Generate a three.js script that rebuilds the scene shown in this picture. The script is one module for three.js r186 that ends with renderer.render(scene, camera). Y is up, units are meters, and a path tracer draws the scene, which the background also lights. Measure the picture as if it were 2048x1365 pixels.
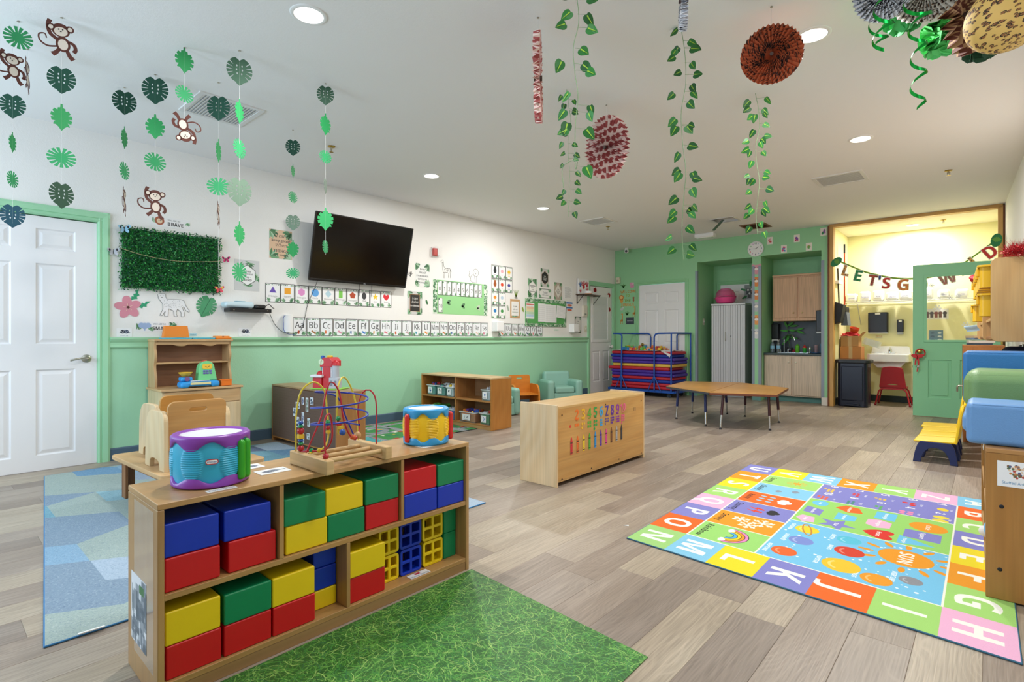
import * as THREE from 'three';
import { RoundedBoxGeometry } from 'three/addons/geometries/RoundedBoxGeometry.js';
import { mergeGeometries } from 'three/addons/utils/BufferGeometryUtils.js';
import { FontLoader } from 'three/addons/loaders/FontLoader.js';
import { RectAreaLightUniformsLib } from 'three/addons/lights/RectAreaLightUniformsLib.js';

// ---------------------------------------------------------------- camera, sky, daylight, exposure
const scene = new THREE.Scene();
const camera = new THREE.PerspectiveCamera(65.06, 2048 / 1365, 0.05, 60);
camera.position.set(0, 1.05, 0);
camera.rotation.y = THREE.MathUtils.degToRad(41.78);
camera.setViewOffset(2048, 1365, 0, 8.5, 2048, 1365);
const renderer = new THREE.WebGLRenderer({ antialias: true });
renderer.toneMapping = THREE.LinearToneMapping;
renderer.toneMappingExposure = 1.25;
renderer.shadowMap.enabled = true;
RectAreaLightUniformsLib.init();
scene.background = new THREE.Color().setRGB(0.9, 1.25, 1.8);
const LAMP = 400, DAY = 5.5;   // brightness of a ceiling lamp, of the sky in a window
for (const x of [-4.75, -3.05]) {                            // daylight in the two windows behind the camera, on the left
  const l = new THREE.RectAreaLight(new THREE.Color().setRGB(0.66, 0.84, 1.0), DAY, 1.3, 1.25);
  l.position.set(x, 1.55, 1.57); l.castShadow = true; l.name = 'window_daylight'; scene.add(l);      // faces -z, into the room
}

// ---------------------------------------------------------------- helpers
let seed = 12345;
const rnd = () => { seed = (seed + 0x6d2b79f5) | 0; let t = Math.imul(seed ^ (seed >>> 15), 1 | seed); t = (t + Math.imul(t ^ (t >>> 7), 61 | t)) ^ t; return ((t ^ (t >>> 14)) >>> 0) / 4294967296; };
const rr = (a, b) => a + (b - a) * rnd();
const PI = Math.PI, V3 = (x, y, z) => new THREE.Vector3(x, y, z), V2 = (x, y) => new THREE.Vector2(x, y);
const taken = new Map();
const numbered = (n) => { const k = taken.get(n) ?? 0; taken.set(n, k + 1); return k ? n + '_' + String(k).padStart(3, '0') : n; };
function meta(o, label, category, group) { o.userData = { label, category }; if (group) o.userData.group = group; return o; }
function thing(name, label, category, pos = [0, 0, 0], ry = 0, group) {
  const o = new THREE.Group(); o.name = numbered(name); o.position.set(...pos); o.rotation.y = ry; scene.add(o); return meta(o, label, category, group);
}
function part(parent, name, geo, mat, pos, rot) {
  const m = new THREE.Mesh(geo, mat); m.name = name; m.castShadow = m.receiveShadow = true;
  if (pos) m.position.set(...pos);
  if (rot) m.rotation.set(...rot);
  parent.add(m); return m;
}
function solo(name, label, category, geo, mat, pos, rot, group) { const m = part(scene, numbered(name), geo, mat, pos, rot); return meta(m, label, category, group); }
function struct(name) { const g = new THREE.Group(); g.name = name; g.userData = { kind: 'structure' }; scene.add(g); return g; }
function copy(o, pos, ry, label, group) {
  const c = o.clone(); c.name = numbered(o.name.replace(/_\d{3}$/, '')); c.userData = { ...o.userData, label }; if (group) c.userData.group = group;
  c.position.set(...pos); c.rotation.y = ry; scene.add(c); return c;
}
// texture coordinates in metres; v runs along the grain axis
function guv(g, axis = 'y', ou = rnd() * 3, ov = rnd() * 3) {
  if (g.index) g = g.toNonIndexed();
  const p = g.attributes.position, n = g.attributes.normal, uv = new Float32Array(p.count * 2), k = { x: 0, y: 1, z: 2 }[axis];
  for (let i = 0; i < p.count; i++) {
    const a = [Math.abs(n.getX(i)), Math.abs(n.getY(i)), Math.abs(n.getZ(i))], q = [p.getX(i), p.getY(i), p.getZ(i)];
    const d = a[0] >= a[1] && a[0] >= a[2] ? 0 : a[1] >= a[2] ? 1 : 2, o = [0, 1, 2].filter((j) => j !== d);
    const v = o.includes(k) ? k : o[1], u = o[0] === v ? o[1] : o[0];
    uv[i * 2] = q[u] + ou; uv[i * 2 + 1] = q[v] + ov;
  }
  g.setAttribute('uv', new THREE.BufferAttribute(uv, 2)); return g;
}
const bx = (w, h, d, r = 0.003, axis = 'y') => guv(new RoundedBoxGeometry(w, h, d, 1, Math.min(r, w / 2.01, h / 2.01, d / 2.01)), axis);
const soft = (w, h, d, r, s = 4) => guv(new RoundedBoxGeometry(w, h, d, s, Math.min(r, w / 2.01, h / 2.01, d / 2.01)), 'y');
const box6 = (x0, x1, y0, y1, z0, z1) => guv(new THREE.BoxGeometry(Math.abs(x1 - x0), Math.abs(y1 - y0), Math.abs(z1 - z0)).translate((x0 + x1) / 2, (y0 + y1) / 2, (z0 + z1) / 2), 'y', 0, 0);
const cyl = (r0, r1, h, n = 20) => new THREE.CylinderGeometry(r0, r1, h, n);
function merge(list) {
  return mergeGeometries(list.map((g) => { g = g.index ? g.toNonIndexed() : g.clone(); for (const k of Object.keys(g.attributes)) if (!['position', 'normal', 'uv'].includes(k)) g.deleteAttribute(k); return g; }));
}
const tube = (pts, r, n = 24, s = 8, closed = false) => new THREE.TubeGeometry(new THREE.CatmullRomCurve3(pts.map((p) => V3(...p)), closed), n, r, s, closed);
const rod = (a, b, r, s = 8) => new THREE.TubeGeometry(new THREE.LineCurve3(V3(...a), V3(...b)), 1, r, s);
// tube along straight runs with rounded bends
function bent(pts, r, bend = 0.03, s = 8) {
  const path = new THREE.CurvePath(), P = pts.map((p) => V3(...p)); let at = P[0];
  for (let i = 1; i < P.length - 1; i++) {
    const a = P[i].clone().add(P[i - 1].clone().sub(P[i]).setLength(bend)), b = P[i].clone().add(P[i + 1].clone().sub(P[i]).setLength(bend));
    path.add(new THREE.LineCurve3(at, a)); path.add(new THREE.QuadraticBezierCurve3(a, P[i], b)); at = b;
  }
  path.add(new THREE.LineCurve3(at, P[P.length - 1]));
  return new THREE.TubeGeometry(path, 12 * (P.length - 1), r, s);
}
const shapeOf = (pts) => new THREE.Shape(pts.map(([x, y]) => V2(x, y)));
const ext = (shape, depth, bevel = 0, cs = 8) => new THREE.ExtrudeGeometry(shape, { depth, bevelEnabled: bevel > 0, bevelSize: bevel, bevelThickness: bevel, bevelSegments: 2, curveSegments: cs });
function rrect(w, h, r, cx = 0, cy = 0) {
  const s = new THREE.Shape(), x = cx - w / 2, y = cy - h / 2;
  s.moveTo(x + r, y); s.lineTo(x + w - r, y); s.absarc(x + w - r, y + r, r, -PI / 2, 0); s.lineTo(x + w, y + h - r); s.absarc(x + w - r, y + h - r, r, 0, PI / 2);
  s.lineTo(x + r, y + h); s.absarc(x + r, y + h - r, r, PI / 2, PI); s.lineTo(x, y + r); s.absarc(x + r, y + r, r, PI, 1.5 * PI); return s;
}
const oval = (rx, ry, cx = 0, cy = 0, n = 28) => shapeOf(Array.from({ length: n }, (_, i) => [cx + rx * Math.cos(i / n * 2 * PI), cy + ry * Math.sin(i / n * 2 * PI)]));
// flat band of varying width along a plane curve
function band(pts, w0, w1 = w0, n = 28) {
  const c = new THREE.CatmullRomCurve3(pts.map(([x, y]) => V3(x, y, 0))), L = [], R = [];
  for (let i = 0; i <= n; i++) { const t = i / n, p = c.getPoint(t), d = c.getTangent(t), w = (w0 + (w1 - w0) * t) / 2; L.push([p.x - d.y * w, p.y + d.x * w]); R.unshift([p.x + d.y * w, p.y - d.x * w]); }
  return shapeOf([...L, ...R]);
}
const font = await new FontLoader().loadAsync('fonts/droid/droid_sans_bold.typeface.json');
function glyphs(s, size, depth = 0.0006) { const g = new THREE.ExtrudeGeometry(font.generateShapes(s, size), { depth, bevelEnabled: false, curveSegments: 5 }); g.computeBoundingBox(); const b = g.boundingBox; return g.translate(-(b.min.x + b.max.x) / 2, -(b.min.y + b.max.y) / 2, 0); }
const lathe = (pts, n = 32) => new THREE.LatheGeometry(pts.map(([x, y]) => V2(x, y)), n);

// ---------------------------------------------------------------- noise and textures
const hash = (x, y) => { let h = Math.imul(x | 0, 374761393) + Math.imul(y | 0, 668265263) | 0; h = Math.imul(h ^ (h >>> 13), 1274126177); return ((h ^ (h >>> 16)) >>> 0) / 4294967296; };
function vn(x, y, px, py) {                                  // value noise, repeating after px, py cells
  const ix = Math.floor(x), iy = Math.floor(y), fx = x - ix, fy = y - iy, u = fx * fx * (3 - 2 * fx), v = fy * fy * (3 - 2 * fy);
  const m = (a, p) => ((a % p) + p) % p, x0 = m(ix, px), x1 = m(ix + 1, px), y0 = m(iy, py), y1 = m(iy + 1, py);
  const a = hash(x0, y0), b = hash(x1, y0), c = hash(x0, y1), d = hash(x1, y1);
  return a + (b - a) * u + (c - a) * v + (a - b - c + d) * u * v;
}
function dataTex(w, h, f, srgb = true, rx = 1, ry = 1) {
  const d = new Uint8Array(w * h * 4);
  for (let y = 0; y < h; y++) for (let x = 0; x < w; x++) { const c = f(x / w, y / h), i = (y * w + x) * 4; for (let k = 0; k < 3; k++) d[i + k] = Math.max(0, Math.min(255, Array.isArray(c) ? c[k] : c)); d[i + 3] = 255; }
  const t = new THREE.DataTexture(d, w, h); t.wrapS = t.wrapT = THREE.RepeatWrapping; t.magFilter = THREE.LinearFilter; t.minFilter = THREE.LinearFilter; if (srgb) t.colorSpace = THREE.SRGBColorSpace;
  t.repeat.set(rx, ry); t.needsUpdate = true; return t;
}
function canvasTex(w, h, draw, repeat) {
  const c = document.createElement('canvas'); c.width = w; c.height = h; draw(c.getContext('2d'), w, h);
  const t = new THREE.CanvasTexture(c); t.colorSpace = THREE.SRGBColorSpace; if (repeat) { t.wrapS = t.wrapT = THREE.RepeatWrapping; t.repeat.set(...repeat); } return t;
}
const mats = new Map();
function mat(color, roughness = 0.6, o = {}) {
  const key = color + '|' + roughness + '|' + Object.entries(o).map(([k, v]) => k + (v?.uuid ?? v)).join();
  if (!mats.has(key)) mats.set(key, new (o.clearcoat || o.transmission || o.sheen ? THREE.MeshPhysicalMaterial : THREE.MeshStandardMaterial)({ color, roughness, ...o }));
  return mats.get(key);
}
// furniture wood: fine streaks along v, 1 m x 1 m
const T_wood = dataTex(512, 512, (u, v) => {
  const warp = vn(u * 4, v * 2, 4, 2) * 1.5, s = vn(u * 90 + 0, v * 3, 90, 3) * 0.5 + vn(u * 200, v * 8, 200, 8) * 0.35, r = Math.sin((u * 9 + warp * 1.4) * 2 * PI) * 0.5 + 0.5, b = vn(u * 5, v * 3, 5, 3);
  const k = 1 - 0.11 * s - 0.02 * r - 0.09 * b; return [255 * k, 251 * k * (1 - 0.02 * r), 243 * k * (1 - 0.05 * r)];
});
// oak cabinet: stronger pores
const T_oak = dataTex(512, 512, (u, v) => {
  const s = vn(u * 150, v * 6, 150, 6), f = vn(u * 60, v * 2, 60, 2), b = vn(u * 6, v * 2, 6, 2), k = 1 - 0.13 * s * s - 0.07 * f - 0.05 * b; return [255 * k, 250 * k, 243 * k];
});
// floor boards: limed oak with arched grain, 0.71 m x 1.42 m
const T_plank = dataTex(1024, 1024, (u, v) => {
  const w = vn(u * 6, v * 3, 6, 3) * 0.9 + vn(u * 13, v * 9, 13, 9) * 0.35, ring = Math.sin((u * 30 + w * 7) * 2 * PI), fine = vn(u * 220, v * 14, 220, 14), med = vn(u * 60, v * 5, 60, 5), cloud = vn(u * 9, v * 4, 9, 4);
  const lime = Math.max(0, ring - 0.72) * 3.2 * (0.25 + 0.75 * cloud), dark = Math.max(0, -ring - 0.3) * 0.10;
  const k = 0.84 + 0.08 * cloud + 0.07 * med - 0.2 * fine * (0.4 + 0.6 * med) - dark * 0.25 + 0.07 * lime * fine * 1.6; return [255 * k, 255 * k * (0.985 - 0.02 * (1 - cloud)), 255 * k * (0.962 - 0.035 * (1 - cloud))];
});
const T_plankBump = dataTex(512, 512, (u, v) => 128 + 110 * (vn(u * 200, v * 12, 200, 12) - 0.5), false);
const T_peel = dataTex(256, 256, (u, v) => 255 * (0.6 * vn(u * 60, v * 60, 60, 60) + 0.4 * vn(u * 24, v * 24, 24, 24)), false);
const T_pile = dataTex(256, 256, (u, v) => 255 * hash(u * 256, v * 256) * 0.6 + 100 * vn(u * 90, v * 90, 90, 90), false);
const T_leather = dataTex(256, 256, (u, v) => 255 * (0.5 * vn(u * 40, v * 40, 40, 40) + 0.5 * vn(u * 90, v * 90, 90, 90)), false);
const rep = (t, x, y) => { const c = t.clone(); c.repeat.set(x, y); c.needsUpdate = true; return c; };
const peel = rep(T_peel, 4, 4), pile8 = rep(T_pile, 6, 6), grainy = rep(T_leather, 8, 8);
const wood = (c, rough = 0.45, t = T_wood) => mat(c, rough, { map: t });
const M = {
  white: mat('#efede9', 0.75, { bumpMap: peel, bumpScale: 0.0006 }), ceil: mat('#efeeed', 0.9, { bumpMap: peel, bumpScale: 0.0003 }),
  green: mat('#a3d8b4', 0.5, { bumpMap: peel, bumpScale: 0.0006 }), greenBack: mat('#97cf9c', 0.5, { bumpMap: peel, bumpScale: 0.0006 }), greenTrim: mat('#a0d6ac', 0.42),
  cream: mat('#f0e9b4', 0.7, { bumpMap: peel, bumpScale: 0.0006 }), door: mat('#eceaea', 0.42), baseblue: mat('#4a6377', 0.5), basedark: mat('#23302f', 0.5),
  birch: wood('#e3c491'), maple: wood('#dfb98a'), maplePale: wood('#ead2ab'), honey: wood('#cf9450'), orangeWood: wood('#d9882f', 0.35), edge: wood('#b98e5b', 0.6), peg: wood('#7d5f4c', 0.55), brown: wood('#a5734a', 0.5),
  oakCab: wood('#e4b996', 0.5, T_oak), oakPale: wood('#e0cfbc', 0.5, T_oak), pine: wood('#dcae6a', 0.5),
  black: mat('#0c0c0e', 0.35), blackMatte: mat('#151517', 0.6), chrome: mat('#d8dadc', 0.18, { metalness: 1 }), nickel: mat('#b9b3a4', 0.28, { metalness: 1 }), brass: mat('#c9a957', 0.3, { metalness: 1 }), steelDark: mat('#2a2b30', 0.4, { metalness: 0.6 }),
  paper: mat('#f1f0ec', 0.8), thread: mat('#e8e8e6', 0.7), plasticW: mat('#f0f0ef', 0.4), clear: mat('#ffffff', 0.08, { transmission: 1, thickness: 0 }), frost: mat('#eef3f2', 0.35, { transmission: 0.75, thickness: 0 }),
  bRed: mat('#cc0b18', 0.38), bBlue: mat('#0733b8', 0.38), bGreen: mat('#048250', 0.38), bYellow: mat('#ecca10', 0.38),
};

// ---------------------------------------------------------------- printed matter: cells of one big sheet
const sheets = [];
function cell(pw, ph) {
  let s = sheets[sheets.length - 1];
  if (s && s.x + pw + 3 > 2048) { s.x = 3; s.y += s.row + 3; s.row = 0; }
  if (!s || s.y + ph + 3 > 2048) {
    const c = document.createElement('canvas'); c.width = c.height = 2048; const t = new THREE.CanvasTexture(c); t.colorSpace = THREE.SRGBColorSpace;
    s = { c, ctx: c.getContext('2d'), x: 3, y: 3, row: 0, mat: new THREE.MeshStandardMaterial({ map: t, roughness: 0.5 }), rough: new THREE.MeshStandardMaterial({ map: t, roughness: 0.85 }) }; sheets.push(s);
  }
  const r = { s, x: s.x, y: s.y, w: pw, h: ph }; s.x += pw + 3; s.row = Math.max(s.row, ph); return r;
}
function print(w, h, draw, ppm = 620) {                      // draw(ctx, W, H) in pixels; returns the place on the sheet
  const W = Math.max(4, Math.round(w * ppm)), H = Math.max(4, Math.round(h * ppm)), r = cell(W, H), g = r.s.ctx;
  g.save(); g.translate(r.x, r.y); g.beginPath(); g.rect(0, 0, W, H); g.clip(); draw(g, W, H); g.restore();
  return { mat: r.s.mat, rough: r.s.rough, u0: (r.x + 0.5) / 2048, u1: (r.x + W - 0.5) / 2048, v1: 1 - (r.y + 0.5) / 2048, v0: 1 - (r.y + H - 0.5) / 2048 };
}
function planar(g, p, w, h, x0 = -w / 2, y0 = -h / 2) {      // uv of a print by x, y
  const q = g.attributes.position, uv = new Float32Array(q.count * 2), c = (t) => Math.min(1, Math.max(0, t));
  for (let i = 0; i < q.count; i++) { uv[i * 2] = p.u0 + (p.u1 - p.u0) * c((q.getX(i) - x0) / w); uv[i * 2 + 1] = p.v0 + (p.v1 - p.v0) * c((q.getY(i) - y0) / h); }
  g.setAttribute('uv', new THREE.BufferAttribute(uv, 2)); return g;
}
const sheet = (w, h, p, t = 0.002) => planar(new THREE.BoxGeometry(w, h, t), p, w, h);
function T(g, s, x, y, size, color = '#222', font = 'sans-serif', o = {}) {
  g.save(); g.translate(x, y); if (o.rot) g.rotate(o.rot); g.font = (o.italic ? 'italic ' : '') + (o.bold ? 'bold ' : '') + size + 'px ' + font; g.textAlign = o.align ?? 'center'; g.textBaseline = 'middle'; g.fillStyle = color;
  if (o.max) g.fillText(s, 0, 0, o.max); else g.fillText(s, 0, 0); g.restore();
}
const GREENS = ['#3f7d4d', '#6fa277', '#2e5e3c', '#8fb996', '#557f5a', '#a9c7a6'];
function sprig(g, x, y, len, a, n = 5, col) {
  for (let i = 0; i < n; i++) { g.save(); g.translate(x, y); g.rotate(a + (i - (n - 1) / 2) * 0.5); g.fillStyle = col ?? GREENS[Math.floor(rnd() * 6)]; g.beginPath(); g.ellipse(len / 2, 0, len / 2, len * 0.13, 0, 0, 2 * PI); g.fill(); g.restore(); }
}
function leafy(g, W, H, corners, k = 0.25) {
  for (const [cx, cy] of corners) for (let i = 0; i < 4; i++) sprig(g, cx * W + rr(-0.06, 0.06) * W, cy * H + rr(-0.05, 0.05) * H, Math.min(W, H) * k * rr(0.6, 1.1), Math.atan2(0.5 - cy, 0.5 - cx) + rr(-0.7, 0.7), 5);
}
const fill = (g, W, H, c) => { g.fillStyle = c; g.fillRect(0, 0, W, H); };
// ================================================================ the room
const XL = -5.546, ZB = -9.28, CH = 2.75, WX = (z) => 0.236 + 0.0387 * (z + 6.9), TILT = -Math.atan(0.0387);
{ // floor: boards 0.1775 m wide laid along z
  const floor = struct('floor');
  part(floor, 'subfloor', box6(-5.7, 0.8, -0.12, -0.006, -10.65, 1.8), mat('#5b5048', 0.9));
  const tones = ['#b8aba0', '#b1a499', '#a99c91', '#bfb3a6', '#b5a89d', '#a3978e', '#c6baa9', '#ada197'].map((c) => mat(c, 0.42, { map: rep(T_plank, 1 / 0.71, 1 / 1.42), bumpMap: rep(T_plankBump, 2, 1.2), bumpScale: 0.0004 }));
  const board = (x0, x1, z0, z1) => {                        // top with a small chamfer all round
    const c = 0.0012, y = -0.0011, P = [], U = [], ou = rnd() * 9, ov = rnd() * 9;
    const o = [[x0, y, z0], [x1, y, z0], [x1, y, z1], [x0, y, z1]], i = [[x0 + c, 0, z0 + c], [x1 - c, 0, z0 + c], [x1 - c, 0, z1 - c], [x0 + c, 0, z1 - c]], b = o.map(([x, , z]) => [x, -0.006, z]);
    const q = (a, b2, c2, d) => { for (const p of [a, d, c2, a, c2, b2]) { P.push(...p); U.push(p[0] + ou, p[2] + ov); } };
    q(...i); for (let k = 0; k < 4; k++) { const n = (k + 1) % 4; q(o[k], o[n], i[n], i[k]); q(b[k], b[n], o[n], o[k]); }
    const g = new THREE.BufferGeometry(); g.setAttribute('position', new THREE.Float32BufferAttribute(P, 3)); g.setAttribute('uv', new THREE.Float32BufferAttribute(U, 2)); g.computeVertexNormals(); return g;
  };
  const rest = [];
  for (let r = 0; r < 36; r++) {
    const x1 = 0.515 - r * 0.1775, x0 = Math.max(x1 - 0.1775, XL - 0.1); if (x1 < XL) break;
    const off = { 3: 1.63, 5: 1.635, 8: 2.309 }[r] ?? rr(0, 1.22);
    for (let z = 1.7 + 1.22 - ((1.7 + off) % 1.22); z > -10.6; z -= 1.22) {
      const a = Math.min(z, 1.7), b = Math.max(z - 1.22, -10.6); if (a - b < 0.03) continue;
      const m = tones[Math.floor(rnd() * tones.length)], g = board(x0 + 0.0002, x1 - 0.0002, b + 0.0002, a - 0.0002), zc = (a + b) / 2, xc = (x0 + x1) / 2;
      const seen = a > -10.6 && -xc * 0.666 - zc * 0.746 > 0.3 && Math.abs(0.746 * xc - 0.666 * zc) < 1.02 * (-xc * 0.666 - zc * 0.746) + 0.8;
      if (seen) part(floor, 'plank', g, m); else rest.push(g);
    }
  }
  const s = part(floor, 'planks_out_of_sight', merge(rest), tones[1]); s.userData.kind = 'stuff';
}
{ // ceiling
  const c = struct('ceiling'); const hx = [-3.01, -2.71], hz = [-8.0, -7.7];             // square hole where a fitting has come away
  part(c, 'plasterboard', merge([box6(-5.7, hx[0], CH, CH + 0.12, ZB - 0.05, 1.8), box6(hx[1], 0.8, CH, CH + 0.12, ZB - 0.05, 1.8), box6(hx[0], hx[1], CH, CH + 0.12, hz[1], 1.8), box6(hx[0], hx[1], CH, CH + 0.12, ZB - 0.05, hz[0])]), M.ceil);
  part(c, 'duct', merge([box6(hx[0] - 0.02, hx[0], CH + 0.12, CH + 0.9, hz[0], hz[1]), box6(hx[1], hx[1] + 0.02, CH + 0.12, CH + 0.9, hz[0], hz[1]), box6(hx[0], hx[1], CH + 0.12, CH + 0.9, hz[0] - 0.02, hz[0]), box6(hx[0], hx[1], CH + 0.12, CH + 0.9, hz[1], hz[1] + 0.02), box6(hx[0], hx[1], CH + 0.9, CH + 0.92, hz[0], hz[1])]), mat('#8d9092', 0.5, { metalness: 0.4 }));
  part(c, 'alcove_plasterboard', box6(-1.95, 0.5, CH - 0.02, CH + 0.12, -10.65, ZB - 0.05), mat('#efe9d6', 0.85));
}
const DY = 2.0, RAIL = 1.045;
{ // left wall: white above, green below, two doorways
  const w = struct('wall_left'), xs = [XL - 0.12, XL], S = [[-1.7, 0.109], [1.023, 8.372], [9.15, 9.4]];
  part(w, 'upper_paint', merge([...S.map(([a, b]) => box6(...xs, 1.0, CH, -a, -b)), box6(...xs, DY + 0.01, CH, -0.109, -1.023), box6(...xs, DY + 0.01, CH, -8.372, -9.15)]), M.white);
  part(w, 'lower_paint', merge(S.map(([a, b]) => box6(XL - 0.12, XL + 0.001, 0, 1.0, -a, -b))), M.green);
  part(w, 'corridor_backing', box6(XL - 0.2, XL - 0.13, 0, CH, 1.7, -9.4), mat('#b8b6b0', 0.9));
  // chair rail: moulded profile swept along the wall
  const prof = shapeOf([[0, 0.955], [0.014, 0.955], [0.02, 0.965], [0.016, 0.982], [0.016, 1.0], [0.03, 1.018], [0.036, 1.03], [0.036, 1.045], [0, 1.045]]);
  const t = struct('trim_1');
  for (const [a, b] of [[-1.7, 0.03], [1.106, 8.3]]) part(t, 'chair_rail', ext(prof, b - a).translate(XL, 0, -b), M.greenTrim);
  const bp = shapeOf([[0, 0], [0.012, 0], [0.012, 0.095], [0.006, 0.105], [0, 0.105]]), bb = struct('baseboard_left');
  for (const [a, b] of [[-1.7, 0.03], [1.106, 8.3]]) part(bb, 'vinyl_base', ext(bp, b - a).translate(XL, 0, -b), M.baseblue);
}
// moulded casing round a doorway; local frame: opening from -w/2 to w/2, face towards +z
function casing(parent, w, h, cw, m) {
  const prof = [[0, 0], [0, 0.012], [0.012, 0.02], [0.03, 0.014], [0.034, 0.022], [cw - 0.016, 0.026], [cw, 0.018], [cw, 0]];
  const at = (g, ...m) => g.applyMatrix4(new THREE.Matrix4().set(...m, 0, 0, 0, 1)), rev = prof.map(([x, y]) => [-x, y]);
  part(parent, 'casing', at(ext(shapeOf(prof), h + cw), -1, 0, 0, -w / 2, 0, 0, 1, 0, 0, 1, 0, 0), m);
  part(parent, 'casing', at(ext(shapeOf(rev), h + cw), -1, 0, 0, w / 2, 0, 0, 1, 0, 0, 1, 0, 0), m);
  part(parent, 'casing', at(ext(shapeOf(prof), w + 2 * cw - 0.004), 0, 0, 1, -w / 2 - cw + 0.002, 1, 0, 0, h, 0, 1, 0, 0), m);
}
// six-panel door leaf, face towards +z, base at y 0
function panelDoor(parent, w, h, holes, m, th = 0.036) {
  const s = rrect(w, h, 0.002, 0, h / 2), mid = [];
  for (const [x0, x1, y0, y1] of holes) s.holes.push(new THREE.Path(rrect(x1 - x0, y1 - y0, 0.001, (x0 + x1) / 2, (y0 + y1) / 2).getPoints()));
  part(parent, 'stiles_and_rails', guv(ext(s, th - 0.006, 0.003)), m, [0, 0.003, -th / 2 + 0.003]);
  for (const [x0, x1, y0, y1] of holes) {
    const W = x1 - x0, H = y1 - y0, g = new THREE.BoxGeometry(W + 0.004, H + 0.004, th - 0.022), f = new THREE.BufferGeometry();
    const loops = [[0, th / 2 - 0.001], [0.011, th / 2 - 0.011], [0.018, th / 2 - 0.011], [0.042, th / 2 - 0.003]], P = [];
    const ring = ([i, z]) => [[-W / 2 + i, -H / 2 + i, z], [W / 2 - i, -H / 2 + i, z], [W / 2 - i, H / 2 - i, z], [-W / 2 + i, H / 2 - i, z]];
    for (let k = 0; k < 3; k++) { const a = ring(loops[k]), b = ring(loops[k + 1]); for (let j = 0; j < 4; j++) { const n = (j + 1) % 4; P.push(...a[j], ...a[n], ...b[n], ...a[j], ...b[n], ...b[j]); } }
    const t = ring(loops[3]); P.push(...t[0], ...t[1], ...t[2], ...t[0], ...t[2], ...t[3]);
    f.setAttribute('position', new THREE.Float32BufferAttribute(P, 3)); f.setAttribute('uv', new THREE.Float32BufferAttribute(new Float32Array(P.length / 3 * 2), 2)); f.computeVertexNormals();
    part(parent, 'panel', merge([f, g.translate(0, 0, -0.001)]), m, [(x0 + x1) / 2, (y0 + y1) / 2 + 0.003, 0]);
  }
}
const sixPanels = (w) => { const a = w / 2 - 0.115, b = 0.055; return [[-a, -b, 0.22, 0.78], [b, a, 0.22, 0.78], [-a, -b, 0.99, 1.6], [b, a, 0.99, 1.6], [-a, -b, 1.7, 1.88], [b, a, 1.7, 1.88]]; };
{ // door on the left, closed
  const d = struct('door_1'); d.position.set(XL - 0.03, 0, -0.566); d.rotation.y = PI / 2;
  const leaf = new THREE.Group(); leaf.name = 'door_leaf'; d.add(leaf); leaf.position.z = 0.008;
  panelDoor(leaf, 0.906, 1.99, [[-0.315, -0.07, 0.115, 0.79], [0.07, 0.315, 0.115, 0.79], [-0.315, -0.07, 0.99, 1.625], [0.07, 0.315, 0.99, 1.625], [-0.315, -0.07, 1.735, 1.9], [0.07, 0.315, 1.735, 1.9]], M.door);
  const hd = part(d, 'door_handle', merge([lathe([[0, 0], [0.034, 0], [0.033, 0.006], [0.024, 0.012], [0.012, 0.016], [0.011, 0.05], [0, 0.05]], 24).rotateX(PI / 2), tube([[0, 0, 0.05], [-0.03, 0.006, 0.056], [-0.07, 0.0, 0.058], [-0.1, -0.008, 0.054], [-0.112, -0.012, 0.05]], 0.008, 20, 10)]), M.nickel, [0.385, 0.87, 0.026]);
  hd.userData.label = 'satin nickel lever handle';
  const f = struct('trim_2'); f.position.set(XL, 0, -0.566); f.rotation.y = PI / 2; casing(f, 0.914, DY + 0.005, 0.083, M.greenTrim);
  part(f, 'jamb', merge([box6(-0.47, -0.455, 0, DY + 0.005, -0.1, 0.002), box6(0.455, 0.47, 0, DY + 0.005, -0.1, 0.002), box6(-0.47, 0.47, DY + 0.003, DY + 0.018, -0.1, 0.002)]), M.greenTrim);
}
{ // glazed door in the far left corner
  const d = struct('door_2'); d.position.set(XL - 0.02, 0, -8.76); d.rotation.y = PI / 2; const w = 0.75;
  panelDoor(d, w, 1.995, [[-0.29, -0.03, 0.2, 0.78], [0.06, 0.29, 0.2, 0.78], [-0.295, 0.23, 0.975, 1.835]].map((q, i) => q).slice(0, 2), M.door);
  part(d, 'glazing_frame', guv(ext((() => { const s = rrect(0.59, 0.92, 0.01, -0.03, 1.405); s.holes.push(new THREE.Path(rrect(0.5, 0.82, 0.004, -0.03, 1.405).getPoints())); return s; })(), 0.012, 0.002)), M.door, [0, 0, 0.018]);
  part(d, 'pane', bx(0.5, 0.82, 0.004, 0.001), mat('#e6eaea', 0.06), [-0.03, 1.405, 0.02]);
  for (let i = 0; i < 24; i++) part(d, 'blind_slat', bx(0.49, 0.03, 0.0015, 0.0005), mat('#dcdedd', 0.5), [-0.03, 1.02 + i * 0.0335, 0.0245], [0.12, 0, 0]);
  part(d, 'door_knob', merge([lathe([[0, 0], [0.03, 0], [0.03, 0.006], [0.012, 0.01], [0.012, 0.035], [0.028, 0.045], [0.032, 0.06], [0.02, 0.074], [0, 0.076]], 20).rotateX(PI / 2)]), mat('#e8e6df', 0.35), [0.31, 0.86, 0.02]);
  const f = struct('trim_3'); f.position.set(XL, 0, -8.76); f.rotation.y = PI / 2; casing(f, 0.77, DY + 0.005, 0.085, M.greenTrim);
}
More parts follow.
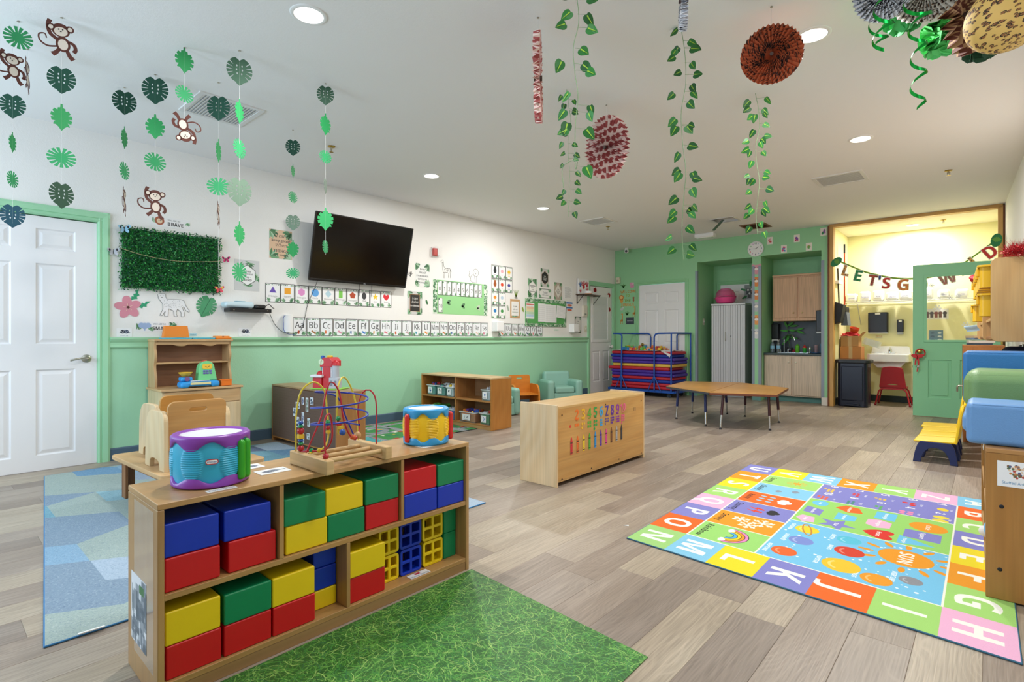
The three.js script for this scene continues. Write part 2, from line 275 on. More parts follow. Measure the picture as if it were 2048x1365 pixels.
{ // back wall with a doorway and two recesses
  const w = struct('wall_back'), z0 = ZB - 0.14, R1 = [-3.876, -2.945, 2.37], R2 = [-2.808, -1.929, 2.378];
  part(w, 'painted_board', merge([box6(XL - 0.12, -5.016, 0, CH, ZB, z0), box6(-5.016, -4.104, 2.04, CH, ZB, z0), box6(-4.104, R1[0], 0, CH, ZB, -10.15), box6(R1[0], R1[1], R1[2], CH, ZB, -10.15), box6(R1[1], R2[0], 0, CH, ZB, -10.15),
    box6(R2[0], R2[1], R2[2], CH, ZB, -10.15), box6(R2[1], -1.82, 0, CH, ZB, -10.15), box6(R1[0], R1[1], 0, R1[2], -10.03, -10.15), box6(R2[0], R2[1], 0, R2[2], -9.955, -10.15)]), M.greenBack);
  const t = struct('trim_4');                                // vinyl corner guards
  for (const x of [R1[0], R1[1], R2[0], R2[1]]) { const s = x === R1[0] || x === R2[0] ? -1 : 1; part(t, 'corner_guard', merge([box6(x, x + s * 0.04, 0.1, 2.22, ZB + 0.003, ZB), box6(x, x - s * 0.003, 0.1, 2.22, ZB + 0.003, ZB - 0.04)]), mat('#8b95a3', 0.4)); }
  const b = struct('baseboard_back'); for (const [x0, x1] of [[XL, -5.1], [-4.02, -3.876], [-2.945, -2.808]]) part(b, 'vinyl_base', box6(x0, x1, 0, 0.1, ZB + 0.01, ZB), mat('#5d8a85', 0.5));
  part(b, 'painted_block', bx(0.12, 0.12, 0.02, 0.003), mat('#ddd8cf', 0.6), [-1.865, 0.06, ZB + 0.01]);
  const d = struct('door_3'); d.position.set(-4.56, 0, ZB - 0.012); panelDoor(d, 0.906, 2.025, [[-0.335, -0.06, 0.2, 0.76], [0.06, 0.335, 0.2, 0.76], [-0.335, -0.06, 0.93, 1.55], [0.06, 0.335, 0.93, 1.55], [-0.335, -0.06, 1.67, 1.88], [0.06, 0.335, 1.67, 1.88]], M.door);
  part(d, 'door_handle', merge([lathe([[0, 0], [0.03, 0], [0.03, 0.008], [0.012, 0.012], [0.012, 0.05], [0, 0.05]], 20).rotateX(PI / 2), tube([[0, 0, 0.045], [0.05, 0, 0.05], [0.11, -0.004, 0.046]], 0.008, 10, 8)]), M.brass, [-0.385, 0.9, 0.018]);
  const f = struct('trim_5'); f.position.set(-4.56, 0, ZB); casing(f, 0.914, 2.035, 0.06, M.greenBack);
  const d2 = struct('door_5'); d2.position.set(-3.35, 0, -10.035); panelDoor(d2, 0.78, 2.0, sixPanels(0.78), M.door);     // white door deep in the first recess
  const f2 = struct('trim_6'); f2.position.set(-3.35, 0, -10.03); casing(f2, 0.79, 2.005, 0.07, M.greenBack);
}
const KX = [-1.8, WX(-9.3)];
{ // washroom alcove: cream walls, bare timber round its opening
  const w = struct('wall_alcove'), xr = 0.13;
  part(w, 'painted_board', merge([box6(-1.82, -1.79, 0, CH - 0.02, ZB - 0.02, -10.5), box6(-1.95, 0.4, 0, CH, -10.5, -10.62), box6(xr, xr + 0.1, 0, CH - 0.02, ZB - 0.06, -10.5)]), M.cream);
  const b = struct('baseboard_alcove'); part(b, 'vinyl_base', merge([box6(-1.79, xr, 0, 0.1, -10.488, -10.5), box6(-1.79, -1.778, 0, 0.1, -9.5, -10.5)]), M.basedark);
  const t = struct('trim_7');
  part(t, 'timber_jamb', bx(0.055, CH - 0.035, 0.13, 0.003), M.pine, [-1.79, (CH - 0.035) / 2, ZB - 0.03]);
  part(t, 'timber_jamb', bx(0.05, CH - 0.035, 0.13, 0.003), M.pine, [0.10, (CH - 0.035) / 2, ZB - 0.03]);
  part(t, 'timber_header', bx(1.95, 0.045, 0.13, 0.003, 'x'), M.pine, [-0.85, CH - 0.0235, ZB - 0.03]);
  part(t, 'timber_edge', bx(0.016, CH - 0.02, 0.10, 0.002), mat('#7a4a30', 0.7), [-1.827, (CH - 0.02) / 2, ZB + 0.006]);
  part(t, 'timber_edge', bx(0.03, CH - 0.02, 0.05, 0.002), mat('#6b3f2a', 0.7), [0.14, (CH - 0.02) / 2, ZB + 0.01]);
}
{ // right wall, a little out of square, and the window wall behind the camera
  const w = struct('wall_right'); const len = 11.0; part(w, 'painted_board', box6(0, 0.12, 0, CH, 0, -len), M.white); w.position.set(WX(1.6), 0, 1.6); w.rotation.y = -TILT;
  const b = struct('baseboard_right'); b.position.copy(w.position); b.rotation.copy(w.rotation); part(b, 'vinyl_base', box6(-0.012, 0, 0, 0.1, 0, -10.8), M.baseblue);
  const r = struct('wall_rear'), xs = [-4.75, -3.05], parts = [box6(XL - 0.1, 0.7, 0, 0.9, 1.6, 1.75), box6(XL - 0.1, 0.7, 2.2, CH, 1.6, 1.75)]; let at = XL - 0.1;
  for (const x of xs) { parts.push(box6(at, x - 0.67, 0.9, 2.2, 1.6, 1.75)); at = x + 0.67; } parts.push(box6(at, 0.7, 0.9, 2.2, 1.6, 1.75)); part(r, 'painted_board', merge(parts), M.white);
  xs.forEach((x, i) => { const n = struct('window_' + (i + 1)); n.position.set(x, 1.55, 1.66);
    part(n, 'window_frame', merge([box6(-0.67, 0.67, 0.61, 0.65, -0.03, 0.03), box6(-0.67, 0.67, -0.65, -0.61, -0.03, 0.03), box6(-0.67, -0.63, -0.61, 0.61, -0.03, 0.03), box6(0.63, 0.67, -0.61, 0.61, -0.03, 0.03), box6(-0.02, 0.02, -0.61, 0.61, -0.025, 0.025)]), M.door);
    for (const s of [-1, 1]) part(n, 'pane', box6(s * 0.325 - 0.303, s * 0.325 + 0.303, -0.61, 0.61, -0.003, 0.003), M.clear); });
}
{ // green half-glazed door, standing open in front of the alcove
  const d = struct('door_4'); d.position.set(-0.33, 0, -8.9); d.rotation.y = 0.09; const w = 0.87, h = 1.985, m = mat('#8acb9c', 0.4), S = rrect(w, h, 0.003, 0, h / 2 + 0.01);
  S.holes.push(new THREE.Path(rrect(0.62, 0.86, 0.002, 0, 1.42).getPoints())); S.holes.push(new THREE.Path(rrect(0.24, 0.5, 0.001, -0.16, 0.5).getPoints())); S.holes.push(new THREE.Path(rrect(0.24, 0.5, 0.001, 0.16, 0.5).getPoints()));
  part(d, 'stiles_and_rails', guv(ext(S, 0.032, 0.003)), m, [0, 0, -0.019]);
  const B = rrect(0.64, 0.88, 0.004, 0, 1.42); B.holes.push(new THREE.Path(rrect(0.585, 0.825, 0.002, 0, 1.42).getPoints())); part(d, 'glazing_bead', guv(ext(B, 0.01, 0.002)), m, [0, 0, 0.014]);
  for (const x of [-0.16, 0.16]) { part(d, 'panel', merge([guv(ext(rrect(0.235, 0.495, 0.002), 0.016)).translate(0, 0, -0.012), guv(ext(rrect(0.16, 0.42, 0.002), 0.006, 0.005)).translate(0, 0, 0.003)]), m, [x, 0.5, 0]); }
  part(d, 'pane', bx(0.6, 0.84, 0.005, 0.001), M.clear, [0, 1.42, 0]);
  part(d, 'door_knob', lathe([[0, 0], [0.032, 0], [0.032, 0.006], [0.012, 0.012], [0.012, 0.04], [0.026, 0.05], [0.03, 0.064], [0.02, 0.078], [0, 0.08]], 24).rotateX(PI / 2), M.brass, [-0.37, 0.86, 0.017]);
  part(d, 'hinge', merge([0.25, 1.0, 1.75].map((y) => bx(0.016, 0.09, 0.02, 0.003).translate(0.437, y, 0.02))), M.brass);
  const fl = mat('#f4f8f8', 0.7);                            // paper snowflakes stuck to the glass
  for (const [x, y, r] of [[-0.24, 1.72, 0.03], [-0.18, 1.42, 0.05], [-0.05, 1.56, 0.035], [0.03, 1.58, 0.03], [0.1, 1.2, 0.045], [-0.13, 1.6, 0.02]]) {
    const g = []; for (let k = 0; k < 3; k++) { g.push(box6(-r, r, -0.003, 0.003, 0, 0.001).rotateZ(k * PI / 3)); for (const s of [-1, 1]) g.push(box6(-r * 0.25, r * 0.25, -0.0025, 0.0025, 0, 0.001).rotateZ(PI / 2).translate(s * r * 0.65, 0, 0).rotateZ(k * PI / 3)); }
    part(d, 'snowflake', merge(g), fl, [x, y, 0.004]);
  }
}
// ---------------------------------------------------------------- ceiling fittings
const glow = new THREE.MeshStandardMaterial({ color: '#ffffff', emissive: '#fffaf2', emissiveIntensity: 3.0 });
function downlight(x, z, label, y = CH, k = 1) {
  const t = thing('ceiling_light', label, 'ceiling light', [x, y, z], 0, 'round recessed ceiling lights');
  part(t, 'trim_ring', lathe([[0.074, -0.001], [0.074, -0.006], [0.09, -0.005], [0.094, -0.0005], [0.094, 0]], 40), M.plasticW);
  part(t, 'diffuser', cyl(0.075, 0.075, 0.004, 40).translate(0, -0.0025, 0), glow);
  const l = new THREE.RectAreaLight(new THREE.Color().setRGB(1, 0.985, 0.962), LAMP * k, 0.13, 0.13); l.position.set(x, y - 0.012, z); l.rotation.x = -PI / 2; l.castShadow = true; l.name = 'lamp_light'; scene.add(l);
}
downlight(-2.68, -1.39, 'large-looking round ceiling light above the hanging monkeys and leaves');
downlight(-0.745, -3.373, 'round ceiling light glowing beside the tiger-stripe paper fan');
downlight(-4.398, -3.646, 'round ceiling light in front of the television, nearer of the two');
downlight(-0.829, -5.419, 'round ceiling light between the tiger fan and the right air vent', CH, 2.1);
downlight(-4.41, -5.551, 'round ceiling light near the small square vent, farther from the television', CH, 1.35);
downlight(-0.868, -10.0, 'round ceiling light in the cream washroom alcove', CH - 0.02, 1.5);
downlight(-0.75, -1.33, 'round ceiling light overhead, above the top of the picture', CH, 0.7);
function vent(name, label, x, z, w, d, slats, m, mBack, k = 0.62, a = 0.5, ry = 0) {
  const t = thing(name, label, 'air vent', [x, CH, z], ry);
  const S = rrect(w, d, 0.004); S.holes.push(new THREE.Path(rrect(w - 0.06, d - 0.06, 0.002).getPoints()));
  part(t, 'frame', ext(S, 0.006, 0.002).rotateX(PI / 2).translate(0, -0.001, 0), m); part(t, 'backing', bx(w - 0.06, 0.002, d - 0.06, 0.0005), mBack, [0, -0.0012, 0]);
  for (let i = 0; i < slats; i++) part(t, 'slat', bx(w - 0.06, 0.002, (d - 0.06) / slats * k, 0.0006), m, [0, -0.005, -(d - 0.06) / 2 + (i + 0.5) * (d - 0.06) / slats], [a, 0, 0]);
}
const ventM = mat('#d6d6d4', 0.5), ventDk = mat('#aeb0b2', 0.8);
vent('ceiling_vent', 'large white return air grille behind the hanging leaves', -4.29, -1.54, 0.46, 0.44, 18, mat('#e2e2e1', 0.5), ventDk, 0.72, 0.3);
vent('ceiling_vent', 'white rectangular air vent in the ceiling on the right', -1.2, -6.64, 0.46, 0.44, 10, mat('#e2e1df', 0.6), mat('#d2d1ce', 0.8), 0.9, 0.12);
vent('ceiling_vent', 'flat white square vent in the ceiling near the left wall', -4.3, -6.72, 0.4, 0.4, 9, mat('#e6e5e3', 0.6), mat('#d6d5d2', 0.8), 0.9, 0.1);
vent('ceiling_vent', 'rusty brown ceiling vent above the wall clock', -2.68, -8.6, 0.36, 0.4, 7, mat('#7b5a3c', 0.7), mat('#4a3423', 0.9));
vent('ceiling_vent', 'slim cream vent in the alcove ceiling', -0.42, -9.75, 0.3, 0.14, 5, mat('#d8d0b0', 0.6), mat('#a89f80', 0.8));
{ const t = thing('broken_diffuser', 'black flap hanging open from a dark hole in the ceiling', 'vent', [-2.86, CH - 0.0015, -7.85]); { const S = rrect(0.33, 0.33, 0.006); S.holes.push(new THREE.Path(rrect(0.29, 0.29, 0.004).getPoints())); part(t, 'frame', ext(S, 0.006, 0.001).rotateX(PI / 2), mat('#dddcda', 0.6)); } part(t, 'flap', bx(0.2, 0.003, 0.22, 0.001), M.black, [-0.1, -0.07, 0.02], [0.15, 0.2, 0.75]);
  const e = thing('emergency_light', 'white box light on the ceiling near the back wall', 'light', [-3.5, CH, -8.7]); part(e, 'housing', soft(0.32, 0.06, 0.14, 0.012), M.plasticW, [0, -0.03, 0]); part(e, 'lens', bx(0.26, 0.012, 0.1, 0.003), mat('#f7f7f5', 0.25), [0, -0.063, 0]); }
for (const [x, z, l, y] of [[-4.382, -2.487, 'brass fire sprinkler head beside the leaf string over the television'], [-4.383, -7.122, 'fire sprinkler head just below the flat square vent'], [-0.316, -7.043, 'fire sprinkler head in the ceiling at far right'], [-0.5, -9.85, 'fire sprinkler head in the alcove ceiling', CH - 0.02]]) {
  const t = thing('sprinkler', l, 'sprinkler', [x, y ?? CH, z], 0, 'sprinklers'); part(t, 'escutcheon', lathe([[0, 0], [0.034, -0.001], [0.03, -0.008], [0.014, -0.012], [0, -0.012]], 20), M.brass); part(t, 'body', merge([cyl(0.008, 0.008, 0.03, 10).translate(0, -0.022, 0), rod([-0.012, -0.02, 0], [-0.006, -0.05, 0], 0.003), rod([0.012, -0.02, 0], [0.006, -0.05, 0], 0.003)]), M.nickel); part(t, 'deflector', cyl(0.018, 0.018, 0.002, 14), M.brass, [0, -0.052, 0]);
}
{ const t = thing('security_camera', 'small white dome camera in the far ceiling corner', 'camera', [-5.19, CH, -9.1]); part(t, 'mount', cyl(0.03, 0.034, 0.03, 20), M.plasticW, [0, -0.015, 0]); part(t, 'ball', new THREE.SphereGeometry(0.042, 20, 14), M.plasticW, [0, -0.06, 0]); part(t, 'lens', cyl(0.022, 0.024, 0.02, 20).rotateX(PI / 2), M.black, [0.012, -0.066, 0.034], [0.2, 0.4, 0]); }
// ================================================================ furniture
// open shelf unit; local frame: length along x, front towards +z, base at y 0
function shelfUnit(t, L, D, H, o) {
  const th = o.th ?? 0.018, m = o.m, e = o.edge ?? m, kick = o.kick ?? 0.055;
  for (const s of [-1, 1]) part(t, 'side_panel', bx(th, H - (o.lip ? 0 : th), D, 0.003), o.side ?? m, [s * (L / 2 - th / 2), (H - (o.lip ? 0 : th)) / 2, 0]);
  part(t, 'top', o.roundTop ? guv(ext(rrect(L, D, 0.03), th - 0.004, 0.002).rotateX(-PI / 2), 'x') : bx(o.lip ? L - 2 * th : L, th, D, 0.003, 'x'), o.topM ?? m, [0, o.roundTop ? H - th + 0.002 : H - th / 2 - (o.lip ? 0.012 : 0), 0]);
  part(t, 'bottom_shelf', bx(L - 2 * th, th, D - 0.006, 0.002, 'x'), m, [0, kick - th / 2, 0]);
  part(t, 'back_panel', bx(L - 2 * th, H - kick - th, 0.006, 0.001, o.backAxis ?? 'x'), o.back ?? m, [0, (H + kick - th) / 2 - 0.004, -D / 2 + 0.004]);
  if (kick > 0.02) part(t, 'kick_board', bx(L - 2 * th, kick - th, 0.016, 0.002, 'x'), e, [0, (kick - th) / 2, D / 2 - 0.012]);
  for (const y of o.shelves ?? []) part(t, 'shelf', bx(L - 2 * th, th, D - 0.012, 0.002, 'x'), m, [0, y - th / 2, 0.003]);
  for (const [x, y0, y1] of o.dividers ?? []) part(t, 'divider', bx(th - 0.003, y1 - y0, D - 0.012, 0.002), m, [x, (y0 + y1) / 2, 0.003]);
}
const screws = (t, list, n = 'screw') => { for (const p of list) part(t, n, lathe([[0, 0.002], [0.004, 0.0015], [0.006, 0]], 10).rotateX(PI / 2), M.steelDark, p); };
// ---- block shelf in the foreground (front faces +x)
{
  const t = thing('block_shelf', 'low wooden shelf full of coloured blocks in the foreground', 'shelf', [-1.91, 0, -1.0665], PI / 2);
  shelfUnit(t, 1.213, 0.31, 0.574, { m: wood('#c59a63', 0.4), side: wood('#c79f6c', 0.35), edge: wood('#b08a5c', 0.5), topM: wood('#cda470', 0.3), shelves: [0.31], dividers: [[-0.249, 0.31, 0.556], [0.243, 0.31, 0.556], [0.0, 0.055, 0.292]] });
  const tape = part(t, 'tape_film', bx(0.0006, 0.47, 0.2, 0.0002), mat('#ffffff', 0.12, { transmission: 0.95, thickness: 0 }), [-0.6072, 0.31, 0.02]); tape.userData.label = 'shiny clear tape film';
  const ph = print(0.16, 0.21, (g, W, H) => { fill(g, W, H, '#e9eef4'); g.fillStyle = '#51606e'; for (let i = 0; i < 60; i++) { g.globalAlpha = 0.5; g.fillRect(rr(0, W), rr(0, H), rr(4, 26), rr(8, 50)); } g.globalAlpha = 1; g.fillStyle = '#3d7a45'; g.fillRect(W * 0.55, H * 0.1, W * 0.3, H * 0.12); });
  part(t, 'photo_sheet', sheet(0.16, 0.21, ph, 0.001), ph.mat, [-0.6075, 0.21, -0.03], [0, -PI / 2, 0]);
  const rows = [ // z0, z1, y0, y1, colour, label, front x
    [0.480, 0.628, 0.410, 0.508, 'Blue', 'blue block on top at the far left of the upper shelf'], [0.481, 0.630, 0.311, 0.409, 'Red', 'red block under the leftmost blue block on the upper shelf'],
    [0.642, 0.788, 0.410, 0.506, 'Blue', 'blue block on top beside the first shelf divider'], [0.654, 0.803, 0.311, 0.409, 'Red', 'red block under the second blue block, pushed against the divider'],
    [0.829, 0.980, 0.408, 0.500, 'Green', 'green block on top, first in the middle upper compartment'], [0.836, 0.988, 0.311, 0.407, 'Yellow', 'yellow block under the first green block of the middle compartment'],
    [0.983, 1.136, 0.407, 0.503, 'Yellow', 'yellow block on top in the middle of the upper shelf'], [0.991, 1.143, 0.311, 0.406, 'Green', 'green block under the middle yellow block'],
    [1.144, 1.297, 0.407, 0.503, 'Green', 'green block on top at the right of the middle compartment'], [1.147, 1.299, 0.311, 0.406, 'Red', 'red block under the right green block of the middle compartment'],
    [1.322, 1.496, 0.406, 0.502, 'Red', 'red block on top in the right upper compartment'], [1.500, 1.652, 0.404, 0.498, 'Green', 'green block on top at the far right of the upper shelf'],
    [1.324, 1.496, 0.311, 0.405, 'Blue', 'blue block under the red block of the right compartment'], [1.500, 1.652, 0.311, 0.403, 'Blue', 'blue block at the far right under a green block'],
    [0.483, 0.632, 0.154, 0.252, 'Yellow', 'yellow block on top at the far left of the lower shelf'], [0.485, 0.634, 0.0555, 0.153, 'Red', 'red block at the bottom left corner of the shelf'],
    [0.642, 0.788, 0.152, 0.247, 'Green', 'green block on top of a red block on the lower shelf'], [0.642, 0.788, 0.0555, 0.151, 'Red', 'red block under the green block on the lower shelf'],
    [0.791, 0.940, 0.151, 0.246, 'Yellow', 'yellow block beside the blue stack on the lower shelf'], [0.793, 0.941, 0.0555, 0.150, 'Red', 'red block under the yellow one left of the blue stack'],
    [1.078, 1.233, 0.150, 0.247, 'Yellow', 'yellow block just right of the lower divider'], [1.079, 1.235, 0.0555, 0.149, 'Red', 'red block just right of the lower divider'],
    [0.964, 1.054, 0.0555, 0.124, 'Yellow', 'narrow yellow block set back under the blue ones', -1.82], [0.964, 1.054, 0.125, 0.205, 'Blue', 'lower of two narrow blue blocks set back on the lower shelf', -1.82], [0.964, 1.054, 0.206, 0.268, 'Blue', 'upper of two narrow blue blocks set back on the lower shelf', -1.82],
    [1.578, 1.650, 0.0555, 0.168, 'Green', 'bottom green block in the lower right corner of the shelf', -1.815], [1.578, 1.650, 0.169, 0.276, 'Green', 'upper green block in the lower right corner of the shelf', -1.815],
  ];
  for (const [a, b, y0, y1, c, l, x] of rows) { const d = x ? 0.19 : 0.25, f = (x ?? -1.765) - rr(0, 0.006); solo('toy_block', l, 'toy block', soft(d, y1 - y0, b - a, 0.005, 2), M['b' + c], [f - d / 2, (y0 + y1) / 2, -(a + b) / 2], null, 'big plastic blocks'); }
  const lat = (a, b, y0, y1, c, l) => {
    const W = b - a - 0.005, H = y1 - y0 - 0.005, t = thing('lattice_block', l, 'toy block', [-1.815, (y0 + y1) / 2, -(a + b) / 2], PI / 2, 'open window blocks'), S = rrect(W, H, 0.012), R = rrect(W, H, 0.012), q = W / 2 - 0.0115, k = H / 2 - 0.0115;
    R.holes.push(new THREE.Path(rrect(W - 0.014, H - 0.014, 0.006).getPoints()));
    for (const sx of [-1, 1]) for (const sy of [-1, 1]) S.holes.push(new THREE.Path(rrect(q, k, 0.004, sx * (q / 2 + 0.004), sy * (k / 2 + 0.004)).getPoints()));
    part(t, 'shell', guv(ext(R, 0.09, 0.001)), M['b' + c], [0, 0, -0.1]); part(t, 'grid', guv(ext(S, 0.006, 0.002)), M['b' + c], [0, 0, -0.008]); part(t, 'grid', guv(ext(S, 0.006, 0.002)), M['b' + c], [0, 0, -0.106]);
  };
  lat(1.236, 1.333, 0.166, 0.274, 'Yellow', 'upper yellow lattice block next to a solid yellow block'); lat(1.24, 1.333, 0.0555, 0.163, 'Yellow', 'lower yellow lattice block next to a solid red block');
  lat(1.338, 1.45, 0.166, 0.273, 'Blue', 'upper blue lattice block'); lat(1.34, 1.45, 0.0555, 0.163, 'Blue', 'lower blue lattice block');
  lat(1.456, 1.57, 0.166, 0.273, 'Yellow', 'upper yellow lattice block beside the green corner blocks'); lat(1.459, 1.57, 0.0555, 0.163, 'Yellow', 'lower yellow lattice block beside the green corner blocks');
  const lab = (name, l, w, h, p, x, y, z, rz) => solo(name, l, 'paper label', sheet(w, h, p, 0.0008), p.mat, [x, y, z], [-PI / 2, 0, rz]);
  const feather = print(0.11, 0.07, (g, W, H) => { fill(g, W, H, '#f3f3f1'); g.fillStyle = '#5d6675'; g.beginPath(); g.ellipse(W * 0.42, H * 0.5, W * 0.28, H * 0.22, -0.15, 0, 2 * PI); g.fill(); g.fillRect(W * 0.55, H * 0.42, W * 0.38, H * 0.1); g.fillStyle = '#aab'; for (let i = 0; i < 40; i++) g.fillRect(W * rr(0.2, 0.65), H * rr(0.35, 0.65), 2, 2); });
  lab('paper_label', 'paper label with a pinecone-like drawing on the shelf top', 0.105, 0.072, feather, -1.895, 0.5748, -0.848, PI / 2 - 0.03);
  lab('paper_label', 'small paper label on the shelf top behind the purple drum', 0.05, 0.07, feather, -2.015, 0.5748, -0.835, PI / 2);
  const fam = print(0.085, 0.03, (g, W, H) => { fill(g, W, H, '#ecebe6'); T(g, 'Percussion', W / 2, H / 2, H * 0.5, '#556'); });
  lab('paper_label', 'narrow paper label under the front edge of the purple drum', 0.085, 0.03, fam, -1.785, 0.5748, -0.64, PI / 2);
  lab('paper_label', 'paper label under the yellow drum on the shelf top', 0.1, 0.06, fam, -1.83, 0.5748, -1.50, PI / 2);
  const wb = print(0.1, 0.035, (g, W, H) => { fill(g, W, H, '#e8e6e6'); g.fillStyle = '#b02030'; g.fillRect(W * 0.35, 2, W * 0.25, H * 0.35); T(g, 'Plastic Blocks', W / 2, H * 0.7, H * 0.42, '#345'); });
  lab('paper_label', 'small label reading plastic blocks at the foot of the lattice blocks', 0.1, 0.035, wb, -1.783, 0.0562, -1.41, PI / 2);
}
// ---- drums
function drum(x, z, R, H, body, rim, label, o) {
  const t = thing('toy_drum', label, 'toy drum', [x, 0.574 + 0.0015, z], o.turn ?? 0), N = 160, K = 40, P = [], I = [];
  const rad = (a, f) => { const bul = 0.006 * Math.sin(f * PI), n = o.ovals, w = ((a / (2 * PI) * n) % 1 + 1) % 1 - 0.5, e = (w / 0.3) ** 2 + ((f - 0.5) / 0.4) ** 2; return R + bul + (e < 1 ? 0.005 * Math.min(1, (1 - e) * 5) + 0.0014 * Math.sin(f * H / 0.0075 * 2 * PI) * Math.min(1, (1 - e) * 4) : 0); };
  for (let j = 0; j <= K * 3; j++) for (let i = 0; i <= N; i++) { const a = i / N * 2 * PI, f = j / (K * 3), r = rad(a, f); P.push(r * Math.sin(a), 0.006 + f * (H - 0.014), r * Math.cos(a)); }
  for (let j = 0; j < K * 3; j++) for (let i = 0; i < N; i++) { const a = j * (N + 1) + i, b = a + N + 1; I.push(a, a + 1, b + 1, a, b + 1, b); }
  const g = new THREE.BufferGeometry(); g.setAttribute('position', new THREE.Float32BufferAttribute(P, 3)); g.setAttribute('uv', new THREE.Float32BufferAttribute(new Float32Array(P.length / 3 * 2), 2)); g.setIndex(I); g.computeVertexNormals(); part(t, 'body', g, body);
  const wave = (top) => {                                    // scalloped rim
    const Q = [], J = []; for (let i = 0; i <= N; i++) { const a = i / N * 2 * PI, c = 0.5 - 0.5 * Math.cos(a * o.ovals * 1), e = top ? H - 0.018 - 0.028 * c : 0.016 + 0.02 * c, y0 = top ? H - 0.001 : 0, r = R + 0.0085, k = top ? 0.002 : 0.001; for (const [rr2, y] of [[R - 0.002, e], [r + 0.001, e], [r + k, y0 + (top ? -0.006 : 0.006)], [r - 0.004, y0], [R - 0.01, y0], [R - 0.014, y0 + (top ? -0.006 : 0.004)]]) Q.push(rr2 * Math.sin(a), y, rr2 * Math.cos(a)); }
    for (let i = 0; i < N; i++) for (let k = 0; k < 5; k++) { const a = i * 6 + k, b = a + 6; top ? J.push(a, b, b + 1, a, b + 1, a + 1) : J.push(a, b + 1, b, a, a + 1, b + 1); }
    const q = new THREE.BufferGeometry(); q.setAttribute('position', new THREE.Float32BufferAttribute(Q, 3)); q.setAttribute('uv', new THREE.Float32BufferAttribute(new Float32Array(Q.length / 3 * 2), 2)); q.setIndex(J); q.computeVertexNormals(); return q;
  };
  part(t, 'top_rim', wave(true), rim); part(t, 'bottom_rim', wave(false), rim); part(t, 'drumhead', cyl(R - 0.012, R - 0.012, 0.004, 48), mat('#eeedf2', 0.35), [0, H - 0.008, 0]);
  for (const [a, dr] of o.sticks) part(t, 'drumstick', new THREE.CapsuleGeometry(0.0125, H * 0.64, 6, 14), o.stick, [(R + 0.012 + dr) * Math.sin(a), H * 0.47, (R + 0.012 + dr) * Math.cos(a)]);
  return t;
}
{ // angles from the z axis towards x; the camera lies near 70 degrees
  const t = drum(-1.915, -0.655, 0.105, 0.163, mat('#35b3d8', 0.35), mat('#8d3fb0', 0.3), 'turquoise toy drum with purple rims and green sticks', { ovals: 6, sticks: [[1.85, 0], [2.08, 0]], stick: mat('#2fa51c', 0.35), turn: 0.2 });
  const lg = print(0.04, 0.018, (g, W, H) => { fill(g, W, H, '#b5202c'); g.fillStyle = '#fff'; g.beginPath(); g.roundRect(W * 0.07, H * 0.15, W * 0.86, H * 0.7, H * 0.35); g.fill(); T(g, 'little tikes', W / 2, H * 0.52, H * 0.46, '#223a8a', 'sans-serif', { bold: true, max: W * 0.76 }); }, 2400);
  const gl = planar(ext(rrect(0.036, 0.016, 0.0078), 0.003), lg, 0.036, 0.016); part(t, 'maker_badge', gl, lg.mat, [0.114 * Math.sin(1.06), 0.085, 0.114 * Math.cos(1.06)], [0, 1.06, 0]);
  drum(-1.895, -1.54, 0.092, 0.158, mat('#f2c318', 0.35), mat('#2f97d0', 0.3), 'yellow toy drum with blue rims and red sticks', { ovals: 7, sticks: [[0.15, 0], [2.55, 0.004]], stick: mat('#d02a24', 0.35), turn: -0.15 });
}
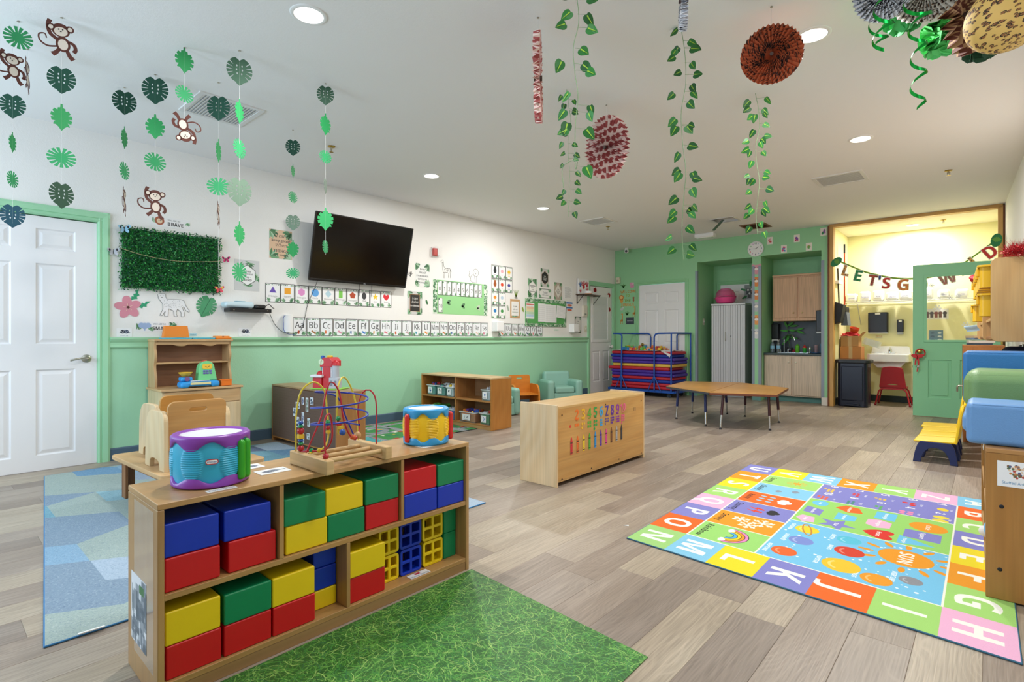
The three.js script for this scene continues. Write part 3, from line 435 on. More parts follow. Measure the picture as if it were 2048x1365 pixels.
{ // ---- bead maze
  const t = thing('bead_maze', 'wooden bead maze with looping coloured wires on the block shelf', 'toy', [-1.85, 0.5745, -1.09]), W = wood('#e2c08d', 0.45);
  part(t, 'base_block', bx(0.27, 0.05, 0.03, 0.004, 'x'), W, [0.03, 0.025, 0.137]); part(t, 'base_block', bx(0.27, 0.05, 0.03, 0.004, 'x'), W, [-0.02, 0.025, -0.137]);
  for (const x of [-0.07, 0.005, 0.08]) part(t, 'dowel', cyl(0.009, 0.009, 0.25, 14).rotateX(PI / 2), W, [x, 0.03, 0]);
  const wm = { y: mat('#d8c23a', 0.35), r: mat('#b3202c', 0.35), b: mat('#1c2f9c', 0.35) }, wire = (pts, c) => part(t, 'wire', tube(pts, 0.0033, 60, 8), wm[c]);
  wire([[-0.085, 0.05, 0.137], [-0.085, 0.19, 0.135], [-0.08, 0.275, 0.115], [-0.07, 0.303, 0.075], [-0.06, 0.275, 0.04], [-0.05, 0.19, 0.03], [-0.04, 0.1, 0.03], [-0.03, 0.06, 0.05], [0, 0.05, 0.13]], 'y');
  wire([[-0.02, 0.1, 0.0], [-0.03, 0.2, 0], [-0.04, 0.28, -0.01], [-0.07, 0.315, -0.05], [-0.1, 0.275, -0.1], [-0.1, 0.18, -0.13], [-0.1, 0.05, -0.137]], 'y');
  wire([[0.12, 0.05, 0.13], [0.11, 0.14, 0.13], [0.1, 0.19, 0.12], [0.09, 0.2, 0.1], [0.08, 0.17, 0.085], [0.07, 0.1, 0.08], [0.04, 0.062, 0.09], [-0.02, 0.055, 0.125], [-0.045, 0.05, 0.137]], 'r');
  wire([[-0.02, 0.05, 0.13], [-0.02, 0.18, 0.07], [-0.02, 0.27, 0.05], [-0.02, 0.305, 0.03], [-0.01, 0.27, 0.005], [0, 0.16, -0.01], [0, 0.09, -0.04], [-0.02, 0.075, -0.08], [-0.05, 0.1, -0.11], [-0.05, 0.19, -0.105], [-0.04, 0.25, -0.12], [-0.02, 0.262, -0.135], [0, 0.235, -0.15], [0.03, 0.05, -0.137]], 'r');
  const hx = []; for (let i = 0; i <= 44; i++) { const a = i / 44 * 2.3 * 2 * PI + 2.6; hx.push([0.105 * Math.cos(a) - 0.01, 0.262 - i / 44 * 0.14, 0.105 * Math.sin(a)]); } hx.unshift([-0.1, 0.05, -0.125], [-0.1, 0.15, -0.08], [-0.1, 0.235, -0.04]);
  part(t, 'wire', tube(hx, 0.0033, 200, 8), wm.b);
  const bm = { r: mat('#b51f2b', 0.25), g: mat('#1f8a4f', 0.25), b: mat('#1b4fa0', 0.25), y: mat('#e0b92a', 0.3), n: mat('#c79a63', 0.35), o: mat('#cf5b2a', 0.3) };
  const bead = (c, p, r, s = 1) => part(t, 'bead', s ? new THREE.SphereGeometry(r, 20, 14).scale(1, s, 1) : bx(r * 2, r * 1.7, r * 2, 0.003), bm[c], p);
  [['r', 0.062, 0.012], ['g', 0.079, 0.0095, 0.7], ['b', 0.091, 0.0095, 0.7], ['y', 0.106, 0.0105, 0], ['r', 0.126, 0.013], ['g', 0.143, 0.0095, 0.75], ['b', 0.156, 0.0095, 0.8]].forEach(([c, y, r, s]) => bead(c, [-0.085 + 0.03, y, 0.137 - 0.004], r, s));
  bead('r', [0.12, 0.058, 0.13], 0.011); bead('g', [-0.046, 0.145, 0.03], 0.0105); bead('r', [-0.043, 0.126, 0.03], 0.0085); bead('y', [-0.038, 0.111, 0.032], 0.0075, 0);
  bead('g', [-0.021, 0.16, 0], 0.0095); bead('r', [-0.02, 0.142, 0.0], 0.0095, 0); bead('y', [-0.01, 0.127, -0.003], 0.0085, 0); bead('b', [0.01, 0.111, 0.0], 0.012);
  bead('o', [0.0, 0.085, -0.05], 0.0115, 0.9); bead('r', [-0.012, 0.078, -0.066], 0.0095); bead('n', [-0.03, 0.083, -0.09], 0.014); bead('g', [-0.01, 0.056, 0.115], 0.009); bead('y', [0.02, 0.06, 0.1], 0.0085);
}
{ // ---- low table with two chairs standing on it
  const t = thing('low_table', 'low maple toddler table carrying two wooden chairs', 'table', [-3.83, 0.0075, -1.17], 0.06);
  part(t, 'tabletop', guv(ext(rrect(0.86, 0.58, 0.035), 0.018, 0.004).rotateX(-PI / 2), 'x'), M.maple, [0, 0.256, 0]);
  for (const sx of [-1, 1]) for (const sz of [-1, 1]) part(t, 'leg', merge([bx(0.07, 0.254, 0.018, 0.004), bx(0.018, 0.254, 0.07, 0.004).translate(sx * 0.026, 0, -sz * 0.026)]), M.brown, [sx * 0.36, 0.127, sz * 0.235]);
  part(t, 'apron', merge([bx(0.7, 0.05, 0.016, 0.002, 'x').translate(0, 0, 0.22), bx(0.7, 0.05, 0.016, 0.002, 'x').translate(0, 0, -0.22)]), M.brown, [0, 0.227, 0]);
}
function cubeChair(name, label, pos, ry, m, o = {}) {         // seat faces +z
  const t = thing(name, label, 'chair', pos, ry, o.group), w = o.w ?? 0.36, d = o.d ?? 0.31, hb = o.hb ?? 0.385, hs = o.hs ?? 0.33;
  const S = new THREE.Shape(); S.moveTo(-d / 2, 0); S.lineTo(-d / 2 + 0.07, 0); S.lineTo(-d / 2 + 0.075, 0.03); S.quadraticCurveTo(-d / 2 + 0.08, 0.06, 0, 0.06); S.quadraticCurveTo(d / 2 - 0.08, 0.06, d / 2 - 0.075, 0.03); S.lineTo(d / 2 - 0.07, 0); S.lineTo(d / 2, 0);
  S.lineTo(d / 2 - 0.01, hs * 0.6); S.quadraticCurveTo(d / 2 - 0.02, hs, d / 2 - 0.12, hs); S.lineTo(-d / 2 + 0.06, hs); S.quadraticCurveTo(-d / 2 + 0.01, hs, -d / 2 + 0.005, hs - 0.05); S.closePath();
  for (const s of [-1, 1]) part(t, 'side_panel', guv(ext(S, 0.018, 0.004).rotateY(-PI / 2).translate(0.009, 0, 0)), o.side ?? m, [s * (w / 2 - 0.013), 0.0, 0]);
  const B = rrect(w - 0.052, hb - 0.1, 0.035, 0, 0), slot = rrect(0.1, 0.028, 0.0138, 0, hb / 2 - 0.1); B.holes.push(new THREE.Path(slot.getPoints()));
  part(t, 'backrest', guv(ext(B, 0.014, 0.003), 'x'), m, [0, 0.1 + (hb - 0.1) / 2, -d / 2 + 0.012], [-0.06, 0, 0]);
  part(t, 'seat', bx(w - 0.05, 0.016, d - 0.03, 0.004, 'x'), m, [0, o.seat ?? 0.17, 0.008]); return t;
}
cubeChair('cube_chair', 'nearer of two maple toddler chairs standing on the low table', [-3.62, 0.29, -1.11], -PI / 2 + 0.04, wood('#d2a063', 0.4), { side: M.maplePale, group: 'wooden chairs on the low table' });
cubeChair('cube_chair', 'farther of two maple toddler chairs standing on the low table', [-4.02, 0.29, -1.175], -PI / 2 + 0.06, wood('#cf994f', 0.4), { side: M.maplePale, group: 'wooden chairs on the low table' });
{ // ---- play hutch against the wall
  const t = thing('play_hutch', 'wooden play hutch with scalloped top against the green wall', 'cabinet', [XL + 0.018, 0.0075, -1.69], PI / 2), m = M.maple, W = 0.62;
  part(t, 'cabinet_body', bx(W + 0.01, 0.58, 0.4, 0.003), M.maplePale, [0.0, 0.29, 0.2]); part(t, 'worktop', bx(W + 0.035, 0.02, 0.43, 0.005, 'x'), m, [0, 0.59, 0.21]);
  part(t, 'drawer_front', bx(W - 0.02, 0.11, 0.014, 0.003, 'x'), m, [0, 0.518, 0.405]);
  for (const s of [-1, 1]) { const d = part(t, 'door', bx(W / 2 - 0.015, 0.42, 0.014, 0.003), M.maplePale, [s * W / 4, 0.245, 0.405]); part(d, 'knob', new THREE.SphereGeometry(0.012, 12, 8), m, [-s * 0.1, 0.15, 0.015]); }
  const S = new THREE.Shape(); S.moveTo(0, 0.6); S.lineTo(0.19, 0.6); S.quadraticCurveTo(0.205, 0.68, 0.17, 0.74); S.quadraticCurveTo(0.15, 0.79, 0.175, 0.83); S.quadraticCurveTo(0.2, 0.88, 0.17, 0.93); S.quadraticCurveTo(0.16, 0.97, 0.19, 1.005); S.lineTo(0, 1.005); S.closePath();
  for (const s of [-1, 1]) part(t, 'side_panel', guv(ext(S, 0.016, 0.002).rotateY(-PI / 2)), m, [s * (W / 2 - 0.008) + 0.008, 0, 0]);
  part(t, 'back_panel', bx(W - 0.03, 0.4, 0.008, 0.001, 'x'), wood('#9c7257', 0.5), [0, 0.8, 0.006]); part(t, 'shelf', bx(W - 0.03, 0.016, 0.15, 0.003, 'x'), m, [0, 0.81, 0.085]);
  part(t, 'top', bx(W + 0.02, 0.018, 0.21, 0.004, 'x'), m, [0, 1.013, 0.105]);
  const A = new THREE.Shape(); A.moveTo(-W / 2 + 0.016, 0); A.lineTo(W / 2 - 0.016, 0); A.lineTo(W / 2 - 0.016, -0.03); for (let i = 5; i > 0; i--) { const x = -W / 2 + 0.016 + (W - 0.032) * (i - 0.5) / 5; A.quadraticCurveTo(x + 0.03, -0.058 + 0.03 * (i % 2), x - 0.058, -0.03); } A.closePath();
  part(t, 'scalloped_valance', guv(ext(A, 0.012, 0.002), 'x'), m, [0, 1.004, 0.168]);
  const r = thing('toy_cash_register', 'green and blue toy cash register on the play hutch', 'toy', [-5.19, 0.6085, -1.69], PI / 2), bl = mat('#2f9ae0', 0.35), gr = mat('#74d08a', 0.35), pu = mat('#6a4bb8', 0.35), ye = mat('#f0c43c', 0.35);
  part(r, 'base', soft(0.29, 0.045, 0.13, 0.02), bl, [-0.02, 0.033, 0]); for (const x of [-0.14, 0.1]) part(r, 'foot', soft(0.07, 0.05, 0.12, 0.02), bl, [x, 0.026, 0.01]); part(r, 'conveyor', bx(0.15, 0.006, 0.1, 0.002), mat('#dfe6ea', 0.4), [-0.02, 0.057, 0.012]); part(r, 'price_strip', bx(0.16, 0.02, 0.004, 0.001), mat('#e8dca0', 0.5), [-0.02, 0.036, 0.066]);
  const body = new THREE.Shape(); body.moveTo(-0.07, 0); body.lineTo(0.07, 0); body.lineTo(0.055, 0.1); body.quadraticCurveTo(0.05, 0.155, 0, 0.158); body.quadraticCurveTo(-0.05, 0.155, -0.055, 0.1); body.closePath();
  const hd = part(r, 'till_body', guv(ext(body, 0.07, 0.008)), gr, [0.045, 0.055, -0.045], [-0.12, 0, 0]); part(hd, 'screen', ext(rrect(0.075, 0.04, 0.012), 0.004, 0.002), ye, [0, 0.115, 0.078]); part(hd, 'screen_smile', tube([[-0.016, 0.004, 0], [0, -0.006, 0], [0.016, 0.004, 0]], 0.0018, 8, 6), M.black, [0, 0.113, 0.085]);
  for (let i = 0; i < 3; i++) for (let j = 0; j < 2; j++) part(hd, 'key', soft(0.02, 0.014, 0.008, 0.003, 2), pu, [(i - 1) * 0.025, 0.075 - j * 0.019, 0.08]); part(hd, 'red_arch', new THREE.TorusGeometry(0.034, 0.006, 8, 20, PI).translate(0, 0.135, 0.03), mat('#d8453c', 0.4));
  part(r, 'scale_column', soft(0.09, 0.035, 0.08, 0.012), bl, [-0.12, 0.075, 0]); part(r, 'scale_dial', cyl(0.02, 0.02, 0.006, 20).rotateX(PI / 2), mat('#7f5a8a', 0.4), [-0.12, 0.078, 0.042]); part(r, 'scale_pan', lathe([[0, 0], [0.03, 0], [0.055, 0.028], [0.058, 0.034], [0.052, 0.03], [0.028, 0.006], [0, 0.005]], 6).rotateY(PI / 6), ye, [-0.12, 0.1, 0]);
  const o = thing('orange_basket', 'small orange toy basket beside the cash register', 'toy', [-5.17, 0.6085, -1.885], PI / 2); part(o, 'tub', guv(ext((() => { const s = rrect(0.09, 0.07, 0.01); s.holes.push(new THREE.Path(rrect(0.082, 0.062, 0.008).getPoints())); return s; })(), 0.05, 0.001).rotateX(-PI / 2)), mat('#ee7a1e', 0.4), [0, 0.004, 0]); part(o, 'bottom', bx(0.085, 0.004, 0.065, 0.001), mat('#ee7a1e', 0.4), [0, 0.004, 0]); part(o, 'rim', guv(ext((() => { const s = rrect(0.096, 0.076, 0.012); s.holes.push(new THREE.Path(rrect(0.084, 0.064, 0.008).getPoints())); return s; })(), 0.005, 0.001).rotateX(-PI / 2)), mat('#ee7a1e', 0.4), [0, 0.05, 0]);
  const or = mat('#f08a2c', 0.4), cy = mat('#52b9d6', 0.4), HT = 1.03;
  const pl = thing('tray_stack', 'blue tray with an upright orange folded piece on the play hutch', 'toy tray', [XL + 0.115, HT, -1.565], PI / 2); part(pl, 'tray', soft(0.22, 0.012, 0.15, 0.006), cy, [0, 0.006, 0]); part(pl, 'orange_stand', guv(ext(shapeOf([[-0.1, 0], [-0.085, 0.1], [-0.055, 0.1], [-0.05, 0.1], [-0.02, 0.093], [0.0, 0.1], [0.085, 0.1], [0.1, 0], [0.02, 0.004], [-0.03, 0]]), 0.05, 0.004)), or, [0, 0.014, -0.03]);
  solo('blue_tray', 'flat blue lid lying on the play hutch top', 'toy tray', soft(0.19, 0.012, 0.14, 0.006), cy, [XL + 0.115, HT + 0.006, -1.775], [0, PI / 2, 0]); const ot = thing('orange_tray', 'orange divided tray lying on the play hutch top', 'toy tray', [XL + 0.115, HT, -1.945], PI / 2); part(ot, 'tray', soft(0.14, 0.02, 0.13, 0.008), or, [0, 0.01, 0]); for (const s of [-1, 1]) part(ot, 'mould', soft(0.05, 0.01, 0.1, 0.005), mat('#f2a04a', 0.4), [s * 0.033, 0.024, 0]);
}
{ // ---- shelf turned round: its pegboard back faces the camera
  const t = thing('pegboard_shelf', 'shelf unit turned so its brown pegboard back shows, with photo cards', 'shelf', [-4.825, 0, -2.575], PI);
  shelfUnit(t, 1.25, 0.29, 0.57, { m: M.honey, back: mat('#6b5448', 0.6), side: wood('#bd8a52', 0.45), topM: wood('#b79a78', 0.45), shelves: [0.31], dividers: [[0, 0.055, 0.556]] });
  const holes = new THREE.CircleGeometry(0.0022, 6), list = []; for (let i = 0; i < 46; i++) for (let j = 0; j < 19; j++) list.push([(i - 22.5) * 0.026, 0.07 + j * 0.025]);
  const im = new THREE.InstancedMesh(holes, mat('#2c201a', 0.9), list.length), mm = new THREE.Matrix4(); list.forEach(([x, y], i) => { mm.makeRotationY(PI).setPosition(x, y, -0.1448); im.setMatrixAt(i, mm); }); im.name = 'peg_hole_shade_discs'; im.userData.kind = 'stuff'; t.add(im);  // flat dark discs: the shade inside the peg holes is put in as colour
  const spots = [[0.36, 0.46, 0.06, 0.07], [0.27, 0.42, 0.05, 0.13], [0.19, 0.45, 0.045, 0.07], [0.09, 0.40, 0.08, 0.06], [0.3, 0.26, 0.05, 0.08], [0.19, 0.28, 0.05, 0.13], [0.09, 0.24, 0.06, 0.1], [0.29, 0.13, 0.05, 0.06], [0.17, 0.1, 0.09, 0.09], [0.03, 0.33, 0.06, 0.08]];
  spots.forEach(([x, y, w, h], i) => { const p = print(w, h, (g, W, H) => { fill(g, W, H, '#dfe6ea'); g.fillStyle = ['#4a5568', '#7c8a78', '#5b5b88'][i % 3]; for (let k = 0; k < 7; k++) { g.beginPath(); g.ellipse(rr(0.2, 0.8) * W, rr(0.2, 0.85) * H, rr(0.08, 0.2) * W, rr(0.08, 0.2) * H, 0, 0, 7); g.fill(); } }); const b = part(t, 'photo_card', sheet(w, h, p, 0.001), p.mat, [x * -1 + 0.16, y, -0.146], [0, PI, 0]); part(b, 'card_mount', bx(w + 0.014, h + 0.014, 0.0008, 0.0002), mat('#6a3f2c', 0.7), [0, 0, -0.0009]); });
}
{ // ---- toy barn on the pegboard shelf
  const t = thing('toy_barn', 'red and white toy farm with grey silo on the pegboard shelf', 'toy', [-4.52, 0.571, -2.55], 0.5), rd = mat('#c8202b', 0.4), wh = mat('#e4e2e6', 0.4), gy = mat('#b9bcc2', 0.4);
  part(t, 'base', soft(0.3, 0.012, 0.17, 0.006), mat('#8fce4e', 0.5), [0, 0.006, 0]); part(t, 'barn_wall', bx(0.1, 0.2, 0.12, 0.004), wh, [0.0, 0.112, -0.01]); part(t, 'barn_front', bx(0.075, 0.19, 0.01, 0.003), rd, [0.0, 0.107, 0.054]);
  part(t, 'roof', guv(ext(shapeOf([[-0.06, 0], [-0.06, 0.045], [-0.03, 0.075], [0.03, 0.075], [0.06, 0.045], [0.06, 0]]), 0.14, 0.004)), rd, [0.0, 0.21, -0.08]); part(t, 'yellow_vane', soft(0.05, 0.02, 0.03, 0.008), mat('#f0c535', 0.4), [0, 0.298, 0]);
  part(t, 'silo', cyl(0.032, 0.032, 0.13, 24), gy, [0.085, 0.155, 0.045]); part(t, 'silo_dome', lathe([[0.036, 0], [0.036, 0.008], [0.03, 0.03], [0.015, 0.045], [0, 0.05]], 24), rd, [0.085, 0.218, 0.045]); part(t, 'silo_house', bx(0.09, 0.1, 0.07, 0.004), gy, [0.085, 0.06, 0.05]); for (const x of [-0.02, 0.02]) part(t, 'house_window', bx(0.022, 0.045, 0.004, 0.001), mat('#7a828c', 0.5), [0.085 + x, 0.06, 0.086]);
  part(t, 'stall', bx(0.09, 0.1, 0.08, 0.004), rd, [-0.085, 0.06, 0.035]); part(t, 'stall_roof', soft(0.12, 0.024, 0.12, 0.008), wh, [-0.085, 0.122, 0.035]); part(t, 'stall_dome', new THREE.SphereGeometry(0.036, 20, 10, 0, 2 * PI, 0, PI / 2), rd, [-0.075, 0.134, 0.03]); part(t, 'clock_sign', cyl(0.026, 0.026, 0.008, 24).rotateX(PI / 2), mat('#d7e6c0', 0.4), [-0.05, 0.25, 0.06]); part(t, 'windmill_post', bx(0.02, 0.11, 0.02, 0.004), mat('#2a56b0', 0.4), [-0.085, 0.225, -0.02]); part(t, 'windmill_cap', soft(0.034, 0.03, 0.03, 0.01), mat('#2a56b0', 0.4), [-0.085, 0.29, -0.02]);
}
// ---- bin shelf by the wall
function toyBits(n, cols, w, d, y, k = 1) { const out = []; for (let i = 0; i < n; i++) { const s = rr(0.016, 0.03) * k, g = i % 3 ? bx(s * rr(0.8, 1.8), s, s, 0.003) : new THREE.SphereGeometry(s * 0.6, 8, 6); out.push([g, cols[i % cols.length], [rr(-w / 2, w / 2), y + rr(-0.012, 0.02), rr(-d / 2, d / 2)], [rr(0, 3), rr(0, 3), rr(0, 3)]]); } return out; }
function tub(label, x, y, z, w, h, d, cols, heap, tag = 1, k = 1) {
  const t = thing('toy_bin', label, 'bin', [x, y, z], 0, 'clear plastic toy bins'), cl = mat('#f2f8f8', 0.06, { transmission: 0.95, thickness: 0 });
  const ring = (W, D, r, i) => { const s = rrect(W, D, r); s.holes.push(new THREE.Path(rrect(W - i, D - i, r * 0.8).getPoints())); return s; };
  part(t, 'tub', merge([guv(ext(ring(w, d, 0.02, 0.005), h).rotateX(-PI / 2)), bx(w - 0.006, 0.003, d - 0.006, 0.001).translate(0, 0.002, 0)]), cl); part(t, 'rim', guv(ext(ring(w + 0.018, d + 0.018, 0.024, 0.024), 0.006, 0.002).rotateX(-PI / 2)), mat('#e8efef', 0.3, { transmission: 0.4, thickness: 0 }), [0, h - 0.004, 0]);
  part(t, 'toy_filling', bx(w - 0.02, h * 0.8, d - 0.02, 0.01), mat(cols[0], 0.6), [0, h * 0.43, 0]);
  const bits = {}; for (const [g, c, p, r] of toyBits(heap, cols, w * 0.78, d * 0.7, h * 0.98, k * 1.15)) { g.rotateX(r[0]); g.rotateY(r[1]); g.translate(...p); (bits[c] ??= []).push(g); }
  for (const c in bits) { const b = part(t, 'small_toys', merge(bits[c]), mat(c, 0.45)); b.userData.kind = 'stuff'; }
  if (tag) { const p = print(w * 0.5, h * 0.62, (g, W, H) => { fill(g, W, H, '#f4f4f6'); g.fillStyle = ['#3a3f4c', '#2d5fa8', '#5a6a4a'][tag % 3]; for (let i = 0; i < 5; i++) g.fillRect(rr(0.2, 0.6) * W, rr(0.15, 0.6) * H, rr(0.08, 0.25) * W, rr(0.06, 0.2) * H); g.fillStyle = '#777'; g.fillRect(W * 0.2, H * 0.85, W * 0.6, H * 0.05); }); part(t, 'picture_label', sheet(w * 0.5, h * 0.62, p, 0.0008), p.mat, [-w * 0.05, h * 0.5, d / 2 + 0.004]); }
}
{
  const t = thing('bin_shelf', 'low wooden shelf of clear toy bins against the green wall', 'shelf', [-4.75, 0, -4.45]);
  shelfUnit(t, 1.235, 0.335, 0.588, { m: wood('#c08a52', 0.45), side: wood('#c98a42', 0.4), topM: wood('#d8ba8e', 0.4), edge: wood('#cda772', 0.45), back: wood('#b48b64', 0.5), shelves: [0.327], dividers: [[0.015, 0.055, 0.57]], roundTop: false });
  part(t, 'white_backing', bx(0.3, 0.49, 0.003, 0.001), mat('#e6e4e6', 0.6), [0.44, 0.312, -0.157]); screws(t, []);
  const z = -4.4, C = { r: '#b52a30', b: '#2855b8', y: '#e2bf2e', g: '#2f8d4d', w: '#e2e4ea', p: '#5f3f96', t: '#4fb0a8', o: '#d4742b', n: '#7a5a40' };
  tub('clear bin of blocks with a red cloth on the top shelf, leftmost', -5.2, 0.328, z, 0.15, 0.12, 0.2, [C.t, C.r, C.b, C.n], 16, 1); tub('clear bin of pale toys, middle of the three on the top shelf', -5.02, 0.328, z, 0.15, 0.12, 0.2, [C.t, C.w, C.p, C.n], 18, 2); tub('clear bin heaped with white toys next to the shelf divider', -4.85, 0.328, z, 0.13, 0.115, 0.2, [C.w, C.w, C.b, C.y], 22, 3, 1.3);
  tub('clear bin with a single card alone in the top right compartment', -4.245, 0.328, z, 0.14, 0.12, 0.2, [C.w, C.g], 4, 4);
  tub('bin of green toy lettuce and corn on the bottom shelf', -5.12, 0.056, z, 0.26, 0.12, 0.22, [C.g, '#57a83f', C.y], 44, 0, 1.5); tub('clear bin of blue and red toys left of the divider, bottom shelf', -4.835, 0.056, z, 0.13, 0.12, 0.2, [C.b, C.r, C.w, C.y], 22, 5, 1.3);
  tub('wide clear bin of mixed coloured toys on the bottom shelf', -4.54, 0.056, z, 0.26, 0.115, 0.21, [C.o, C.b, C.y, C.r, C.p], 40, 6); tub('small clear bin of yellow and red toys, bottom right', -4.262, 0.056, z, 0.15, 0.125, 0.2, [C.g, C.y, C.r, C.w], 14, 7);
}
{ // ---- number shelf, seen from its back
  const t = thing('number_shelf', 'birch shelf in mid-room with number and crayon stickers on its back', 'shelf', [-2.405, 0, -3.6], -PI / 2);
  shelfUnit(t, 1.26, 0.335, 0.573, { m: wood('#dcb377', 0.42), back: wood('#d6a766', 0.45), side: wood('#ecd3ad', 0.45), topM: wood('#e3bd80', 0.35), shelves: [0.3], lip: true, kick: 0.05 });
  const bz = -0.1675 - 0.0005, cols = ['#d8402f', '#e8742a', '#e8b62c', '#58a83a', '#2f9a4a', '#2f9fd8', '#4a3a9a', '#5b2f9a', '#8a2f9a', '#e0608a'], crs = ['#d8283a', '#e8702a', '#ecc92a', '#4fae3a', '#2f8fd0', '#6a3fa8', '#dd4a92', '#7a4a2a', '#a9aab0', '#3a3a40'];
  // back panel spans local x +-0.61 (local +x = towards the far end); flip so that reading runs away from the camera
  const at = (zw) => -(zw + 3.6);
  for (let i = 0; i < 10; i++) {
    const zc = -3.13 - i * 0.0815, w = 0.062;
    if (i > 0) { const tk = part(t, 'number_sticker', glyphs(String(i + 1), i > 8 ? 0.058 : 0.072), mat(cols[i], 0.5), [zc + 3.6, 0.487 - 0.002 * i + (i > 8 ? 0.006 : 0), bz], [0, PI, 0]); part(tk, 'number_word', glyphs(['', 'Two', 'Three', 'Four', 'Five', 'Six', 'Seven', 'Eight', 'Nine', 'Ten'][i], 0.012), mat(cols[i], 0.5), [0, -0.04, 0]); }
    const g2 = []; const n = i + 1, s = n > 5 ? 0.0072 : 0.0105, pc = n > 6 ? 3 : n > 1 ? 2 : 1; for (let k = 0; k < n; k++) g2.push((i % 2 ? new THREE.BoxGeometry(s * 2, s * 2, 0.0008) : cyl(s * 1.1, s * 1.1, 0.0008, i % 4 ? 4 : 14).rotateX(PI / 2)).translate((k % pc - (pc - 1) / 2) * s * 2.7, -Math.floor(k / pc) * s * 2.7 + 0.02, 0));
    part(t, 'counting_sticker', merge(g2), mat(cols[i], 0.5), [zc + 3.6, 0.388, bz], [0, PI, 0]);
    const cz = -3.144 - i * 0.0775, p = print(0.026, 0.122, (g, W, H) => { fill(g, W, H, crs[i]); g.fillStyle = '#222'; g.fillRect(0, H * 0.27, W, H * 0.02); g.fillRect(0, H * 0.31, W, H * 0.045); g.fillRect(0, H * 0.88, W, H * 0.045); g.strokeStyle = '#222'; g.lineWidth = 1; g.strokeRect(W * 0.25, H * 0.45, W * 0.5, H * 0.34); }, 900);
    const C = shapeOf([[-0.013, -0.061], [0.013, -0.061], [0.013, 0.03], [0.0055, 0.054], [0.004, 0.061], [-0.004, 0.061], [-0.0055, 0.054], [-0.013, 0.03]]); part(t, 'crayon_sticker', planar(ext(C, 0.0006), p, 0.026, 0.122), p.mat, [cz + 3.6, 0.266 + 0.0009 * i, bz], [0, PI, 0]);
  }
  part(t, 'peeled_patch', bx(0.035, 0.028, 0.0006, 0.0002), mat('#a8814f', 0.8), [-4.06 + 3.6, 0.44, bz], [0, PI, 0]); part(t, 'peeled_patch', bx(0.03, 0.03, 0.0006, 0.0002), mat('#b58d5a', 0.8), [-3.77 + 3.6, 0.41, bz]);
  screws(t, [[0.57, 0.05], [0.57, 0.5], [-0.57, 0.05], [-0.57, 0.5], [0.2, 0.06], [-0.2, 0.06], [0, 0.52]].map(([x, y]) => [x, y, bz - 0.001]));
}
// ---- armchairs and the orange chair
function armchair(label, pos, ry, s = 1) {
  const t = thing('toddler_armchair', label, 'armchair', pos, ry, 'soft teal armchairs'), m = mat('#86b2a3', 0.42, { bumpMap: grainy, bumpScale: 0.0006 });
  part(t, 'base', soft(0.5 * s, 0.16, 0.4 * s, 0.02), m, [0, 0.085, 0]); part(t, 'seat', soft(0.3 * s, 0.11, 0.36 * s, 0.035), m, [0, 0.21, 0.03]); part(t, 'backrest', soft(0.42 * s, 0.36, 0.12 * s, 0.05), m, [0, 0.31, -0.16 * s], [-0.1, 0, 0]);
  for (const k of [-1, 1]) part(t, 'arm', soft(0.11 * s, 0.36, 0.42 * s, 0.045), m, [k * 0.215 * s, 0.185, 0.02]); for (const k of [-1, 1]) for (const q of [-1, 1]) part(t, 'foot', cyl(0.018, 0.015, 0.02, 12), M.blackMatte, [k * 0.2 * s, 0.01, q * 0.15 * s]);
}
armchair('teal vinyl toddler armchair in the corner by the glazed door', [-5.17, 0, -6.95], PI / 2 - 0.55, 1.1); armchair('teal armchair mostly hidden behind the bin shelf', [-4.93, 0, -5.2], PI / 2 - 0.1, 0.95);
cubeChair('orange_chair', 'orange wooden toddler chair with rounded arms by the teal armchair', [-5.18, 0, -6.05], PI / 2 - 0.45, M.orangeWood, { w: 0.4, d: 0.34, hb: 0.47, hs: 0.34, seat: 0.2 });
// ================================================================ far end of the room
function trapTable(label, pts, feet, topM, bandM, legM) {
  const t = thing('trapezoid_table', label, 'table', [0, 0, 0], 0, 'trapezoid activity tables'), S = shapeOf(pts.map(([x, z]) => [x, -z])), H = 0.425;
  part(t, 'tabletop', guv(ext(S, 0.004, 0.001, 4).rotateX(-PI / 2), 'z'), topM, [0, H - 0.0055, 0]); part(t, 'edge_band', ext(S, 0.02, 0.002, 4).rotateX(-PI / 2), bandM, [0, H - 0.0285, 0]);
  const cx = feet.reduce((a, f) => a + f[0], 0) / 4, cz = feet.reduce((a, f) => a + f[1], 0) / 4;
  for (const [x, z] of feet) {
    const dx = (cx - x) * 0.08, dz = (cz - z) * 0.08, L = part(t, 'leg', merge([rod([x + dx, H - 0.03, z + dz], [x + dx * 0.35, 0.16, z + dz * 0.35], 0.0155, 12), rod([x + dx * 0.95, H - 0.08, z + dz * 0.95], [x + dx * 3, H - 0.03, z + dz * 3], 0.005, 6)]), legM);
    part(L, 'extension', rod([x + dx * 0.4, 0.18, z + dz * 0.4], [x, 0.02, z], 0.0115, 12), M.chrome); part(L, 'glide', lathe([[0, 0], [0.016, 0], [0.016, 0.006], [0.01, 0.012], [0.008, 0.025], [0, 0.025]], 14), M.steelDark, [x, 0, z]);
  }
}
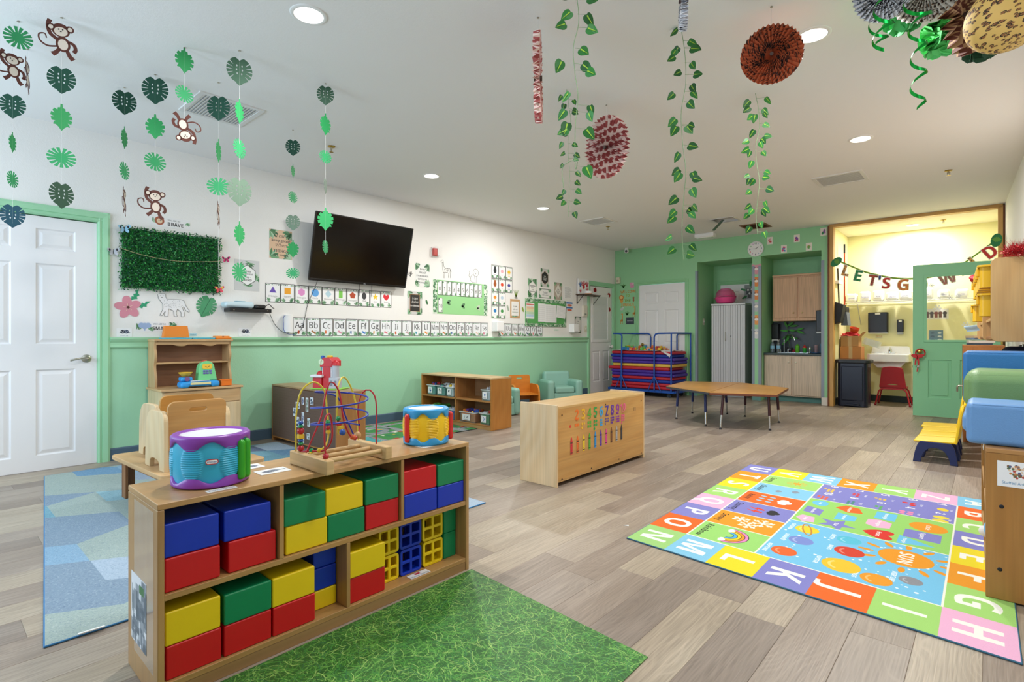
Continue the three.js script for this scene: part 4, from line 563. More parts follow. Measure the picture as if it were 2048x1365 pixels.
{
  const P3 = [-2.545, -7.53], P4 = [-2.36, -5.97], q = 0.006;
  trapTable('trapezoid table with dark edge and blue legs, nearer the mat trolley', [[-3.06, -6.36], [-3.2, -7.24], [P3[0] - q, P3[1]], [P4[0] - q, P4[1]]], [[-2.99, -6.5], [-2.49, -6.2], [-3.05, -7.13], [-2.66, -7.36]], wood('#cf9a55', 0.35), mat('#3c4048', 0.45), mat('#1c2c66', 0.35));
  trapTable('trapezoid table with brown edge and maroon legs, nearer the kitchenette', [[P4[0] + q, P4[1]], [-1.72, -6.23], [-1.84, -7.13], [P3[0] + q, P3[1]]], [[-2.28, -6.1], [-1.84, -6.4], [-1.92, -7.04], [-2.4, -7.28]], wood('#d09c57', 0.35), mat('#6b3a26', 0.45), mat('#4a2630', 0.35));
}
{ // ---- mat trolley
  const t = thing('mat_trolley', 'blue steel trolley stacked with coloured exercise mats', 'trolley', [-4.63, 0, -8.89]), m = mat('#1a50a8', 0.35), W = 1.28, D = 0.6;
  part(t, 'base_frame', merge([bx(W, 0.04, 0.04, 0.004).translate(0, 0.1, D / 2), bx(W, 0.04, 0.04, 0.004).translate(0, 0.1, -D / 2), bx(0.04, 0.04, D, 0.004).translate(-W / 2, 0.1, 0), bx(0.04, 0.04, D, 0.004).translate(W / 2, 0.1, 0), bx(0.04, 0.03, D, 0.004).translate(0, 0.1, 0)]), m); part(t, 'deck', bx(W - 0.02, 0.008, D - 0.02, 0.002), mat('#1a2f66', 0.5), [0, 0.124, 0]);
  const loops = [[-0.33, 0.32, -0.33, -0.3, -0.5, 0.32, -0.06, -0.3], [0.3, 0.32, 0.3, -0.3]];
  part(t, 'side_rail', bent([[-0.36, 0.12, 0.335], [-0.345, 1.0, 0.335], [-0.34, 1.105, 0.335], [-0.52, 1.11, 0.335]], 0.014, 0.07), m); part(t, 'side_rail', bent([[-0.52, 1.11, 0.335], [-0.5, 1.11, -0.32], [-0.12, 1.11, -0.335], [-0.12, 1.0, -0.335], [-0.14, 0.12, -0.335]], 0.014, 0.07), m);
  part(t, 'side_rail', bent([[0.29, 0.12, 0.335], [0.29, 1.105, 0.335], [0.66, 1.11, 0.335], [0.66, 1.11, -0.33]], 0.014, 0.07), m); part(t, 'side_rail', bent([[0.6, 0.12, 0.335], [0.605, 1.11, 0.335]], 0.014, 0.02), m); part(t, 'side_rail', bent([[0.655, 0.12, -0.33], [0.655, 1.11, -0.33]], 0.014, 0.02), m); part(t, 'side_rail', bent([[0.66, 1.11, -0.33], [0.4, 1.11, -0.33], [0.4, 1.0, -0.33], [0.4, 0.12, -0.33]], 0.014, 0.06), m);
  for (const x of [-0.36, 0.29]) for (const s of [-1, 1]) part(t, 'brace', rod([x + s * 0.12, 0.11, 0.336], [x + s * 0.005, 0.36, 0.336], 0.009), m);
  for (const x of [-0.55, 0.52]) for (const z of [-0.24, 0.24]) part(t, 'castor', merge([cyl(0.038, 0.038, 0.028, 20).rotateX(PI / 2).translate(0, 0.038, 0), bx(0.02, 0.04, 0.04, 0.004).translate(0, 0.07, 0)]), mat('#27313f', 0.5), [x, 0, z]);
  const C = { r: ['#bf2436', 'red'], b: ['#12379a', 'blue'], p: ['#4a2c98', 'purple'], y: ['#e0b44a', 'yellow'] }, order = 'rrbrpprypbbr'.split('').map((c, i) => ['r', 'r', 'b', 'r', 'p', 'p', 'r', 'y', 'p', 'p', 'b', 'r'][i]);
  const names = ['lowest red mat on the blue trolley', 'second red mat from the bottom of the trolley stack', 'blue mat low in the trolley stack, between red mats', 'red mat just above the lower blue mat', 'lower purple mat of the lower pair in the stack', 'upper purple mat of the lower pair in the stack', 'red mat sticking out left under the yellow mat', 'only yellow mat in the trolley stack', 'purple mat directly on the yellow mat', 'purple mat directly under the upper blue mat', 'upper blue mat directly under the top red mat', 'top red mat of the trolley stack'];
  order.forEach((c, i) => { const th = 0.0555, dx = [0, 0.01, 0, 0, 0.02, 0, -0.06, 0.02, 0.02, 0.02, -0.02, 0][i], g = soft(W - 0.06 + rr(-0.03, 0.02), th - 0.001, D - 0.03, 0.024, 4); solo('exercise_mat', names[i], 'exercise mat', g, mat(C[c][0], 0.38, { bumpMap: grainy, bumpScale: 0.0008 }), [-4.63 + dx, 0.1285 + th * (i + 0.5) + 0.0008, -8.89 + rr(-0.008, 0.008)], [0, rr(-0.012, 0.012), 0], 'stacked exercise mats'); });
  const top = 0.1285 + 0.0555 * 12 + 0.0012, P = [], I = [], N = 26; // crumpled white cloth, one corner hanging
  for (let j = 0; j <= N; j++) for (let i = 0; i <= N * 2; i++) { const u = i / (N * 2), v = j / N, x = -0.58 + u * 1.19, z = -0.26 + v * 0.54, e = Math.max(0, x - 0.52) * 2 + (u > 0.86 ? Math.max(0, v - 0.75) * 0.5 : 0); P.push(Math.min(x, 0.602), 0.006 + 0.012 * Math.abs(Math.sin(u * 23 + v * 5) * Math.sin(v * 11 + u * 3)) - (u > 0.86 && v > 0.8 ? (v - 0.8) * 0.55 * ((u - 0.86) / 0.14) : 0), z + (u > 0.86 && v > 0.8 ? 0.035 : 0)); }
  for (let j = 0; j < N; j++) for (let i = 0; i < N * 2; i++) { const a = j * (N * 2 + 1) + i, b = a + N * 2 + 1; I.push(a, b, a + 1, a + 1, b, b + 1); }
  const g = new THREE.BufferGeometry(); g.setAttribute('position', new THREE.Float32BufferAttribute(P, 3)); g.setAttribute('uv', new THREE.Float32BufferAttribute(new Float32Array(P.length / 3 * 2), 2)); g.setIndex(I); g.computeVertexNormals();
  solo('white_cloth', 'crumpled white cloth spread over the top mat, one corner hanging', 'cloth', g, mat('#e9e6e6', 0.9, { side: THREE.DoubleSide }), [-4.66, top, -8.87]);
  const cols = [['#2f8fd0', 'blue'], ['#e8b62c', 'yellow'], ['#e0742a', 'orange'], ['#4fa83a', 'green'], ['#c8303a', 'red'], ['#e89a7a', 'peach']];
  for (let i = 0; i < 64; i++) { const [c, n] = cols[Math.floor(rnd() * 6)], s = rr(0.028, 0.05), lay = i % 3 === 2 ? 1 : 0, b = bx(s * rr(1, 1.5), s, s, 0.004); const m = solo('small_toy_block', 'small ' + n + ' toy block ' + ['at the left end', 'left of the middle', 'right of the middle', 'at the right end'][i >> 4] + ' of the heap on the white cloth', 'toy block', b, mat(c, 0.45), [-5.08 + (i / 64) * 0.8 + rr(-0.03, 0.03), top + 0.014 + s / 2 + lay * 0.035, -8.87 + rr(-0.18, 0.2)], [rr(-0.25, 0.25), rr(0, 3), rr(-0.25, 0.25)], n + ' toy blocks on the white cloth'); }
}
{ // ---- grey metal cupboard in the first recess
  const t = thing('metal_cupboard', 'tall grey metal cupboard with ribbed sliding doors in the recess', 'cupboard', [-3.4, 0, -9.62]), m = mat('#cbcbcd', 0.4, { metalness: 0.1 }), W = 0.58, H = 1.63, D = 0.36;
  part(t, 'carcass', bx(W, H, D, 0.006), mat('#8f9193', 0.45), [0, H / 2, -0.01]); part(t, 'top_cap', bx(W + 0.01, 0.03, D + 0.02, 0.005), m, [0, H - 0.014, 0]);
  for (let i = 0; i < 14; i++) part(t, 'tambour_slat', bx(W / 14 - 0.004, H - 0.1, 0.008, 0.0035), m, [-W / 2 + (i + 0.5) * W / 14, H / 2 + 0.015, D / 2 - 0.006]);
  part(t, 'handle', bent([[-0.01, 1.13, 0.176], [-0.01, 1.13, 0.2], [-0.01, 0.98, 0.2], [-0.01, 0.98, 0.176]], 0.005, 0.012), M.nickel, [-0.03, 0, 0]); part(t, 'lock', cyl(0.008, 0.008, 0.006, 14).rotateX(PI / 2), M.blackMatte, [0.05, 1.06, 0.178]); part(t, 'plinth', bx(W - 0.02, 0.05, D - 0.03, 0.002), M.blackMatte, [0, 0.025, -0.01]);
  const b = thing('pink_seat', 'translucent pink plastic tub tilted on top of the grey cupboard', 'tub', [-3.5, 1.632, -9.6], 0.2), pk = mat('#f25a9c', 0.25, { transmission: 0.25, thickness: 0 });
  part(b, 'tub', lathe([[0, 0.006], [0.1, 0.006], [0.15, 0.03], [0.175, 0.1], [0.18, 0.11], [0.172, 0.11], [0.145, 0.034], [0.1, 0.012], [0, 0.012]], 32), mat('#ee4f93', 0.3)); part(b, 'hood_rim', new THREE.TorusGeometry(0.175, 0.006, 10, 40), pk, [0, 0.112, 0], [PI / 2 - 0.12, 0.1, 0]);
  part(b, 'hood', lathe([[0.172, 0], [0.165, 0.06], [0.14, 0.12], [0.09, 0.16]], 32), mat('#f58ab8', 0.2, { transmission: 0.6, thickness: 0, side: THREE.DoubleSide }), [0, 0.105, -0.01], [-0.1, 0, 0.05]);
  const pic = print(0.2, 0.24, (g, W2, H2) => { fill(g, W2, H2, '#8c9090'); g.fillStyle = '#3a3d40'; for (const [x, y, r] of [[0.3, 0.35, 0.14], [0.6, 0.32, 0.13], [0.42, 0.62, 0.12], [0.72, 0.62, 0.11]]) { g.beginPath(); g.arc(x * W2, y * H2, r * W2, 0, 7); g.fill(); g.fillRect((x - r) * W2, y * H2 + 8, r * 2 * W2, H2 * 0.3); } g.fillStyle = '#d8d4d0'; for (const [x, y, r] of [[0.3, 0.37, 0.09], [0.6, 0.34, 0.08], [0.42, 0.64, 0.08], [0.72, 0.64, 0.07]]) { g.beginPath(); g.ellipse(x * W2, y * H2, r * W2, r * H2, 0, 0, 7); g.fill(); } });
  const f = thing('family_photo', 'black and white group photo ringed with paper leaves on the recess door', 'picture', [-3.2, 1.86, -9.99]); part(f, 'print', sheet(0.2, 0.24, pic, 0.002), pic.mat); for (const [x, y, a] of [[-0.12, 0.04, 2.8], [0, 0.14, 1.6], [0.12, 0.02, 0.2], [-0.1, -0.1, 3.6], [0.1, 0.12, 1]]) part(f, 'paper_leaf', ext(oval(0.05, 0.018), 0.001), mat('#3f8a55', 0.7), [x, y, 0.001], [0, 0, a]);
  const sw = thing('wall_switch', 'beige light switch on the side wall of the recess', 'switch', [-3.872, 1.32, -9.55], PI / 2); part(sw, 'plate', bx(0.07, 0.115, 0.006, 0.002), mat('#d9d6c4', 0.4)); part(sw, 'toggle', bx(0.01, 0.024, 0.016, 0.002), M.plasticW, [0, 0, 0.008]);
}
{ // ---- kitchenette in the second recess
  const xc = -2.37, W = 0.862, zf = -9.42;
  const b = thing('base_cabinet', 'pale oak base cabinet with two doors under the sink worktop', 'cabinet', [xc, 0, zf]); part(b, 'carcass', bx(W, 0.66, 0.5, 0.003), M.oakPale, [0, 0.42, -0.262]); part(b, 'toe_kick', bx(W, 0.085, 0.44, 0.002), mat('#4f7f7a', 0.6), [0, 0.043, -0.29]);
  for (const s of [-1, 1]) { const d = part(b, 'door', bx(W / 2 - 0.03, 0.62, 0.018, 0.005), M.oakPale, [s * W / 4, 0.42, -0.003]); part(d, 'knob', new THREE.SphereGeometry(0.013, 14, 10), mat('#efe9dc', 0.3), [-s * 0.16, 0.22, 0.02]); }
  const u = thing('wall_cabinet', 'oak wall cabinet with two doors above the kitchen sink', 'cabinet', [xc + 0.04, 0, -9.6]); part(u, 'carcass', bx(W - 0.085, 0.76, 0.32, 0.003), M.oakCab, [0, 1.69, -0.162]); part(u, 'crown', bx(W - 0.085, 0.03, 0.345, 0.006, 'x'), M.oakCab, [0, 2.06, -0.15]);
  for (const s of [-1, 1]) { const d = part(u, 'door', bx((W - 0.085) / 2 - 0.025, 0.66, 0.018, 0.005), M.oakCab, [s * (W - 0.085) / 4, 1.69, 0.008]); part(d, 'knob', new THREE.SphereGeometry(0.013, 14, 10), mat('#d8c08a', 0.3, { metalness: 0.5 }), [-s * 0.13, -0.25, 0.02]); }
  const wt = solo('worktop', 'dark slate worktop of the kitchenette', 'worktop', bx(W + 0.01, 0.035, 0.535, 0.005), mat('#33403c', 0.35), [xc, 0.7685, -9.68]);
  solo('splashback', 'dark grey splashback behind the kitchen sink', 'splashback', bx(W + 0.008, 0.52, 0.008, 0.001), mat('#3f464f', 0.4), [xc, 1.048, -9.9495]);
  const sk = thing('kitchen_sink', 'steel drop-in sink in the kitchenette worktop', 'sink', [xc - 0.02, 0.787, -9.7]); const S = rrect(0.5, 0.4, 0.03); S.holes.push(new THREE.Path(rrect(0.42, 0.3, 0.04, 0, -0.02).getPoints())); part(sk, 'rim', ext(S, 0.003, 0.001).rotateX(-PI / 2), M.chrome, [0, 0, 0]); part(sk, 'bowl', bx(0.42, 0.001, 0.3, 0.0004), mat('#6f7376', 0.3, { metalness: 0.9 }), [0, 0.0006, 0.02]);
  const fa = thing('kitchen_tap', 'tall chrome gooseneck tap on the kitchen sink', 'tap', [-2.6, 0.789, -9.83]); part(fa, 'spout', tube([[0, 0, 0], [0, 0.15, 0], [0.005, 0.23, 0.0], [0.05, 0.285, 0.03], [0.12, 0.29, 0.06], [0.17, 0.25, 0.085], [0.185, 0.2, 0.09]], 0.011, 40, 12), M.chrome); for (const s of [-1, 1]) part(fa, 'valve', merge([cyl(0.014, 0.018, 0.05, 14).translate(0, 0.025, 0), bx(0.05, 0.01, 0.012, 0.003).translate(s * 0.015, 0.055, 0)]), M.chrome, [s * 0.06, 0, 0]);
  const disp = (l, p, h, w) => { const t = thing('towel_dispenser', l, 'dispenser', p); part(t, 'cover', soft(w, h, 0.12, 0.012), M.black, [0, 0, 0]); part(t, 'outlet', bx(w - 0.01, 0.03, 0.11, 0.004), mat('#c9cbcc', 0.4), [0, -h / 2 - 0.012, 0]); };
  disp('black dispenser with white base at the left of the kitchen sink', [-2.745, 1.14, -9.88], 0.26, 0.11); disp('tall black dispenser at the right edge of the kitchenette', [-2.0, 1.3, -9.6], 0.34, 0.12);
  const cup = (n, l, x, z, r, h, m, lid, lm) => { const t = thing(n, l, 'cup', [x, 0.7865, z]); part(t, 'body', lathe([[0, 0], [r * 0.85, 0], [r, h], [r * 0.93, h], [r * 0.8, 0.004], [0, 0.004]], 20), m); if (lid) part(t, 'lid', lathe([[r * 1.05, 0], [r * 1.05, 0.014], [r * 0.5, 0.024], [r * 0.3, 0.045], [0, 0.048]], 20), lm ?? m, [0, h, 0]); };
  cup('sippy_cup', 'green sippy cup with green lid by the sink', -2.34, -9.6, 0.034, 0.1, mat('#5aa82a', 0.3), true); cup('sippy_cup', 'green sippy cup with red lid by the sink', -2.235, -9.6, 0.03, 0.085, mat('#2f9a3a', 0.3), true, mat('#c22a2a', 0.35)); cup('steel_shaker', 'small steel shaker right of the sippy cups', -2.145, -9.55, 0.017, 0.075, M.chrome, true, M.chrome);
  cup('drinking_glass', 'clear tumbler with red print at the right of the sink', -2.075, -9.62, 0.03, 0.13, mat('#e8d4da', 0.1, { transmission: 0.8, thickness: 0 }), false); cup('drinking_glass', 'blue-tinted tumbler at the far right of the worktop', -2.0, -9.66, 0.03, 0.15, mat('#9fd0e8', 0.1, { transmission: 0.7, thickness: 0 }), false);
  solo('blue_plate', 'small blue plate under the tumblers', 'plate', lathe([[0, 0], [0.05, 0], [0.07, 0.008], [0.068, 0.01], [0.05, 0.003], [0, 0.003]], 24), mat('#2f7fd0', 0.35), [-2.06, 0.7865, -9.52]);
  solo('red_sponge', 'red sponge behind the kitchen sink', 'sponge', soft(0.09, 0.05, 0.05, 0.015), mat('#8e2530', 0.9), [-2.44, 0.812, -9.88]);
  for (const [l, x, z, c] of [['clear water bottle standing left of the tap', -2.72, -9.6, '#d4e4ee'], ['second clear bottle behind the tap', -2.645, -9.66, '#dfe4e6']]) { const t = thing('water_bottle', l, 'bottle', [x, 0.7865, z]); part(t, 'body', lathe([[0, 0], [0.032, 0], [0.034, 0.01], [0.034, 0.13], [0.013, 0.17], [0.013, 0.185], [0, 0.185]], 20), mat(c, 0.1, { transmission: 0.85, thickness: 0 })); part(t, 'label_band', cyl(0.0345, 0.0345, 0.05, 20), mat('#8fc4e0', 0.5), [0, 0.09, 0]); part(t, 'cap', cyl(0.014, 0.014, 0.018, 14), M.plasticW, [0, 0.194, 0]); }
  const cm = thing('coffee_maker', 'black coffee maker in the dark left corner of the worktop', 'appliance', [-2.75, 0.7865, -9.82]); part(cm, 'body', soft(0.09, 0.16, 0.14, 0.01), M.black, [0, 0.08, 0]); part(cm, 'spout', bx(0.05, 0.03, 0.05, 0.006), M.steelDark, [0.03, 0.14, 0.07]);
  const pl = thing('potted_vine', 'trailing green plant hanging in front of the dark splashback', 'plant', [-2.55, 0.7865, -9.9]); part(pl, 'pot', lathe([[0, 0], [0.035, 0], [0.045, 0.08], [0.04, 0.08], [0.03, 0.005], [0, 0.005]], 18), mat('#3a3a3e', 0.5), [0.02, 0, 0]);
  const lf = ext((() => { const s = new THREE.Shape(); s.moveTo(0, 0); s.quadraticCurveTo(0.05, 0.035, 0.13, 0); s.quadraticCurveTo(0.05, -0.035, 0, 0); return s; })(), 0.002); part(pl, 'stem', merge([tube([[0.02, 0.08, 0], [0.0, 0.25, 0.02], [-0.02, 0.42, 0.01]], 0.005, 16, 6), tube([[0, 0.25, 0.02], [0.1, 0.36, 0.03], [0.16, 0.38, 0.03]], 0.004, 12, 6)]), mat('#4a7a3a', 0.6));
  for (const [x, y, a, z] of [[0, 0.36, 3.0, 0.02], [-0.02, 0.42, 1.9, 0.01], [-0.02, 0.44, 0.6, 0.02], [0, 0.38, -0.2, 0.03], [0.02, 0.3, 3.7, 0.03], [0.02, 0.28, 4.2, 0.04], [0.03, 0.26, -0.3, 0.04], [0.12, 0.37, 0.3, 0.03], [0.13, 0.36, -0.4, 0.03], [-0.01, 0.22, 4.0, 0.05], [0.02, 0.44, 0.1, 0.01]]) part(pl, 'leaf', lf, mat('#3f9a35', 0.45), [x, y, z], [0.2, 0.2, a]);
}
{ // ---- things on the back wall
  const c = thing('wall_clock', 'round white wall clock with coloured numerals on the green wall', 'clock', [-2.885, 2.5, ZB]), p = print(0.25, 0.25, (g, W, H) => { fill(g, W, H, '#f3f2f2'); const cs = ['#c33', '#36a', '#3a3', '#a3a']; for (let i = 1; i <= 12; i++) { const a = i * PI / 6; T(g, String(i), W / 2 + Math.sin(a) * W * 0.36, H / 2 - Math.cos(a) * H * 0.36, i % 3 ? W * 0.1 : W * 0.15, i % 3 ? cs[i % 4] : '#234', 'sans-serif', { bold: true }); } });
  part(c, 'dial', planar(cyl(0.112, 0.112, 0.01, 48).rotateX(PI / 2), p, 0.25, 0.25), p.mat, [0, 0, 0.015]); part(c, 'rim', new THREE.TorusGeometry(0.116, 0.011, 12, 48), M.plasticW, [0, 0, 0.016]); part(c, 'case', cyl(0.115, 0.115, 0.014, 40).rotateX(PI / 2), M.plasticW, [0, 0, 0.007]);
  part(c, 'hour_hand', bx(0.007, 0.06, 0.002, 0.0005).translate(0, 0.025, 0), M.black, [0, 0, 0.022], [0, 0, -0.95]); part(c, 'minute_hand', bx(0.005, 0.085, 0.002, 0.0005).translate(0, 0.035, 0), M.black, [0, 0, 0.0235], [0, 0, 1.5]); part(c, 'hub', cyl(0.006, 0.006, 0.004, 12).rotateX(PI / 2), M.black, [0, 0, 0.024]);
  const cards = [[-2.668, 2.613, 'dragon-like red figure'], [-2.458, 2.456, 'blue and pink figure'], [-2.271, 2.602, 'red and purple figure'], [-2.1, 2.452, 'small green animal'], [-1.9, 2.659, 'green dinosaur figure']], where = ['just right of the wall clock', 'lowest, above the kitchen recess', 'middle of the top row', 'lower right of the five', 'highest, next to the timber frame'];
  cards.forEach(([x, y], i) => { const q = print(0.09, 0.125, (g, W, H) => { fill(g, W, H, '#efe6dc'); const k = [['#c44', '#e9a'], ['#38b', '#d58'], ['#b36', '#75b'], ['#6a5', '#ca6'], ['#385', '#96a']][i]; for (let j = 0; j < 9; j++) { g.fillStyle = k[j % 2]; g.beginPath(); g.ellipse(W * rr(0.3, 0.7), H * rr(0.25, 0.75), W * rr(0.1, 0.2), H * rr(0.06, 0.14), rr(0, 3), 0, 7); g.fill(); } }); solo('picture_card', 'small picture card on the green wall, ' + where[i], 'picture card', sheet(0.085, 0.12, q, 0.002), q.mat, [x, y, ZB + 0.0012], null, 'picture cards above the kitchenette'); });
  // animal face stickers down the pillar
  [['pink elephant', '#d99aa8', 2.165], ['orange tiger, upper', '#e08a4a', 1.965], ['orange tiger, lower', '#dd8a50', 1.745], ['grey zebra', '#b9bcc0', 1.546], ['orange lion', '#e8a05a', 1.331], ['white zebra', '#d5d8da', 1.105]].forEach(([n, cc, y]) => {
    const t = thing('animal_sticker', n + ' face sticker on the pillar between the recesses', 'sticker', [-2.878, y, ZB + 0.0012]); part(t, 'body', ext(oval(0.045, 0.05, 0, -0.035), 0.001), mat(cc, 0.7)); part(t, 'head', ext(oval(0.062, 0.05, 0, 0.025), 0.0015), mat(cc, 0.7)); for (const s of [-1, 1]) { part(t, 'ear', ext(oval(0.025, 0.025, s * 0.052, 0.06), 0.001), mat(cc, 0.7)); part(t, 'eye', ext(oval(0.006, 0.008, s * 0.022, 0.03), 0.0022), M.black); } part(t, 'muzzle', ext(oval(0.028, 0.02, 0, 0.004), 0.002), mat('#f2ebe2', 0.7)); });
  // welcome letters
  const wd = (s, x, y, h, cc) => { const t = thing('word_sticker', 'cut-out word ' + s + ' on the green wall', 'lettering', [x, y, ZB + 0.001]), st = h * 0.92; s.split('').forEach((c, i) => part(t, 'letter', glyphs(c, h), mat(cc, 0.7), [(i - (s.length - 1) / 2) * st, 0.003 * (i % 2), 0])); };
  wd('WELCOME', -5.25, 1.93, 0.052, '#c98a3a'); wd('TO', -5.27, 1.85, 0.05, '#9fb84a'); wd('THE', -5.27, 1.755, 0.052, '#8a9a3a'); wd('JUNGLE', -5.275, 1.675, 0.056, '#d89a4a');
  const stick = (n, l, x, y, parts) => { const t = thing(n, l, 'sticker', [x, y, ZB + 0.0012]); for (const [pn, sh, cc, d] of parts) part(t, pn, ext(sh, d ?? 0.001), mat(cc, 0.7)); };
  const fern = (cx) => [0, 0.5, -0.5, 1, -1].map((a) => ['frond', band([[0, -0.03], [Math.sin(a) * 0.035, 0.01], [Math.sin(a) * 0.08, 0.05 - Math.abs(a) * 0.03]], 0.022, 0.004), cx]);
  stick('fern_sticker', 'green fern sticker at the top left of the welcome words', -5.36, 2.04, fern('#4a7f3a')); stick('fern_sticker', 'green fern sticker below the welcome words', -5.28, 1.5, fern('#467a35'));
  stick('elephant_sticker', 'pink elephant sticker right of the fern above the welcome words', -5.17, 2.05, [['body', oval(0.045, 0.035, 0, -0.02), '#d995b0'], ['head', oval(0.035, 0.03, -0.02, 0.025), '#dfa0b8', 0.0015], ['ear', oval(0.02, 0.024, 0.018, 0.03), '#e8b5c8', 0.002]]); stick('lion_sticker', 'orange lion sticker left of the welcome words', -5.405, 1.8, [['mane', oval(0.05, 0.05, 0, 0.02), '#d9782a'], ['face', oval(0.032, 0.032, 0, 0.02), '#efc27a', 0.0015], ['body', oval(0.035, 0.035, 0.005, -0.05), '#e0a04a']]);
  stick('monkey_sticker', 'small brown monkey sticker right of the welcome words', -5.14, 1.79, [['body', oval(0.018, 0.03, 0, -0.03), '#9c5a3a'], ['head', oval(0.022, 0.02, 0, 0.012), '#9c5a3a', 0.0015]]); stick('zebra_sticker', 'small grey zebra sticker left of the lower fern', -5.4, 1.59, [['body', oval(0.035, 0.022), '#c7c9c6'], ['head', oval(0.02, 0.014, 0.035, 0.03), '#d5d6d3']]);
  for (const [l, x, y] of [['tall giraffe sticker right of the lower fern', -5.13, 1.53], ['giraffe sticker left of the dark classroom sign', -5.4, 1.4]]) stick('giraffe_sticker', l, x, y, [['body', oval(0.03, 0.022, 0, -0.03), '#d99a4a'], ['neck', band([[0.015, -0.03], [0.02, 0.05], [0.018, 0.09]], 0.02, 0.014), '#d99a4a'], ['head', oval(0.022, 0.012, 0.01, 0.095), '#d99a4a', 0.0015], ['leg', band([[-0.018, -0.03], [-0.02, -0.1]], 0.01), '#c98a3a'], ['leg', band([[0.016, -0.03], [0.018, -0.1]], 0.01), '#c98a3a']]);
  const q = print(0.17, 0.13, (g, W, H) => { fill(g, W, H, '#3e4550'); T(g, 'Bathroom', W / 2, H / 2, H * 0.2, '#e6e8ea'); }); solo('room_sign', 'small dark sign plate beside the white back door', 'sign', sheet(0.17, 0.13, q, 0.006), q.mat, [-5.215, 1.36, ZB + 0.0035]);
  const bo = thing('door_chime', 'cream box high in the corner above the glazed door', 'chime', [-5.46, 2.157, ZB + 0.03]); part(bo, 'cover', soft(0.08, 0.12, 0.06, 0.006), mat('#e0d6bd', 0.5)); part(bo, 'grille', bx(0.05, 0.04, 0.004, 0.001), mat('#b9ae94', 0.6), [0, -0.01, 0.031]);
}
{ // ---- washroom alcove
  const zb = -10.5;
  const d = thing('paper_towel_box', 'square black paper towel dispenser on the cream wall', 'dispenser', [-1.352, 1.28, zb + 0.07]); part(d, 'cover', soft(0.265, 0.33, 0.13, 0.015), M.black); part(d, 'outlet', bx(0.26, 0.018, 0.12, 0.003), mat('#cfd1d2', 0.35), [0, -0.17, 0]); part(d, 'label_plate', bx(0.07, 0.022, 0.002, 0.0005), M.paper, [0, 0.14, 0.066]);
  const s = thing('soap_dispenser', 'narrow black soap dispenser right of the paper towel box', 'dispenser', [-1.06, 1.2, zb + 0.05]); part(s, 'cover', soft(0.085, 0.2, 0.09, 0.01), M.black, [0, 0.025, 0]); part(s, 'nozzle', bx(0.075, 0.035, 0.08, 0.004), mat('#9ea2a6', 0.35), [0, -0.095, 0]); part(s, 'label_plate', bx(0.04, 0.03, 0.002, 0.0005), M.paper, [0, 0.1, 0.046]);
  const k = thing('hand_basin', 'white wall-hung hand basin in the alcove', 'basin', [-1.19, 0, zb]), ce = mat('#f0eeec', 0.15, { clearcoat: 0.6 });
  const S = rrect(0.52, 0.42, 0.04); S.holes.push(new THREE.Path(oval(0.19, 0.13, 0, -0.05, 40).getPoints())); part(k, 'deck', ext(S, 0.1, 0.012, 16).rotateX(-PI / 2), ce, [0, 0.67, 0.225]); part(k, 'bowl', lathe([[0.03, 0], [0.1, 0.01], [0.17, 0.05], [0.2, 0.1]], 36).scale(1, 1, 0.7), mat('#e9e7e4', 0.15, { side: THREE.DoubleSide }), [0, 0.665, 0.275]); part(k, 'splash_lip', guv(ext(shapeOf([[-0.26, 0], [0.26, 0], [0.24, 0.11], [0.22, 0.125], [-0.22, 0.125], [-0.24, 0.11]]), 0.03, 0.006)), ce, [0, 0.77, 0.008]); part(k, 'underside', guv(ext(shapeOf([[-0.22, 0], [0.22, 0], [0.14, -0.09], [-0.14, -0.09]]), 0.28, 0.01)), ce, [0, 0.66, 0.04]);
  const tp = part(k, 'tap', merge([bx(0.15, 0.018, 0.045, 0.008).translate(0, 0.01, 0), cyl(0.022, 0.026, 0.06, 18).translate(0, 0.04, 0), tube([[0, 0.04, 0], [0, 0.06, 0.05], [0, 0.045, 0.1]], 0.011, 14, 10), new THREE.SphereGeometry(0.018, 14, 10).translate(0, 0.08, 0)]), M.chrome, [0, 0.782, 0.1]); part(k, 'drain_pipe', bent([[0, 0.6, 0.2], [0, 0.4, 0.2], [0, 0.4, 0.03]], 0.018, 0.05, 12), mat('#9aa09a', 0.4));
  const c = thing('red_chair', 'small red plastic chair with red tube legs under the basin', 'chair', [-1.1, 0, -10.0], PI), rm = mat('#a8101c', 0.32), leg = mat('#b01622', 0.28);
  const bs = new THREE.Shape(); bs.moveTo(-0.165, 0); bs.lineTo(0.165, 0); bs.lineTo(0.13, 0.27); bs.quadraticCurveTo(0.125, 0.3, 0.08, 0.305); bs.quadraticCurveTo(0, 0.32, -0.08, 0.305); bs.quadraticCurveTo(-0.125, 0.3, -0.13, 0.27); bs.closePath(); const hl = new THREE.Path(); hl.moveTo(-0.08, 0.035); hl.quadraticCurveTo(0, 0.075, 0.08, 0.035); hl.quadraticCurveTo(0, 0.02, -0.08, 0.035); bs.holes.push(hl);
  part(c, 'backrest', ext(bs, 0.01, 0.004), rm, [0, 0.285, -0.13], [-0.12, 0, 0]); part(c, 'seat', soft(0.33, 0.02, 0.3, 0.009), rm, [0, 0.275, 0.03]);
  for (const z of [-0.125, 0.15]) part(c, 'leg_frame', bent([[-0.215, 0.012, z * 1.15], [-0.165, 0.258, z], [0.165, 0.258, z], [0.215, 0.012, z * 1.15]], 0.0115, 0.06, 10), leg); for (const x of [-1, 1]) for (const z of [-0.125, 0.15]) part(c, 'foot', new THREE.SphereGeometry(0.017, 12, 8), mat('#8e0f1a', 0.4), [x * 0.215, 0.017, z * 1.15]);
